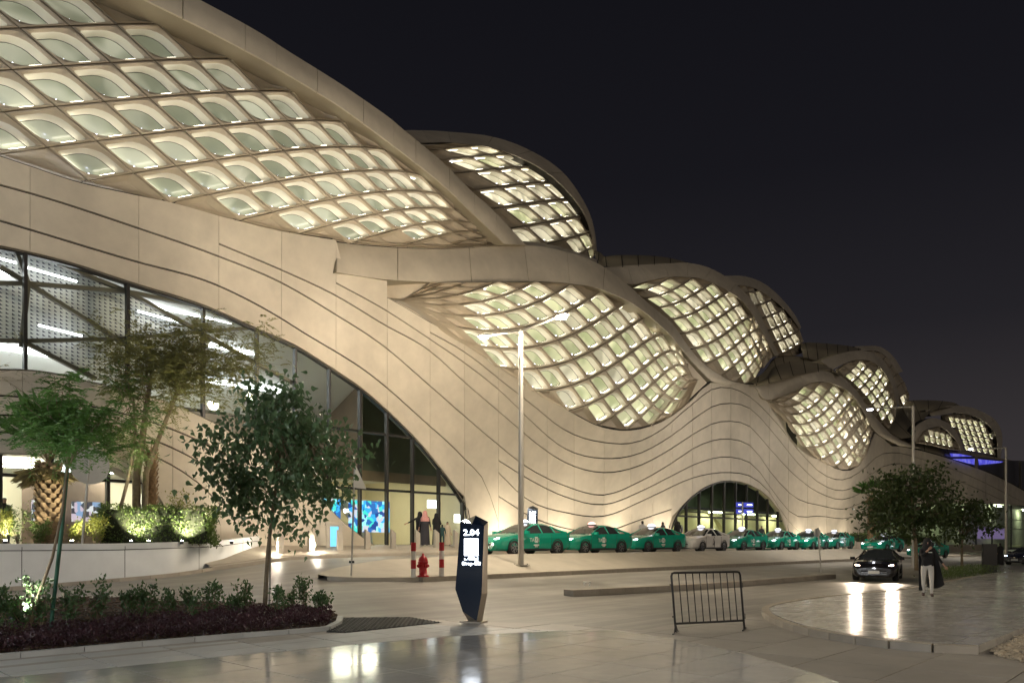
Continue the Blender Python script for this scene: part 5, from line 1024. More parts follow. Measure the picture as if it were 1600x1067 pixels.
# in-ground floodlights at the foot of the facade, washing it from below
wl = [(7.5, 1.6, 'beside the foot of the big glazed arch'), (13, 2.0, 'behind the frontmost taxi'), (19, 2.0, 'behind the second taxi'), (25, 1.8, 'at the near foot of the second arch'), (51.5, 1.6, 'at the far foot of the second arch'), (57, 2.0, 'between the second arch and the far arch'), (63, 1.8, 'near the floodlit palm'), (78, 1.8, 'under the near end of the glazed wing'), (95, 1.8, 'under the middle of the glazed wing'), (118, 1.8, 'under the far end of the glazed wing')]
for t, s_, wh in wl:
    c = Vector((*xy(t, s_), 0)); c.z = G(c.x, c.y)+.01; r = empty('ground_floodlight', c, 0, 'in-ground floodlight washing the facade '+wh, 'floodlight', 'ground floodlights along the facade')
    mb = MB(); mb.lathe(c, [(.16, 0), (.16, .03), (.13, .035)], 14); mb.build('ring', M_POLE, r); mb = MB(); mb.lathe(c+Vector((0, 0, .036)), [(.125, 0), (.12, .004)], 14); mb.build('lens', emis('flood_lens', (1, .9, .7), 12), r)
    l = bpy.data.lights.new('flood', 'SPOT'); l.energy = WASH*4*(1 if t < 70 else 3); l.color = (1, .88, .68); l.spot_size = math.radians(150); l.spot_blend = .6; l.shadow_soft_size = .15; lo = bpy.data.objects.new('flood', l); COL.objects.link(lo); lo.parent = r; lo.location = (0, 0, .10); lo.rotation_euler = (Vector((0, 0, 1))-NV*.35).to_track_quat('-Z', 'Y').to_euler()
# ================================================================ cars
M_TYRE = mat('tyre_rubber', (.015, .015, .015), .8); M_RIM = mat('alloy_rim', (.45, .45, .46), .3, metal=.9); M_CGLASS = mat('car_window_glass', (.035, .042, .042), .04, spec=.8, coat=.6)
M_GRILLE = mat('black_grille', (.01, .01, .011), .45); M_CHROME = mat('chrome_trim', (.6, .6, .6), .15, metal=1); M_PLATE = mat('number_plate', (.65, .65, .62), .5)
M_GREEN = mat('teal_green_car_paint', (.006, .33, .22), .2, coat=.8); M_WHITEC = mat('white_car_paint', (.62, .59, .55), .25, coat=.8); M_BLACKC = mat('black_car_paint', (.010, .009, .010), .18, coat=1)
M_HLC = emis('headlight_cool', (.78, .9, 1), 22); M_HLW = emis('headlight_warm', (1, .74, .55), 18); M_HLO = mat('headlight_unlit', (.55, .58, .6), .1, coat=.5)
M_TSIGN = emis('taxi_sign_white', (.9, .9, 1), 3); M_TSIGNP = emis('taxi_sign_pink', (1, .55, .5), 1.6); M_DECAL = mat('white_decal', (.75, .78, .75), .5); M_TAIL = mat('tail_lamp_red', (.35, .01, .01), .2, coat=.5)
ST = [  # x, half width, bottom, belt, roof half width, top
 (2.44, .68, .28, .57, .50, .61), (2.36, .80, .21, .65, .60, .69), (2.15, .88, .19, .735, .68, .785), (1.75, .915, .18, .82, .74, .875), (1.30, .92, .18, .885, .76, .935), (.90, .92, .18, .93, .76, .985),
 (.42, .92, .18, .95, .66, 1.21), (-.02, .92, .18, .96, .59, 1.375), (-.40, .92, .18, .97, .575, 1.425), (-.85, .92, .18, .98, .57, 1.42), (-1.25, .92, .18, .99, .56, 1.36), (-1.70, .92, .19, 1.0, .60, 1.215),
 (-2.10, .905, .20, 1.005, .68, 1.075), (-2.28, .88, .24, 1.0, .70, 1.05), (-2.40, .82, .30, .96, .68, 1.01), (-2.45, .74, .36, .82, .58, .87)]
def half(st):
    x, w, zb, zs, wt, zt = st; h = zs-zb
    return [(w*.80, zb), (w*.955, zb+.10), (w*.985, zb+.42*h), (w, zb+.72*h), (w*.975, zs), (wt*1.0+(w*.93-wt)*.10, zt-.075 if zt-zs > .15 else zs+(zt-zs)*.55), (wt*.80, zt-.012), (wt*.40, zt+.008), (0, zt+.012)]
def car_parts(paint, lit, roofsign, label, group, decal=True, hl=None):
    r = empty('taxi' if roofsign else 'parked_car', (0, 0, 0), 0, label, 'taxi' if roofsign else 'car', group)
    secs = []
    for st in ST:
        hf = half(st); secs.append([Vector((st[0], y, z)) for y, z in hf]+[Vector((st[0], -y, z)) for y, z in hf[-2::-1]])
    nS, nP = len(secs), len(secs[0]); body, glass = MB(), MB()
    for i in range(nS-1):
        for k in range(nP-1):
            q = [secs[i][k], secs[i][k+1], secs[i+1][k+1], secs[i+1][k]]; kk = min(k, nP-2-k)
            g = (kk == 4 and 6 <= i <= 10) or (kk in (5, 6, 7) and i in (5, 6)) or (kk in (5, 6, 7) and i in (10, 11)) or (kk == 4 and i == 11 and False)
            (glass if g else body).add(q, [[0, 1, 2, 3]], 0, True)
    body.poly(secs[0][::-1]); body.poly(secs[-1]); body.add([secs[i][0] for i in range(nS)]+[secs[i][-1] for i in range(nS)], [[i, i+1, nS+i+1, nS+i] for i in range(nS-1)])
    bo = body.build('body', paint, r, local=True); gl = glass.build('windows', M_CGLASS, r, local=True)
    for sg in (1, -1):     # window pillars, door seams, mirrors, handles
        for i, j in ((8, 8), (10, 10)):
            a, b = secs[i][4 if sg > 0 else nP-5], secs[j][5 if sg > 0 else nP-6]; mb = MB(); mb.tube([a+Vector((0, .004*sg, 0)), b+Vector((0, .006*sg, .02))], .03, 5); mb.build('pillar', paint, r, local=True)
        mb = MB(); mb.tube([secs[5][4 if sg > 0 else nP-5]+Vector((0, 0, .02)), secs[6][5 if sg > 0 else nP-6], secs[7][5 if sg > 0 else nP-6]+Vector((0, 0, .01))], .03, 5); mb.build('pillar', paint, r, local=True)
        mb = MB(); mb.tube([secs[10][5 if sg > 0 else nP-6], secs[11][5 if sg > 0 else nP-6], secs[12][4 if sg > 0 else nP-5]], .045, 5); mb.build('pillar', paint, r, local=True)
        for xd in (.95, -.12, -1.02):
            mb = MB(); mb.box((xd, sg*.912, .60), (.012, .02, .62)); mb.build('door_seam', M_GRILLE, r, local=True)
        mb = MB(); mb.box((.72, sg*1.02, 1.0), (.16, .2, .13), .15*sg, taper=.85); mb.build('mirror', paint if paint != M_BLACKC else M_BLACKC, r, local=True)
        for xd in (-.02, -.95):
            mb = MB(); mb.box((xd-.12, sg*.925, .80), (.17, .03, .025)); mb.build('handle', M_CHROME if paint == M_BLACKC else paint, r, local=True)
        mb = MB(); mb.tube([(2.30, sg*.52, .655), (2.22, sg*.70, .68), (2.02, sg*.845, .715)], [.04, .075, .035], 8); mb.build('headlight', hl if hl else (M_HLC if lit else M_HLO), r, local=True)
        mb = MB(); mb.tube([(-2.36, sg*.45, .84), (-2.3, sg*.7, .86), (-2.12, sg*.875, .86)], .05, 6); mb.build('tail_lamp', M_TAIL, r, local=True)
        mb = MB(); mb.tube([(2.36, sg*.60, .40), (2.27, sg*.76, .36), (2.20, sg*.82, .44)], .03, 6); mb.build('fog_lamp', M_CHROME if not lit else M_RIM, r, local=True)
        for xw in (1.40, -1.42):
            wl = empty('wheel', (xw, sg*.80, .335)); wl.parent = r
            mb = MB(); N = 20; prof = [(.20, .115*sg), (.30, .13*sg), (.335, .095*sg), (.335, -.09*sg), (.30, -.12*sg), (.2, -.1*sg)]
            vs = [Vector((rad*math.cos(2*math.pi*k/N), y, rad*math.sin(2*math.pi*k/N))) for rad, y in prof for k in range(N)]
            mb.add(vs, [[i*N+k, i*N+(k+1) % N, (i+1)*N+(k+1) % N, (i+1)*N+k] for i in range(5) for k in range(N)], 0, True); mb.build('tyre', M_TYRE, wl, local=True)
            mb = MB()
            for k in range(5):
                a = 2*math.pi*k/5; d_ = Vector((math.cos(a), 0, math.sin(a))); e_ = Vector((-math.sin(a), 0, math.cos(a)))
                for sp in (-.25, .25):
                    dd = Vector((math.cos(a+sp), 0, math.sin(a+sp))); y = Vector((0, .118*sg, 0)); mb.add([d_*.03+e_*.02+y, d_*.03-e_*.02+y, dd*.222-e_*.016+y, dd*.222+e_*.016+y], [[0, 1, 2, 3]])
            vs = [Vector((rad*math.cos(2*math.pi*k/N), .117*sg, rad*math.sin(2*math.pi*k/N))) for rad in (.205, .235) for k in range(N)]; mb.add(vs, [[k, (k+1) % N, N+(k+1) % N, N+k] for k in range(N)]); mb.build('rim', M_RIM, wl, local=True)
            mb = MB(); mb.poly([Vector((.205*math.cos(2*math.pi*k/N), .095*sg, .205*math.sin(2*math.pi*k/N))) for k in range(N)]); mb.build('brake_disc', M_GRILLE, wl, local=True)
            mb = MB(); vs = []
            for rad in (.30, .395):
                for k in range(13): a = math.pi*(-.12+1.24*k/12); vs.append(Vector((xw+rad*math.cos(a), sg*(.925 if rad > .35 else .90), .335+rad*math.sin(a))))
            mb.add(vs, [[k, k+1, 14+k, 13+k] for k in range(12)]); mb.build('wheel_arch', M_GRILLE, r, local=True)
        mb = MB(); mb.box((0, sg*.90, .24), (2.1, .05, .09)); mb.build('sill', M_GRILLE, r, local=True)
        if decal and sg > 0:
            for tx, x0, z0, sz in (('TA', .30, .66, .24), ('I', -.14, .66, .24)):
                me = text_mesh(tx, sz, .003); me.materials.clear(); me.materials.append(M_DECAL); o = link_mesh('door_lettering', me, r, (x0, .925, z0)); o.rotation_euler = (math.radians(90), 0, math.radians(180))
            mb = MB(); mb.box((.02, .925, .68), (.2, .008, .26)); mb.build('door_emblem', M_DECAL, r, local=True)
            me = text_mesh('X', .2, .003); me.materials.clear(); me.materials.append(paint); o = link_mesh('door_lettering', me, r, (.02, .932, .68)); o.rotation_euler = (math.radians(90), 0, math.radians(180))
            mb = MB(); mb.box((.02, .925, .45), (.34, .008, .05)); mb.box((.02, .925, .38), (.2, .008, .03)); mb.build('door_number', M_DECAL, r, local=True)
    mb = MB(); mb.add([Vector(v) for v in ((2.452, -.50, .50), (2.452, .50, .50), (2.40, .62, .26), (2.40, -.62, .26))], [[0, 1, 2, 3]]); mb.build('grille', M_GRILLE, r, local=True)
    for z in (.34, .42):
        mb = MB(); mb.box((2.44, 0, z), (.03, 1.0, .014)); mb.build('grille_bar', M_CHROME if not lit else M_RIM, r, local=True)
    mb = MB(); mb.box((2.455, 0, .42), (.02, .44, .13)); mb.build('number_plate', M_PLATE, r, local=True)
    mb = MB(); mb.box((2.44, 0, .60), (.05, .16, .05), taper=.8); mb.build('badge', M_CHROME, r, local=True)
    mb = MB(); mb.box((-2.455, 0, .62), (.02, .46, .13)); mb.build('number_plate', M_PLATE, r, local=True)
    for sg in (1, -1):
        mb = MB(); mb.box((1.0, sg*.3, .985), (.03, .5, .02), .1*sg); mb.build('wiper', M_GRILLE, r, local=True)
    if roofsign:
        mb = MB(); mb.box((-.18, 0, 1.435), (.14, .5, .04)); mb.build('sign_base', M_GRILLE, r, local=True)
        mb = MB(); P = [[Vector((-.18+.10*sx, .2*math.cos(a)*(1 if abs(sx) < 1 else .93), 1.46+.13*max(math.sin(a), 0)*(1 if abs(sx) < 1 else .9))) for a in np.linspace(0, math.pi, 9)] for sx in (-1, -.6, .6, 1)]
        mb.grid(P, 0, True); mb.poly(P[0]); mb.poly(P[-1][::-1]); mb.build('roof_sign', roofsign, r, local=True)
    return r
def place(r, X, Y, z, heading, pitch=0):
    r.location = (X, Y, z); r.rotation_euler = (0, -pitch, heading); return r
HEAD = math.atan2(-TD[1], -TD[0])
taxi_g = car_parts(M_GREEN, True, M_TSIGN, 'x', 'taxis queuing along the station kerb')
taxi_w = car_parts(M_WHITEC, False, M_TSIGN, 'x', 'taxis queuing along the station kerb', decal=False)
mb = MB(); mb.tube([(.0, .926, .72), (-.05, .927, .55), (.08, .927, .42)], .02, 5); mb.tube([(-.05, .927, .55), (-.12, .927, .40)], .016, 5); mb.lathe((.02, .925, .75), [(.03, 0), (.03, .04)], 8); mb.build('door_emblem', M_GRILLE, taxi_w, local=True)
TX = [(815, 868, 0), (921, 868, 1), (1015, 865, 0), (1093, 864, 2), (1157, 862, 0), (1214, 861, 0), (1262, 860, 0), (1302, 860, 0)]
labs = ['frontmost green taxi of the queue, half hidden by the lamp post', 'green taxi with a pink roof sign, second in the queue', 'green taxi between the pink-sign taxi and the white one', 'white taxi in the queue among the green ones', 'green taxi directly behind the white one, before the second arch', 'green taxi second behind the white one, roof sign glowing', 'green taxi third behind the white one, headlights glaring', 'green taxi fourth behind the white one, beside the round sign']
for k, (x, y, kind) in enumerate(TX):
    k_ = (x-800)/FPX; s0 = 8.7+(.25*math.sin(k*2.3)); Yv = (S_CAM-s0)/(.68-SN[0]*k_); X = k_*Yv; t, s = ts(X, Yv)
    src = taxi_w if kind == 2 else taxi_g; o = src if (k == 0 or kind == 2) else copy_tree(src)
    place(o, X, Yv, lane(t)+.005, HEAD+random.uniform(-.045, .045)); o['label'] = labs[k]
    if kind == 1:
        for c in o.children:
            if c.name.startswith('roof_sign'): c.data = c.data.copy(); c.data.materials.clear(); c.data.materials.append(M_TSIGNP)
for x, yb, Yv, lab, dh in ((1379, 862, 63.5, 'green taxi farther along, showing above the roof of the black car', -.08), (1450, 872, 66, 'last green taxi, seen behind the walking person', -.12)):
    o = copy_tree(taxi_g); X = (x-800)/FPX*Yv; z = EYE-(yb-HORIZ)/FPX*Yv; place(o, X, Yv, G(X, Yv), HEAD+dh); o['label'] = lab
black = car_parts(M_BLACKC, False, None, 'black saloon car driving towards the plaza with bright headlights', None, decal=False, hl=M_HLW)
if 'group' in black: del black['group']
bp = at(1392, 911, 34.5); place(black, bp.x, bp.y+1.2, G(bp.x, bp.y)+.005, math.atan2(-.88, -.50))
for sg in (1, -1):
    l = bpy.data.lights.new('headlight_beam', 'SPOT'); l.energy = 450; l.color = (1, .80, .60); l.spot_size = math.radians(58); l.spot_blend = .8; l.shadow_soft_size = .2
    lo = bpy.data.objects.new('headlight_beam', l); COL.objects.link(lo); lo.parent = black; lo.location = (2.5, sg*.72, .68); lo.rotation_euler = Vector((1, 0, -.2)).to_track_quat('-Z', 'Y').to_euler()
dk = car_parts(mat('dark_blue_car_paint', (.012, .015, .03), .25, coat=.8), True, None, 'dark car at the far edge of the road beside the last lamp post', None, decal=False)
if 'group' in dk: del dk['group']
place(dk, *at(1606, 872, 60).to_2d(), G(*at(1606, 872, 60).to_2d()), HEAD-.2)
# ================================================================ people
M_SKIN = mat('skin', (.42, .25, .17), .55); M_HAIR = mat('black_hair', (.012, .009, .008), .5); M_ABAYA = mat('black_cloth', (.010, .010, .011), .85); M_THOBE = mat('dark_thobe', (.03, .028, .035), .8)
M_GHUTRA = mat('red_white_headscarf', (.55, .26, .24), .8, var=.5, vscale=60); M_TROU = mat('pale_trousers', (.58, .56, .52), .75, var=.05, vscale=8); M_SHOE = mat('brown_shoes', (.06, .03, .025), .5); M_GRNC = mat('green_child_clothes', (.02, .06, .06), .8); M_CREAMC = mat('cream_dress', (.52, .44, .33), .8)
M_BLUEC = mat('blue_sleeves', (.05, .08, .2), .8); M_GREYC = mat('grey_back_shirt', (.4, .4, .38), .8)
def skinned(name, V, E, R, mats, pick, parent, lvl=2):
    """one continuous body grown from a skeleton of joints"""
    me = bpy.data.meshes.new(name); me.from_pydata([tuple(v) for v in V], E, []); o = bpy.data.objects.new(name, me); COL.objects.link(o)
    sk = o.modifiers.new('skin', 'SKIN'); sk.use_smooth_shade = True; su = o.modifiers.new('sub', 'SUBSURF'); su.levels = lvl; su.render_levels = lvl
    for i, r in enumerate(R):
        d = me.skin_vertices[0].data[i]; d.radius = (r, r) if not hasattr(r, '__len__') else r; d.use_root = (i == 0)
    bpy.context.view_layer.update(); m2 = bpy.data.meshes.new_from_object(o.evaluated_get(bpy.context.evaluated_depsgraph_get())); bpy.data.objects.remove(o); m2.name = name
    m2.materials.clear()
    for m in mats: m2.materials.append(m)
    for p in m2.polygons: p.material_index = pick(p.center); p.use_smooth = True
    return link_mesh(name, m2, parent)
def figure(base, rz, label, h=1.74, top=M_ABAYA, legs=M_TROU, shoes=M_SHOE, hair=M_HAIR, arms=None, stride=.16, robe=None, veil=None, lvl=1, extra=None):
    """local frame: +X is forward; arms: ((elbow, hand) left, right) offsets in body heights of 1.74 m"""
    r = empty('person', base, rz, label, 'person', None); k = h/1.74
    V, E, R = [], [], []
    def j(p, rad, par=None): V.append(Vector(p)*k); R.append((rad[0]*k, rad[1]*k) if hasattr(rad, '__len__') else rad*k); (E.append((par, len(V)-1)) if par is not None else None); return len(V)-1
    pel = j((0, 0, .94), (.125, .16)); wa = j((0, 0, 1.10), (.105, .145), pel); ch = j((0, 0, 1.30), (.12, .185), wa); nk = j((0, 0, 1.475), .065, ch); hd = j((.015, 0, 1.57), .085, nk); hd2 = j((.025, 0, 1.65), .098, hd); j((.01, 0, 1.72), .07, hd2)
    arms = arms or (((-.06, .06, -.26), (.02, .05, -.25)), ((.02, -.06, -.26), (.10, -.04, -.24)))
    for sg, (e_, h_) in zip((1, -1), arms):
        sh = j((0, sg*.185, 1.40), .068, ch); el = j(Vector((0, sg*.185, 1.40))+Vector(e_), .046, sh); wr = j(Vector((0, sg*.185, 1.40))+Vector(e_)+Vector(h_), .030, el)
        dr = Vector(h_).normalized(); pa = j(V[wr]/k+dr*.06, (.042, .02), wr)
        sd_ = dr.cross(Vector((1, 0, 0))).normalized() if abs(dr.x) < .9 else Vector((0, 1, 0))
        for q, ln in ((-.03, .065), (-.01, .08), (.012, .075), (.032, .06)):
            f1 = j(V[pa]/k+dr*.03+sd_*q, .010, pa); j(V[f1]/k+dr*ln+Vector((.012, 0, 0)), .008, f1)
        t1 = j(V[wr]/k+dr*.03+Vector((.035, 0, 0)), .011, wr); j(V[t1]/k+dr*.045+Vector((.02, 0, 0)), .009, t1)
    for sg in (1, -1):
        st_ = stride*sg; hip = j((0, sg*.095, .88), .098, pel); kn = j((st_*.55+.03, sg*.10, .49), .066, hip); an = j((st_, sg*.10, .09), .044, kn); hl = j((st_+.03, sg*.10, .045), (.04, .045), an); j((st_+.19, sg*.105, .035), (.03, .045), hl)
    face_lo = 1.50*k
    def pick(c):
        if c.z > face_lo: return 3 if (c.z > 1.655*k or c.x < .0) else 2
        if c.z < .10*k: return 4
        hands = any((c-V[i]).length < .13*k for i in palms)
        if hands: return 2
        return 1 if c.z < .93*k and abs(c.y) < .24*k else 0
    palms = [i for i, v in enumerate(R) if hasattr(v, '__len__') and abs(v[0]-.042*k) < 1e-6]
    skinned('body', V, E, R, [top, legs, M_SKIN, hair, shoes], pick, r, lvl)
    def cloth(name, prof, m, n=16, fold=.0, ph=0., cx=0):
        mb = MB(); P = []
        for z, rx, ry, ox in prof:
            P.append([Vector((ox+rx*math.cos(a)*(1+fold*math.sin(7*a+ph)*max(0, 1.2-z)), ry*math.sin(a)*(1+fold*math.sin(6*a+ph)*max(0, 1.2-z)), z))*k for a in np.linspace(0, 2*math.pi, n+1)])
        mb.grid(P, 0, True); o = mb.build(name, m, r, local=True); return o
    if robe: cloth('robe', [(.05, .23, .25, .0), (.35, .20, .235, 0), (.75, .165, .215, 0), (1.0, .15, .20, 0), (1.25, .145, .215, 0), (1.40, .12, .20, 0), (1.46, .07, .10, 0)], robe, fold=.10)
    if veil: cloth('headscarf', [(1.22, .15, .235, -.03), (1.36, .14, .225, -.03), (1.46, .115, .16, -.02), (1.55, .115, .125, -.015), (1.64, .118, .118, -.01), (1.72, .10, .10, 0), (1.765, .05, .05, 0), (1.77, .005, .005, 0)], veil, 14)
    # face: eyes, nose, mouth
    if not (veil and extra == 'back'):
        mb = MB(); mb.box(Vector((.125, 0, 1.615))*k, (.03*k, .022*k, .04*k)); mb.build('nose', M_SKIN, r, local=True)
        for sg in (1, -1): mb = MB(); mb.lathe(Vector((.113, sg*.034, 1.635))*k, [(.011*k, 0), (.011*k, .010*k)], 6); mb.build('eye', M_HAIR, r, local=True)
        mb = MB(); mb.box(Vector((.112, 0, 1.565))*k, (.012*k, .045*k, .01*k)); mb.build('mouth', mat('lips', (.25, .09, .08), .5), r, local=True)
    return r
def stand(x, s, z=None):
    k_ = (x-800)/FPX; Yv = (S_CAM-s)/(.68-SN[0]*k_); X = k_*Yv; return Vector((X, Yv, G(X, Yv) if z is None else z))
away = math.radians(95); toward = math.radians(-92)
# the walking person in the headlights
wp = gpx(1449, 931); wz = G0(*ts(wp.x, wp.y))+.125; wp = at(1449, 931, (EYE-wz)*FPX/(931-HORIZ)); wp.z = wz
pw_ = figure(wp, math.radians(-112), 'person in black hooded top and pale trousers walking towards us, black coat flying open', 1.70, M_ABAYA, M_TROU, stride=.13, veil=M_ABAYA, lvl=2,
    arms=(((.10, .10, -.25), (.02, .14, -.20)), ((.20, .02, -.18), (.12, .14, .17))))
mb = MB(); P = []
for i_, q in enumerate(np.linspace(0, 1, 9)):        # open black garment blowing out from the shoulder
    P.append([Vector((-.10-.10*v+.05*math.sin(5*q+4*v), .02+.20*q+(.08+.17*v**1.2)*q, 1.38-.22*q-(1.12-.30*q*q)*v)) for v in np.linspace(0, 1, 9)])
mb.grid(P, 0, True); mb.grid([[p+Vector((-.03, 0, 0)) for p in row] for row in P], 0, True, True); mb.build('open_garment', M_ABAYA, pw_, local=True)
mb = MB(); mb.grid([[Vector((-.06, -.12-.10*q, 1.36-1.2*v)) for v in np.linspace(0, 1, 5)] for q in np.linspace(0, 1, 4)], 0, True); mb.build('garment_side', M_ABAYA, pw_, local=True)
mb = MB(); mb.box((.135, .06, 1.30), (.01, .10, .025)); mb.build('shirt_print', M_DECAL, pw_, local=True)
# family at the glass
figure(stand(656, 1.7), away+.2, 'person in a black robe reaching out to the glass beside the red headscarf', 1.70, M_ABAYA, M_ABAYA, robe=M_ABAYA, veil=M_ABAYA, arms=(((-.02, .24, -.14), (.0, .26, -.12)), ((0, -.05, -.26), (.05, -.02, -.24))), extra='back')
figure(stand(664, 2.1), away, 'man in a red checked headscarf and dark robe walking beside the glass', 1.76, M_THOBE, M_THOBE, robe=M_THOBE, veil=M_GHUTRA, extra='back')
figure(stand(682, 2.0), away-.3, 'woman in a full black robe looking at her phone near the glass', 1.66, M_ABAYA, M_ABAYA, robe=M_ABAYA, veil=M_ABAYA, arms=(((.05, .03, -.26), (.22, .0, .06)), ((.06, -.03, -.26), (.22, .04, .06))), extra='back')
figure(stand(691, 2.2), away, 'small child in dark green walking between two adults', 1.12, M_GRNC, M_GRNC, stride=.22)
figure(stand(699, 2.1), toward+.4, 'girl with long dark hair in a cream dress', 1.26, M_CREAMC, M_CREAMC, robe=M_CREAMC)
# passers-by behind the taxis
figure(stand(1004, 4.2), away, 'man in a white shirt standing behind the third taxi', 1.72, mat('white_shirt', (.6, .6, .58), .8), M_THOBE)
figure(stand(1036, 4.6), away+.6, 'man in dark clothes behind the gap before the white taxi', 1.70, M_THOBE, M_THOBE)
figure(stand(1059, 5.0), away, 'man in a black jacket walking behind the white taxi', 1.80, M_ABAYA, M_THOBE)
figure(stand(1190, 4.6), toward, 'person in dark clothes behind the taxis at the second arch', 1.66, M_THOBE, M_THOBE)
bkp = figure(stand(1061.5, 2.2), away, 'person with blue sleeves and a pale backpack by the second arch', 1.74, M_BLUEC, M_BLUEC); bkp.location = stand(1076, 3.0) if False else stand(1061.5, 2.2)
mb = MB(); mb.box((-.19, 0, 1.2), (.16, .3, .42), taper=.85); mb.build('backpack', M_GREYC, bkp, local=True)
figure(stand(6, -.6, 1.62), toward+.9, 'man in a black shirt inside the small arched shop window', 1.76, M_ABAYA, M_THOBE)
figure(at(1563, 862, 60) if False else Vector((*at(1563, 870, 58).to_2d(), G(*at(1563, 870, 58).to_2d()))), away, 'person in dark robe far away beside the last lamp post', 1.7, M_ABAYA, M_ABAYA, robe=M_ABAYA)
# ================================================================ planting
def leaf_mat(name, a, b, rough=.45, scale=2.5):
    m = bpy.data.materials.new(name); m.use_nodes = True; n = m.node_tree.nodes; l = m.node_tree.links; p = n['Principled BSDF']
    tcn = n.new('ShaderNodeTexCoord'); nz = n.new('ShaderNodeTexNoise'); nz.inputs['Scale'].default_value = scale; nz.inputs['Detail'].default_value = 8; nz.inputs['Roughness'].default_value = .8; l.new(tcn.outputs['Object'], nz.inputs['Vector'])
    r = n.new('ShaderNodeValToRGB'); r.color_ramp.elements[0].position = .32; r.color_ramp.elements[1].position = .68; r.color_ramp.elements[0].color = (*a, 1); r.color_ramp.elements[1].color = (*b, 1); l.new(nz.outputs['Fac'], r.inputs[0])
    p.inputs['Roughness'].default_value = rough; l.new(r.outputs[0], p.inputs['Base Color'])
    tl = n.new('ShaderNodeBsdfTranslucent'); l.new(r.outputs[0], tl.inputs[0]); mx = n.new('ShaderNodeMixShader'); mx.inputs[0].default_value = .3; l.new(p.outputs[0], mx.inputs[1]); l.new(tl.outputs[0], mx.inputs[2]); l.new(mx.outputs[0], n['Material Output'].inputs[0])
    return m
LF_FIG = leaf_mat('fig_leaf', (.06, .12, .05), (.15, .24, .12), .35); LF_FEA = leaf_mat('feathery_leaf', (0.068, 0.128, 0.030), (0.180, 0.255, 0.068)); LF_DRY = leaf_mat('olive_feathery_leaf', (.15, .155, .045), (.30, .29, .10)); LF_HED = leaf_mat('hedge_leaf', (0.045, 0.090, 0.018), (0.135, 0.195, 0.038)); LF_PUR = leaf_mat('purple_groundcover_leaf', (0.033, 0.015, 0.021), (0.090, 0.038, 0.048)); LF_SHR = leaf_mat('shrub_leaf', (0.045, 0.105, 0.038), (0.120, 0.195, 0.075)); LF_YEL = leaf_mat('yellow_green_leaf', (0.150, 0.180, 0.030), (0.300, 0.300, 0.060)); LF_PALM = leaf_mat('palm_leaf', (.055, .15, .03), (.14, .28, .06)); LF_DEAD = leaf_mat('dead_palm_leaf', (0.180, 0.135, 0.060), (0.300, 0.255, 0.120)); LF_TREE = leaf_mat('street_tree_leaf', (.03, .055, .015), (.085, .12, .035))
M_BARK = mat('grey_brown_bark', (.20, .155, .10), .8, var=.3, vscale=8, bump=.5, bscale=25); M_PBARK = mat('palm_bark', (.27, .18, .10), .8, var=.35, vscale=7, bump=.5, bscale=18); M_STAKE = mat('green_stake', (.02, .10, .06), .5)
SHAPES = {
 'heart': (np.array([(0, 0, 0), (-.34, .16, .05), (-.40, .38, .07), (-.20, .66, .03), (0, 1.15, -.08), (.20, .66, .03), (.40, .38, .07), (.34, .16, .05)]), [[0, 1, 2, 3], [0, 3, 4], [0, 4, 5], [0, 5, 6, 7]]),
 'oval': (np.array([(0, 0, 0), (-.26, .4, .05), (0, 1, 0), (.26, .4, .05)]), [[0, 1, 2], [0, 2, 3]]),
 'blade': (np.array([(0, 0, 0), (-.12, .45, .02), (0, 1, -.05), (.12, .45, .02)]), [[0, 1, 2], [0, 2, 3]])}
class Leaves:
    def __init__(s): s.v = []; s.f = []; s.n = 0
    def add(s, pos, size, direc=None, shape='oval', droop=0., rnd=1.0):
        """pos Nx3; leaves point along direc (Nx3) with random roll"""
        pos = np.asarray(pos, float); N = len(pos)
        if N == 0: return
        d = RNG.normal(size=(N, 3))*rnd
        if direc is not None: d = d*.6+np.asarray(direc, float)
        d[:, 2] -= droop; d /= np.linalg.norm(d, axis=1, keepdims=True)+1e-9
        a = RNG.normal(size=(N, 3)); x = np.cross(d, a); x /= np.linalg.norm(x, axis=1, keepdims=True)+1e-9; z = np.cross(x, d)
        V, F = SHAPES[shape]; sz = size*RNG.uniform(.7, 1.25, N)
        P = pos[:, None, :]+sz[:, None, None]*(V[None, :, 0, None]*x[:, None, :]+V[None, :, 1, None]*d[:, None, :]+V[None, :, 2, None]*z[:, None, :])
        s.v.append(P.reshape(-1, 3)); k = len(V)
        for i in range(N): s.f.extend([[s.n+i*k+q for q in f] for f in F])
        s.n += N*k
    def build(s, name, m, parent=None, origin=None):
        V = np.concatenate(s.v); og = np.array(world_origin(parent) if parent is not None else (origin if origin is not None else (0, 0, 0)))
        me = bpy.data.meshes.new(name); me.from_pydata((V-og).tolist(), [], s.f); me.materials.append(m); me.update()
        return link_mesh(name, me, parent, None if parent is not None else tuple(og))
def limb(mb, a, b, r0, r1, wob=.06, n=6):
    a, b = Vector(a), Vector(b); L = (b-a).length; pts = [a.lerp(b, q)+Vector(RNG.normal(size=3))*wob*L*math.sin(math.pi*q)*.5+Vector((0, 0, .12*L*math.sin(math.pi*q)*.5)) for q in np.linspace(0, 1, n)]
    mb.tube(pts, list(np.linspace(r0, r1, n)), 6); return pts
def ball(n, shell=.55):
    p = RNG.normal(size=(n, 3)); p /= np.linalg.norm(p, axis=1, keepdims=True); return p*(RNG.uniform(shell**3, 1, n)**(1/3))[:, None]
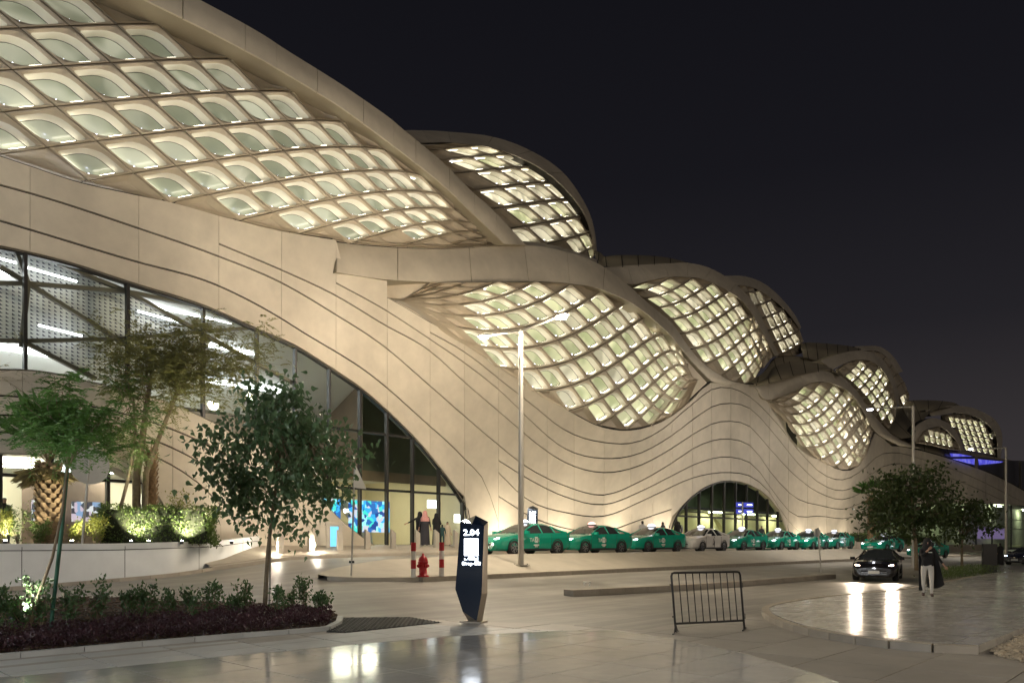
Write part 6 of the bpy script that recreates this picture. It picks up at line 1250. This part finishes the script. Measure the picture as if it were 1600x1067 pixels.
def broadleaf(name, base, trunk, cen, rad, ncl, nleaf, lsize, lm, label, shape='heart', rc=.32, droop=.9, r0=.06, group='trees', cat='tree', bark=None, squash=None, fork=.55):
    r = empty(name, base, 0, label, cat, group); mb = MB(); n = len(trunk); mb.tube(trunk, list(np.linspace(r0, r0*.5, n)), 9); tip = Vector(trunk[-1])
    C = ball(ncl, .25); C = C*(1+.16*np.sin(C[:, :1]*7+C[:, 1:2]*5+C[:, 2:]*9)); cs = [Vector(cen)+Vector((c[0]*rad[0], c[1]*rad[1], c[2]*rad[2])) for c in C]
    if squash: cs = [squash(c) for c in cs]
    tr_o = mb.build('trunk', bark or M_BARK, r); br = MB(); L = Leaves()
    mains = [Vector(trunk[-1]).lerp(Vector(trunk[max(0, n-2)]), q) for q in (0, .3, .6)]
    hubs = []
    for q in range(6):
        a = 2*math.pi*q/6+RNG.uniform(-.4, .4); h_ = Vector(cen)+Vector((math.cos(a)*rad[0]*.42, math.sin(a)*rad[1]*.42, RNG.uniform(-.45, .35)*rad[2])); limb(br, mains[q % 3], h_, r0*.42, r0*.2); hubs.append(h_)
    hubs.append(Vector(cen)+Vector((0, 0, rad[2]*.4))); limb(br, tip, hubs[-1], r0*.45, r0*.2)
    for c in cs:
        h_ = min(hubs, key=lambda q: (q-c).length); limb(br, h_, c, r0*.16, r0*.05, .1, 4)
        k = max(4, int(nleaf/ncl*RNG.uniform(.5, 1.5))); P = np.array(c)+RNG.normal(size=(k, 3))*rc*np.array([1, 1, .9]); L.add(P, lsize, None, shape, droop)
    br.build('branches', bark or M_BARK, r); L.build('crown', lm, r); return r
def frond(L, mb, p, d, length, npair, leaf, bend=.5, shape='blade'):
    """feather leaf: a drooping rachis with paired leaflets"""
    p, d = np.array(p, float), np.array(d, float); d /= np.linalg.norm(d); side = np.cross(d, (0, 0, 1)); side /= np.linalg.norm(side)+1e-9; pts = []; P, D = [], []
    for q in np.linspace(0, 1, npair):
        c = p+d*length*q+np.array([0, 0, -bend*length*q*q*.6]); pts.append(c)
        for sg in (-1, 1): P.append(c); D.append(side*sg*1.0+d*.45+np.array([0, 0, -.25]))
    L.add(np.array(P), leaf, np.array(D)*3, shape, 0, .5)
    if mb is not None: mb.tube([tuple(c) for c in pts[::max(1, npair//4)]], .006, 3, cap=False)
def feather_tree(name, base, stems, tips, lm, label, nf=5, flen=.6, npair=13, leaf=.10, rc=.4, bark=None, rachis=False, bend=.5):
    r = empty(name, base, 0, label, 'tree', None); mb = MB()
    for s_, rad in stems: mb.tube(s_, list(np.linspace(rad, rad*.45, len(s_))), 8)
    mb.build('trunk', bark or M_BARK, r); br, L = MB(), Leaves()
    for src, t_ in tips:
        limb(br, src, t_, .014, .003, .12, 5)
        for k in range(nf):
            q = RNG.uniform(.45, 1); o = Vector(src).lerp(Vector(t_), q)+Vector(RNG.normal(size=3))*rc*.4; d = np.array(Vector(t_)-Vector(src)); d /= np.linalg.norm(d)+1e-9; dd = d*.5+RNG.normal(size=3)*.8; dd[2] = dd[2]*.6+.1
            frond(L, br if rachis else None, o, dd, flen*RNG.uniform(.6, 1.2), npair, leaf, bend)
    br.build('branches', bark or M_BARK, r); L.build('crown', lm, r); return r
# ---- fig tree in the front bed
fb = gpx(414, 947); kf = FPX/fb.y
def px3(x, y, Y): return at(x, y, Y)
Yf = fb.y
trunk = [fb, px3(416, 905, Yf), px3(419, 860, Yf), px3(424, 815, Yf), px3(430, 770, Yf-.05), px3(436, 720, Yf)]
def fig_shape(c):     # narrower at the top, hanging skirts below
    z = (c.z-px3(0, 700, Yf).z)/(125/kf); w = 1.0 if z < .2 else max(.25, 1-.75*(z-.2)); cx = px3(436, 700, Yf).x
    return Vector((cx+(c.x-cx)*w, Yf+(c.y-Yf)*w, c.z))
broadleaf('fig_tree', fb, trunk, px3(434, 712, Yf), (116/kf, 105/kf, 122/kf), 150, 4000, .14, LF_FIG, 'young fig tree with drooping heart-shaped leaves in the front bed', 'heart', .24, 1.6, .055, None, squash=fig_shape)
mb = MB(); sp_ = fb+Vector((.09, .05, 0)); mb.tube([sp_, sp_+Vector((.03, 0, 1.75))], .022, 6); st_ = empty('tree_stake', sp_, 0, 'thin grey support stake beside the fig tree trunk', 'stake'); mb.build('stake', M_POLE, st_)
# ---- leaning young feather tree with a green stake, front left
lb = gpx(44, 985); Yl = lb.y; stem = [lb, px3(62, 925, Yl), px3(82, 870, Yl), px3(97, 800, Yl), px3(104, 740, Yl), px3(110, 690, Yl)]
tips = []
for k in range(34):
    a = RNG.uniform(0, 2*math.pi); e_ = px3(105+RNG.normal()*38, 645+RNG.normal()*34, Yl+RNG.uniform(-.6, .6)); tips.append((Vector(stem[-1]).lerp(Vector(stem[-2]), RNG.random()), e_))
feather_tree('feather_leaf_sapling', lb, [(stem, .032)], tips, LF_PALM, 'leaning young tree with fern-like leaves tied to a green stake', 13, .42, 13, .095, .22, bend=.9)
gs = gpx(79, 985); mb = MB(); mb.tube([gs, px3(96, 830, gs.y), px3(108, 700, gs.y)], .034, 8); sk_ = empty('tree_stake', gs, 0, 'dark green stake holding up the leaning young tree', 'stake'); mb.build('stake', M_STAKE, sk_)
# ---- raised planter: feathery tree, palms, hedge, shrubs
tb = at(214, 800, 28.3); tb.z = 1.6; Y2 = 28.3
s1 = [tb, px3(213, 745, Y2), px3(222, 690, Y2), px3(228, 640, Y2), px3(236, 590, Y2)]; s2 = [tb+Vector((.25, 0, 0)), px3(228, 740, Y2), px3(246, 690, Y2), px3(270, 630, Y2), px3(285, 590, Y2)]
tips = []
for k in range(95):
    x, y = 285+RNG.normal()*75, 545+RNG.normal()*42
    if y < 482 or y > 660: y = RNG.uniform(490, 620)
    tips.append((Vector((s1 if x < 250 else s2)[-1]).lerp(Vector((s1 if x < 250 else s2)[-2]), RNG.random()), px3(x, y, Y2-.3+RNG.uniform(-1.3, .5))))
feather_tree('acacia_tree', tb, [(s1, .17), (s2, .12)], tips[:75], LF_DRY, 'tall airy acacia with wispy olive foliage before the perforated screens', 22, .6, 12, .12, .6)
tips = [(Vector(s1[2]), px3(205+RNG.uniform(-55, 50), 615+RNG.uniform(-60, 110), Y2-1.2+RNG.uniform(-.5, .4))) for k in range(24)]
feather_tree('mesquite_tree', tb+Vector((-.5, -.9, 0)), [([tb+Vector((-.5, -.9, 0)), px3(205, 730, Y2-.9), px3(212, 670, Y2-1), px3(208, 620, Y2-1.1)], .07)], [(Vector(px3(210, 660, Y2-1)), t_[1]) for t_ in tips], LF_FEA, 'bright green feathery young tree in front of the acacia trunk', 11, .6, 13, .12, .45, bend=.9)
tips = [(px3(-60, 600, 25), px3(RNG.uniform(-70, 52), RNG.uniform(505, 590), 25+RNG.uniform(-.5, .5))) for k in range(16)]
lbse = at(-62, 850, 25); lbse.z = 1.6
feather_tree('thorn_tree', lbse, [([lbse, px3(-60, 720, 25), px3(-60, 600, 25)], .09)], tips, LF_DRY, 'sparse twiggy thorn tree reaching in at the edge above the small palm', 5, .4, 8, .07, .3)
def palm(base, h, r0, label, nfan=20, fan=.75, dead=10, up=None, lean=0):
    r = empty('fan_palm', base, 0, label, 'palm', 'fan palms'); base = Vector(base); mb = MB(); mb.tube([base+Vector((lean*q, 0, h*q)) for q in np.linspace(0, 1, 6)], [r0, r0*1.02, r0*.95, r0*.9, r0*.88, r0*.7], 12); mb.build('trunk', M_PBARK, r)
    sc_ = MB(); n = 0
    rows = max(6, int(h/.15))
    for i in range(rows):
        for k in range(9):
            a = 2*math.pi*(k+.5*(i % 2))/9; z = h*(i+.3)/rows; rr_ = r0*.93; d = Vector((math.cos(a), math.sin(a), 0)); e_ = Vector((-math.sin(a), math.cos(a), 0)); c = base+Vector((lean*z/h, 0, z))+d*rr_
            w = r0*.34; sc_.add([c-e_*w, c+e_*w, c+e_*w*.5+d*.10+Vector((0, 0, .17)), c-e_*w*.5+d*.10+Vector((0, 0, .17)), c+d*.02+Vector((0, 0, .2))], [[0, 1, 2, 3], [3, 2, 4]])
    tag(sc_.build('bark_scales', M_PBARK, r), kind='stuff')
    top = base+Vector((lean, 0, h)); G_, D_, pe = Leaves(), Leaves(), MB()
    for k in range(nfan+dead):
        isd = k >= nfan; a = RNG.uniform(0, 2*math.pi); el = RNG.uniform(-.9, -.3) if isd else (up() if up else RNG.uniform(.1, 1.4)); d = np.array([math.cos(a)*math.cos(el), math.sin(a)*math.cos(el), math.sin(el)]); st = np.array(top)+d*.1; en = st+d*fan*RNG.uniform(.6, 1.0)*(.45 if isd else 1); pe.tube([tuple(st), tuple(en)], [.02, .012], 4)
        side = np.cross(d, (0, 0, 1)); side /= np.linalg.norm(side)+1e-9; P, Dd = [], []
        for q in np.linspace(-1.25, 1.25, 17): P.append(en); Dd.append((d*math.cos(q)+side*math.sin(q))*6+np.array([0, 0, -.6 if isd else -.1]))
        (D_ if isd else G_).add(np.array(P), fan*(.45 if isd else .72), np.array(Dd), 'blade', 0, .4)
    pe.build('leaf_stalks', LF_DEAD, r); G_.build('fronds', LF_PALM, r)
    if dead: D_.build('dead_fronds', LF_DEAD, r)
    return r
p1 = at(76, 820, 25.6); p1.z = 1.6; palm(p1, 2.75, .37, 'short stout fan palm with a rough scaly trunk in the raised planter', 18, 1.35, 12, up=lambda: RNG.uniform(.75, 1.5))
p2 = at(236, 800, 28.9); p2.z = 1.6; palm(p2, 3.6, .2, 'slender palm trunk standing behind the acacia stems', 5, .4, 4)
def leafy_box(name, c, size, rz, n, lsize, lm, label, cat='hedge', group=None, rough=.06):
    r = empty(name, Vector(c)-Vector((0, 0, size[2]/2)), 0, label, cat, group); R = Matrix.Rotation(rz, 3, 'Z'); L = Leaves(); P = RNG.uniform(-.5, .5, (n, 3)); ax = RNG.integers(0, 3, n); sg = RNG.choice([-.5, .5], n)
    for i in range(n): P[i, ax[i]] = sg[i]
    P[:, 2] = np.where(P[:, 2] < -.45, RNG.uniform(-.5, .5, n), P[:, 2]); P = P*np.array(size)*(1+.10*np.sin(P[:, :1]*size[0]*4.3+1)+.06*np.sin(P[:, :1]*size[0]*9+P[:, 2:]*5))+RNG.normal(size=(n, 3))*rough; P = P@np.array(R).T+np.array(c); L.add(P, lsize, None, 'oval', -.2)
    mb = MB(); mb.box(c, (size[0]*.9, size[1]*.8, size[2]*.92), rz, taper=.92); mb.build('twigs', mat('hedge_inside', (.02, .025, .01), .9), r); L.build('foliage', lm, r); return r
hc = at(244, 818, 27.6); leafy_box('clipped_hedge', (hc.x, hc.y, 2.27), (3.9, .9, 1.3), math.radians(14), 7500, .10, LF_HED, 'dense clipped hedge glowing in the uplights above the planter wall')
def shrub(c, rad, n, lsize, lm, label, group, stems=6, name='shrub', cat='shrub', shape='oval'):
    c = Vector(c); r = empty(name, c, 0, label, cat, group); mb, L = MB(), Leaves()
    for k in range(stems):
        a = RNG.uniform(0, 6.28); t_ = c+Vector((math.cos(a)*rad[0]*RNG.uniform(.2, .9), math.sin(a)*rad[0]*RNG.uniform(.2, .9), rad[1]*RNG.uniform(.7, 1.05))); pts = limb(mb, c, t_, .012, .004, .15, 5)
        m_ = int(n/stems); q = RNG.uniform(.25, 1, m_)**.8; P = np.array([pts[min(int(v*4.99), 4)] for v in q])+RNG.normal(size=(m_, 3))*rad[0]*.17; L.add(P, lsize, np.tile((0, 0, .5), (m_, 1)), shape, -.2)
    mb.build('stems', M_BARK, r); L.build('foliage', lm, r); return r
for x, y, Yv, rx, h_, lm, lab in ((28, 846, 24.6, .55, 1.35, LF_HED, 'dark rounded shrub at the near end of the raised planter'), (2, 846, 24.2, .4, 1.0, LF_YEL, 'yellow-lit shrub at the picture edge in the raised planter'), (115, 848, 25.6, .45, .75, LF_YEL, 'low yellow-green shrub at the foot of the stout palm'), (155, 846, 26.0, .5, .95, LF_YEL, 'bright yellow-green shrub beside the clipped hedge'), (62, 848, 25.0, .4, .7, LF_HED, 'low dark shrub in front of the stout palm trunk'), (288, 800, 28.2, .75, 1.9, LF_YEL, 'loose olive shrub rising behind the clipped hedge'), (310, 846, 27.9, .3, .7, LF_HED, 'small shrub past the end of the clipped hedge')):
    c = at(x, y, Yv); shrub((c.x, c.y, 1.62), (rx, h_), 700, .085, lm, lab, 'shrubs in the raised planter', 9)
M_UPL = emis('uplight_lens', (1, .95, .8), 60)
for k, (x, Yv, en, lab) in enumerate(((8, 24.0, 260, 'small planter uplight nearest the picture edge'), (112, 25.0, 260, 'small planter uplight below the stout palm'), (205, 26.6, 600, 'small planter uplight at the middle of the hedge'), (284, 27.1, 600, 'small planter uplight at the bright end of the hedge'), (362, 29.3, 160, 'small planter uplight washing the pale inner wall'), (232, 27.0, 1500, 'small planter uplight between the hedge and the acacia stems'))):
    c = at(x, 840, Yv); c.z = 1.66; r = empty('planter_uplight', c, 0, lab, 'uplight', 'uplights in the raised planter'); mb = MB(); mb.lathe(c, [(.06, 0), (.07, .1), (.06, .12)], 10); mb.build('lamp_body', M_BLACK, r); mb = MB(); mb.lathe(c+Vector((0, 0, .121)), [(.05, 0), (.045, .012)], 10); mb.build('lens', M_UPL, r)
    l = bpy.data.lights.new('uplight', 'SPOT'); l.energy = en; l.color = (1, .93, .66); l.shadow_soft_size = .05; l.spot_size = math.radians(105 if k < 5 else 75); l.spot_blend = .8; lo = bpy.data.objects.new('uplight', l); COL.objects.link(lo); lo.parent = r; lo.location = (0, -.02 if k < 5 else .9, .2); lo.rotation_euler = Vector((.1, .65 if k < 5 else .1, 1)).to_track_quat('-Z', 'Y').to_euler()
# ---- front bed: purple groundcover and sparse shrubs
L = Leaves(); bp_ = poly_ts([(-80, 1034), (0, 1027), (250, 1004), (400, 991), (512, 981), (520, 968), (470, 962), (330, 968), (160, 985), (0, 1000), (-80, 1006)])
if area2(bp_) < 0: bp_ = bp_[::-1]
t0, t1, s0, s1_ = min(p[0] for p in bp_), max(p[0] for p in bp_), min(p[1] for p in bp_), max(p[1] for p in bp_); pts = []
def inside(a, b):
    c = False
    for i in range(len(bp_)):
        (x1, y1), (x2, y2) = bp_[i-1], bp_[i]
        if (y1 > b) != (y2 > b) and a < (x2-x1)*(b-y1)/(y2-y1)+x1: c = not c
    return c
while len(pts) < 15000:
    a, b = RNG.uniform(t0, t1), RNG.uniform(s0, s1_)
    if inside(a, b):
        hh = .20+.08*math.sin(a*3.1)*math.sin(b*2.7)+.05*math.sin(a*7+b*5); X, Yv = xy(a, b); pts.append((X, Yv, G0(a, b)+.03+hh*RNG.random()**.6))
L.add(np.array(pts), .055, np.tile((0, 0, .7), (len(pts), 1)), 'oval', 0); tag(L.build('groundcover', LF_PUR, None, (pts[0][0], pts[0][1], 0)), 'dark purple groundcover filling the near edge of the front bed', 'groundcover', kind='stuff')
ords = ['first', 'second', 'third', 'fourth', 'fifth', 'sixth', 'seventh', 'eighth', 'ninth', 'tenth', 'eleventh', 'twelfth', 'thirteenth', 'fourteenth', 'fifteenth', 'sixteenth']
SX = [(505, 962, .55), (478, 958, .75), (452, 960, .62), (436, 965, .55), (385, 962, .7), (368, 965, .55), (330, 966, .62), (300, 968, .75), (270, 968, .6), (228, 972, .7), (195, 974, .65), (150, 978, .75), (112, 982, .75), (65, 985, .8), (36, 986, .7), (8, 990, .85)]
for k, (x, y, h_) in enumerate(SX):
    c = gpx(x, y); shrub((c.x, c.y, c.z), (.30, h_*RNG.uniform(.8, 1.1)), int(RNG.uniform(220, 420)), .08, LF_SHR, f'sparse young green shrub behind the purple groundcover, {ords[k]} from the bed tip', 'sparse shrubs in the front bed', int(RNG.integers(4, 8)))
# ---- far side: street trees, palm, hedge
tr1 = Vector((*at(1432, 880, 46).to_2d(), 0)); tr1.z = G(tr1.x, tr1.y); Yt = 46
broadleaf('street_tree', tr1, [tr1, px3(1431, 850, Yt), px3(1428, 825, Yt), px3(1427, 800, Yt)], px3(1422, 785, Yt), (72/26.1, 2.2, 56/26.1), 150, 4200, .30, LF_TREE, 'leafy street tree with a ragged crown behind the black car', 'oval', .34, .5, .12, 'street trees beyond the road')
tr2 = Vector((*at(1503, 880, 50).to_2d(), 0)); tr2.z = G(tr2.x, tr2.y)
broadleaf('street_tree', tr2, [tr2, px3(1503, 850, 50), px3(1504, 830, 50)], px3(1506, 808, 50), (44/24, 1.6, 34/24), 80, 1900, .28, LF_TREE, 'smaller dark street tree beside the black hoarding panel', 'oval', .3, .5, .09, 'street trees beyond the road')
p3 = Vector((*at(1362, 850, 66).to_2d(), 0)); p3.z = G(p3.x, p3.y); palm(p3, 4.6, .30, 'floodlit palm with a pale trunk beside the far arch', 14, 1.1, 6)
for k, (a, b) in enumerate(((56, 66), (66, 76), (76, 88))):
    c = Vector((*xy((a+b)/2, 3.6), 0)); z = lane((a+b)/2)+1.5; leafy_box('far_hedge', (c.x, c.y, z), (b-a-.3, 1.0, 1.3), RZ, 1500, .2, LF_HED, ('dark hedge on the low wall directly beside the floodlit palm', 'dark hedge on the low wall behind the leafy street tree', 'dark hedge on the low wall farthest along, lit yellow at its end')[k], group='hedges on the low wall')
L = Leaves(); P = []
for k in range(2600):
    q = RNG.random(); c = at(1465+75*q, 892-6*q, 36+6*q); P.append((c.x+RNG.normal()*.35, c.y+RNG.normal()*.7, G(c.x, c.y)+RNG.random()*.5))
L.add(np.array(P), .12, np.tile((0, 0, .6), (len(P), 1)), 'blade', 0); tag(L.build('verge_planting', LF_HED, None, P[0]), 'low dark planting strip beyond the walking person', 'planting', kind='stuff')
c = Vector((*at(1362, 850, 64.5).to_2d(), 0)); r = empty('palm_uplight', (c.x, c.y, G(c.x, c.y)+.02), 0, 'ground uplight at the foot of the far palm', 'uplight'); mb = MB(); mb.lathe(Vector((c.x, c.y, G(c.x, c.y)+.02)), [(.1, 0), (.1, .08), (.07, .1)], 10); mb.build('lamp_body', M_UPL, r)
l = bpy.data.lights.new('uplight', 'POINT'); l.energy = 200; l.color = (1, .9, .7); lo = bpy.data.objects.new('uplight', l); COL.objects.link(lo); lo.parent = r; lo.location = (0, -.2, .4)

l = bpy.data.lights.new('sapling_fill', 'SPOT'); l.energy = 420; l.color = (1, .96, .85); l.spot_size = math.radians(70); l.spot_blend = .7; l.shadow_soft_size = .06; lo = bpy.data.objects.new('sapling_fill', l); COL.objects.link(lo); lo.parent = sp; lo.location = (.15, -.05, .35); lo.rotation_euler = Vector((.36, .05, 1)).to_track_quat('-Z', 'Y').to_euler()  # beam added to brighten the sapling; the spotlight itself shows no light

# bark mulch over the bed soil
mu = MB(); mp_ = poly_ts(BED); a0, a1, c0, c1 = min(p[0] for p in mp_), max(p[0] for p in mp_), min(p[1] for p in mp_), max(p[1] for p in mp_); bp_ = mp_; n_ = 0
while n_ < 5200:
    a, b = RNG.uniform(a0, a1), RNG.uniform(c0, c1)
    if not inside(a, b): continue
    n_ += 1; sz = RNG.uniform(.03, .09); mu.box((*xy(a, b), G0(a, b)+.03+RNG.uniform(0, .02)), (sz, sz*.45, .015), RNG.uniform(0, 3.1), rot=Matrix.Rotation(RNG.uniform(0, 3.1), 3, 'Z')@Matrix.Rotation(RNG.uniform(-.5, .5), 3, 'X'))
tag(mu.build('mulch', mat('bark_mulch', (.085, .055, .035), .9, var=.5, vscale=5)), 'dark bark mulch scattered over the front planting bed', 'mulch', kind='stuff')
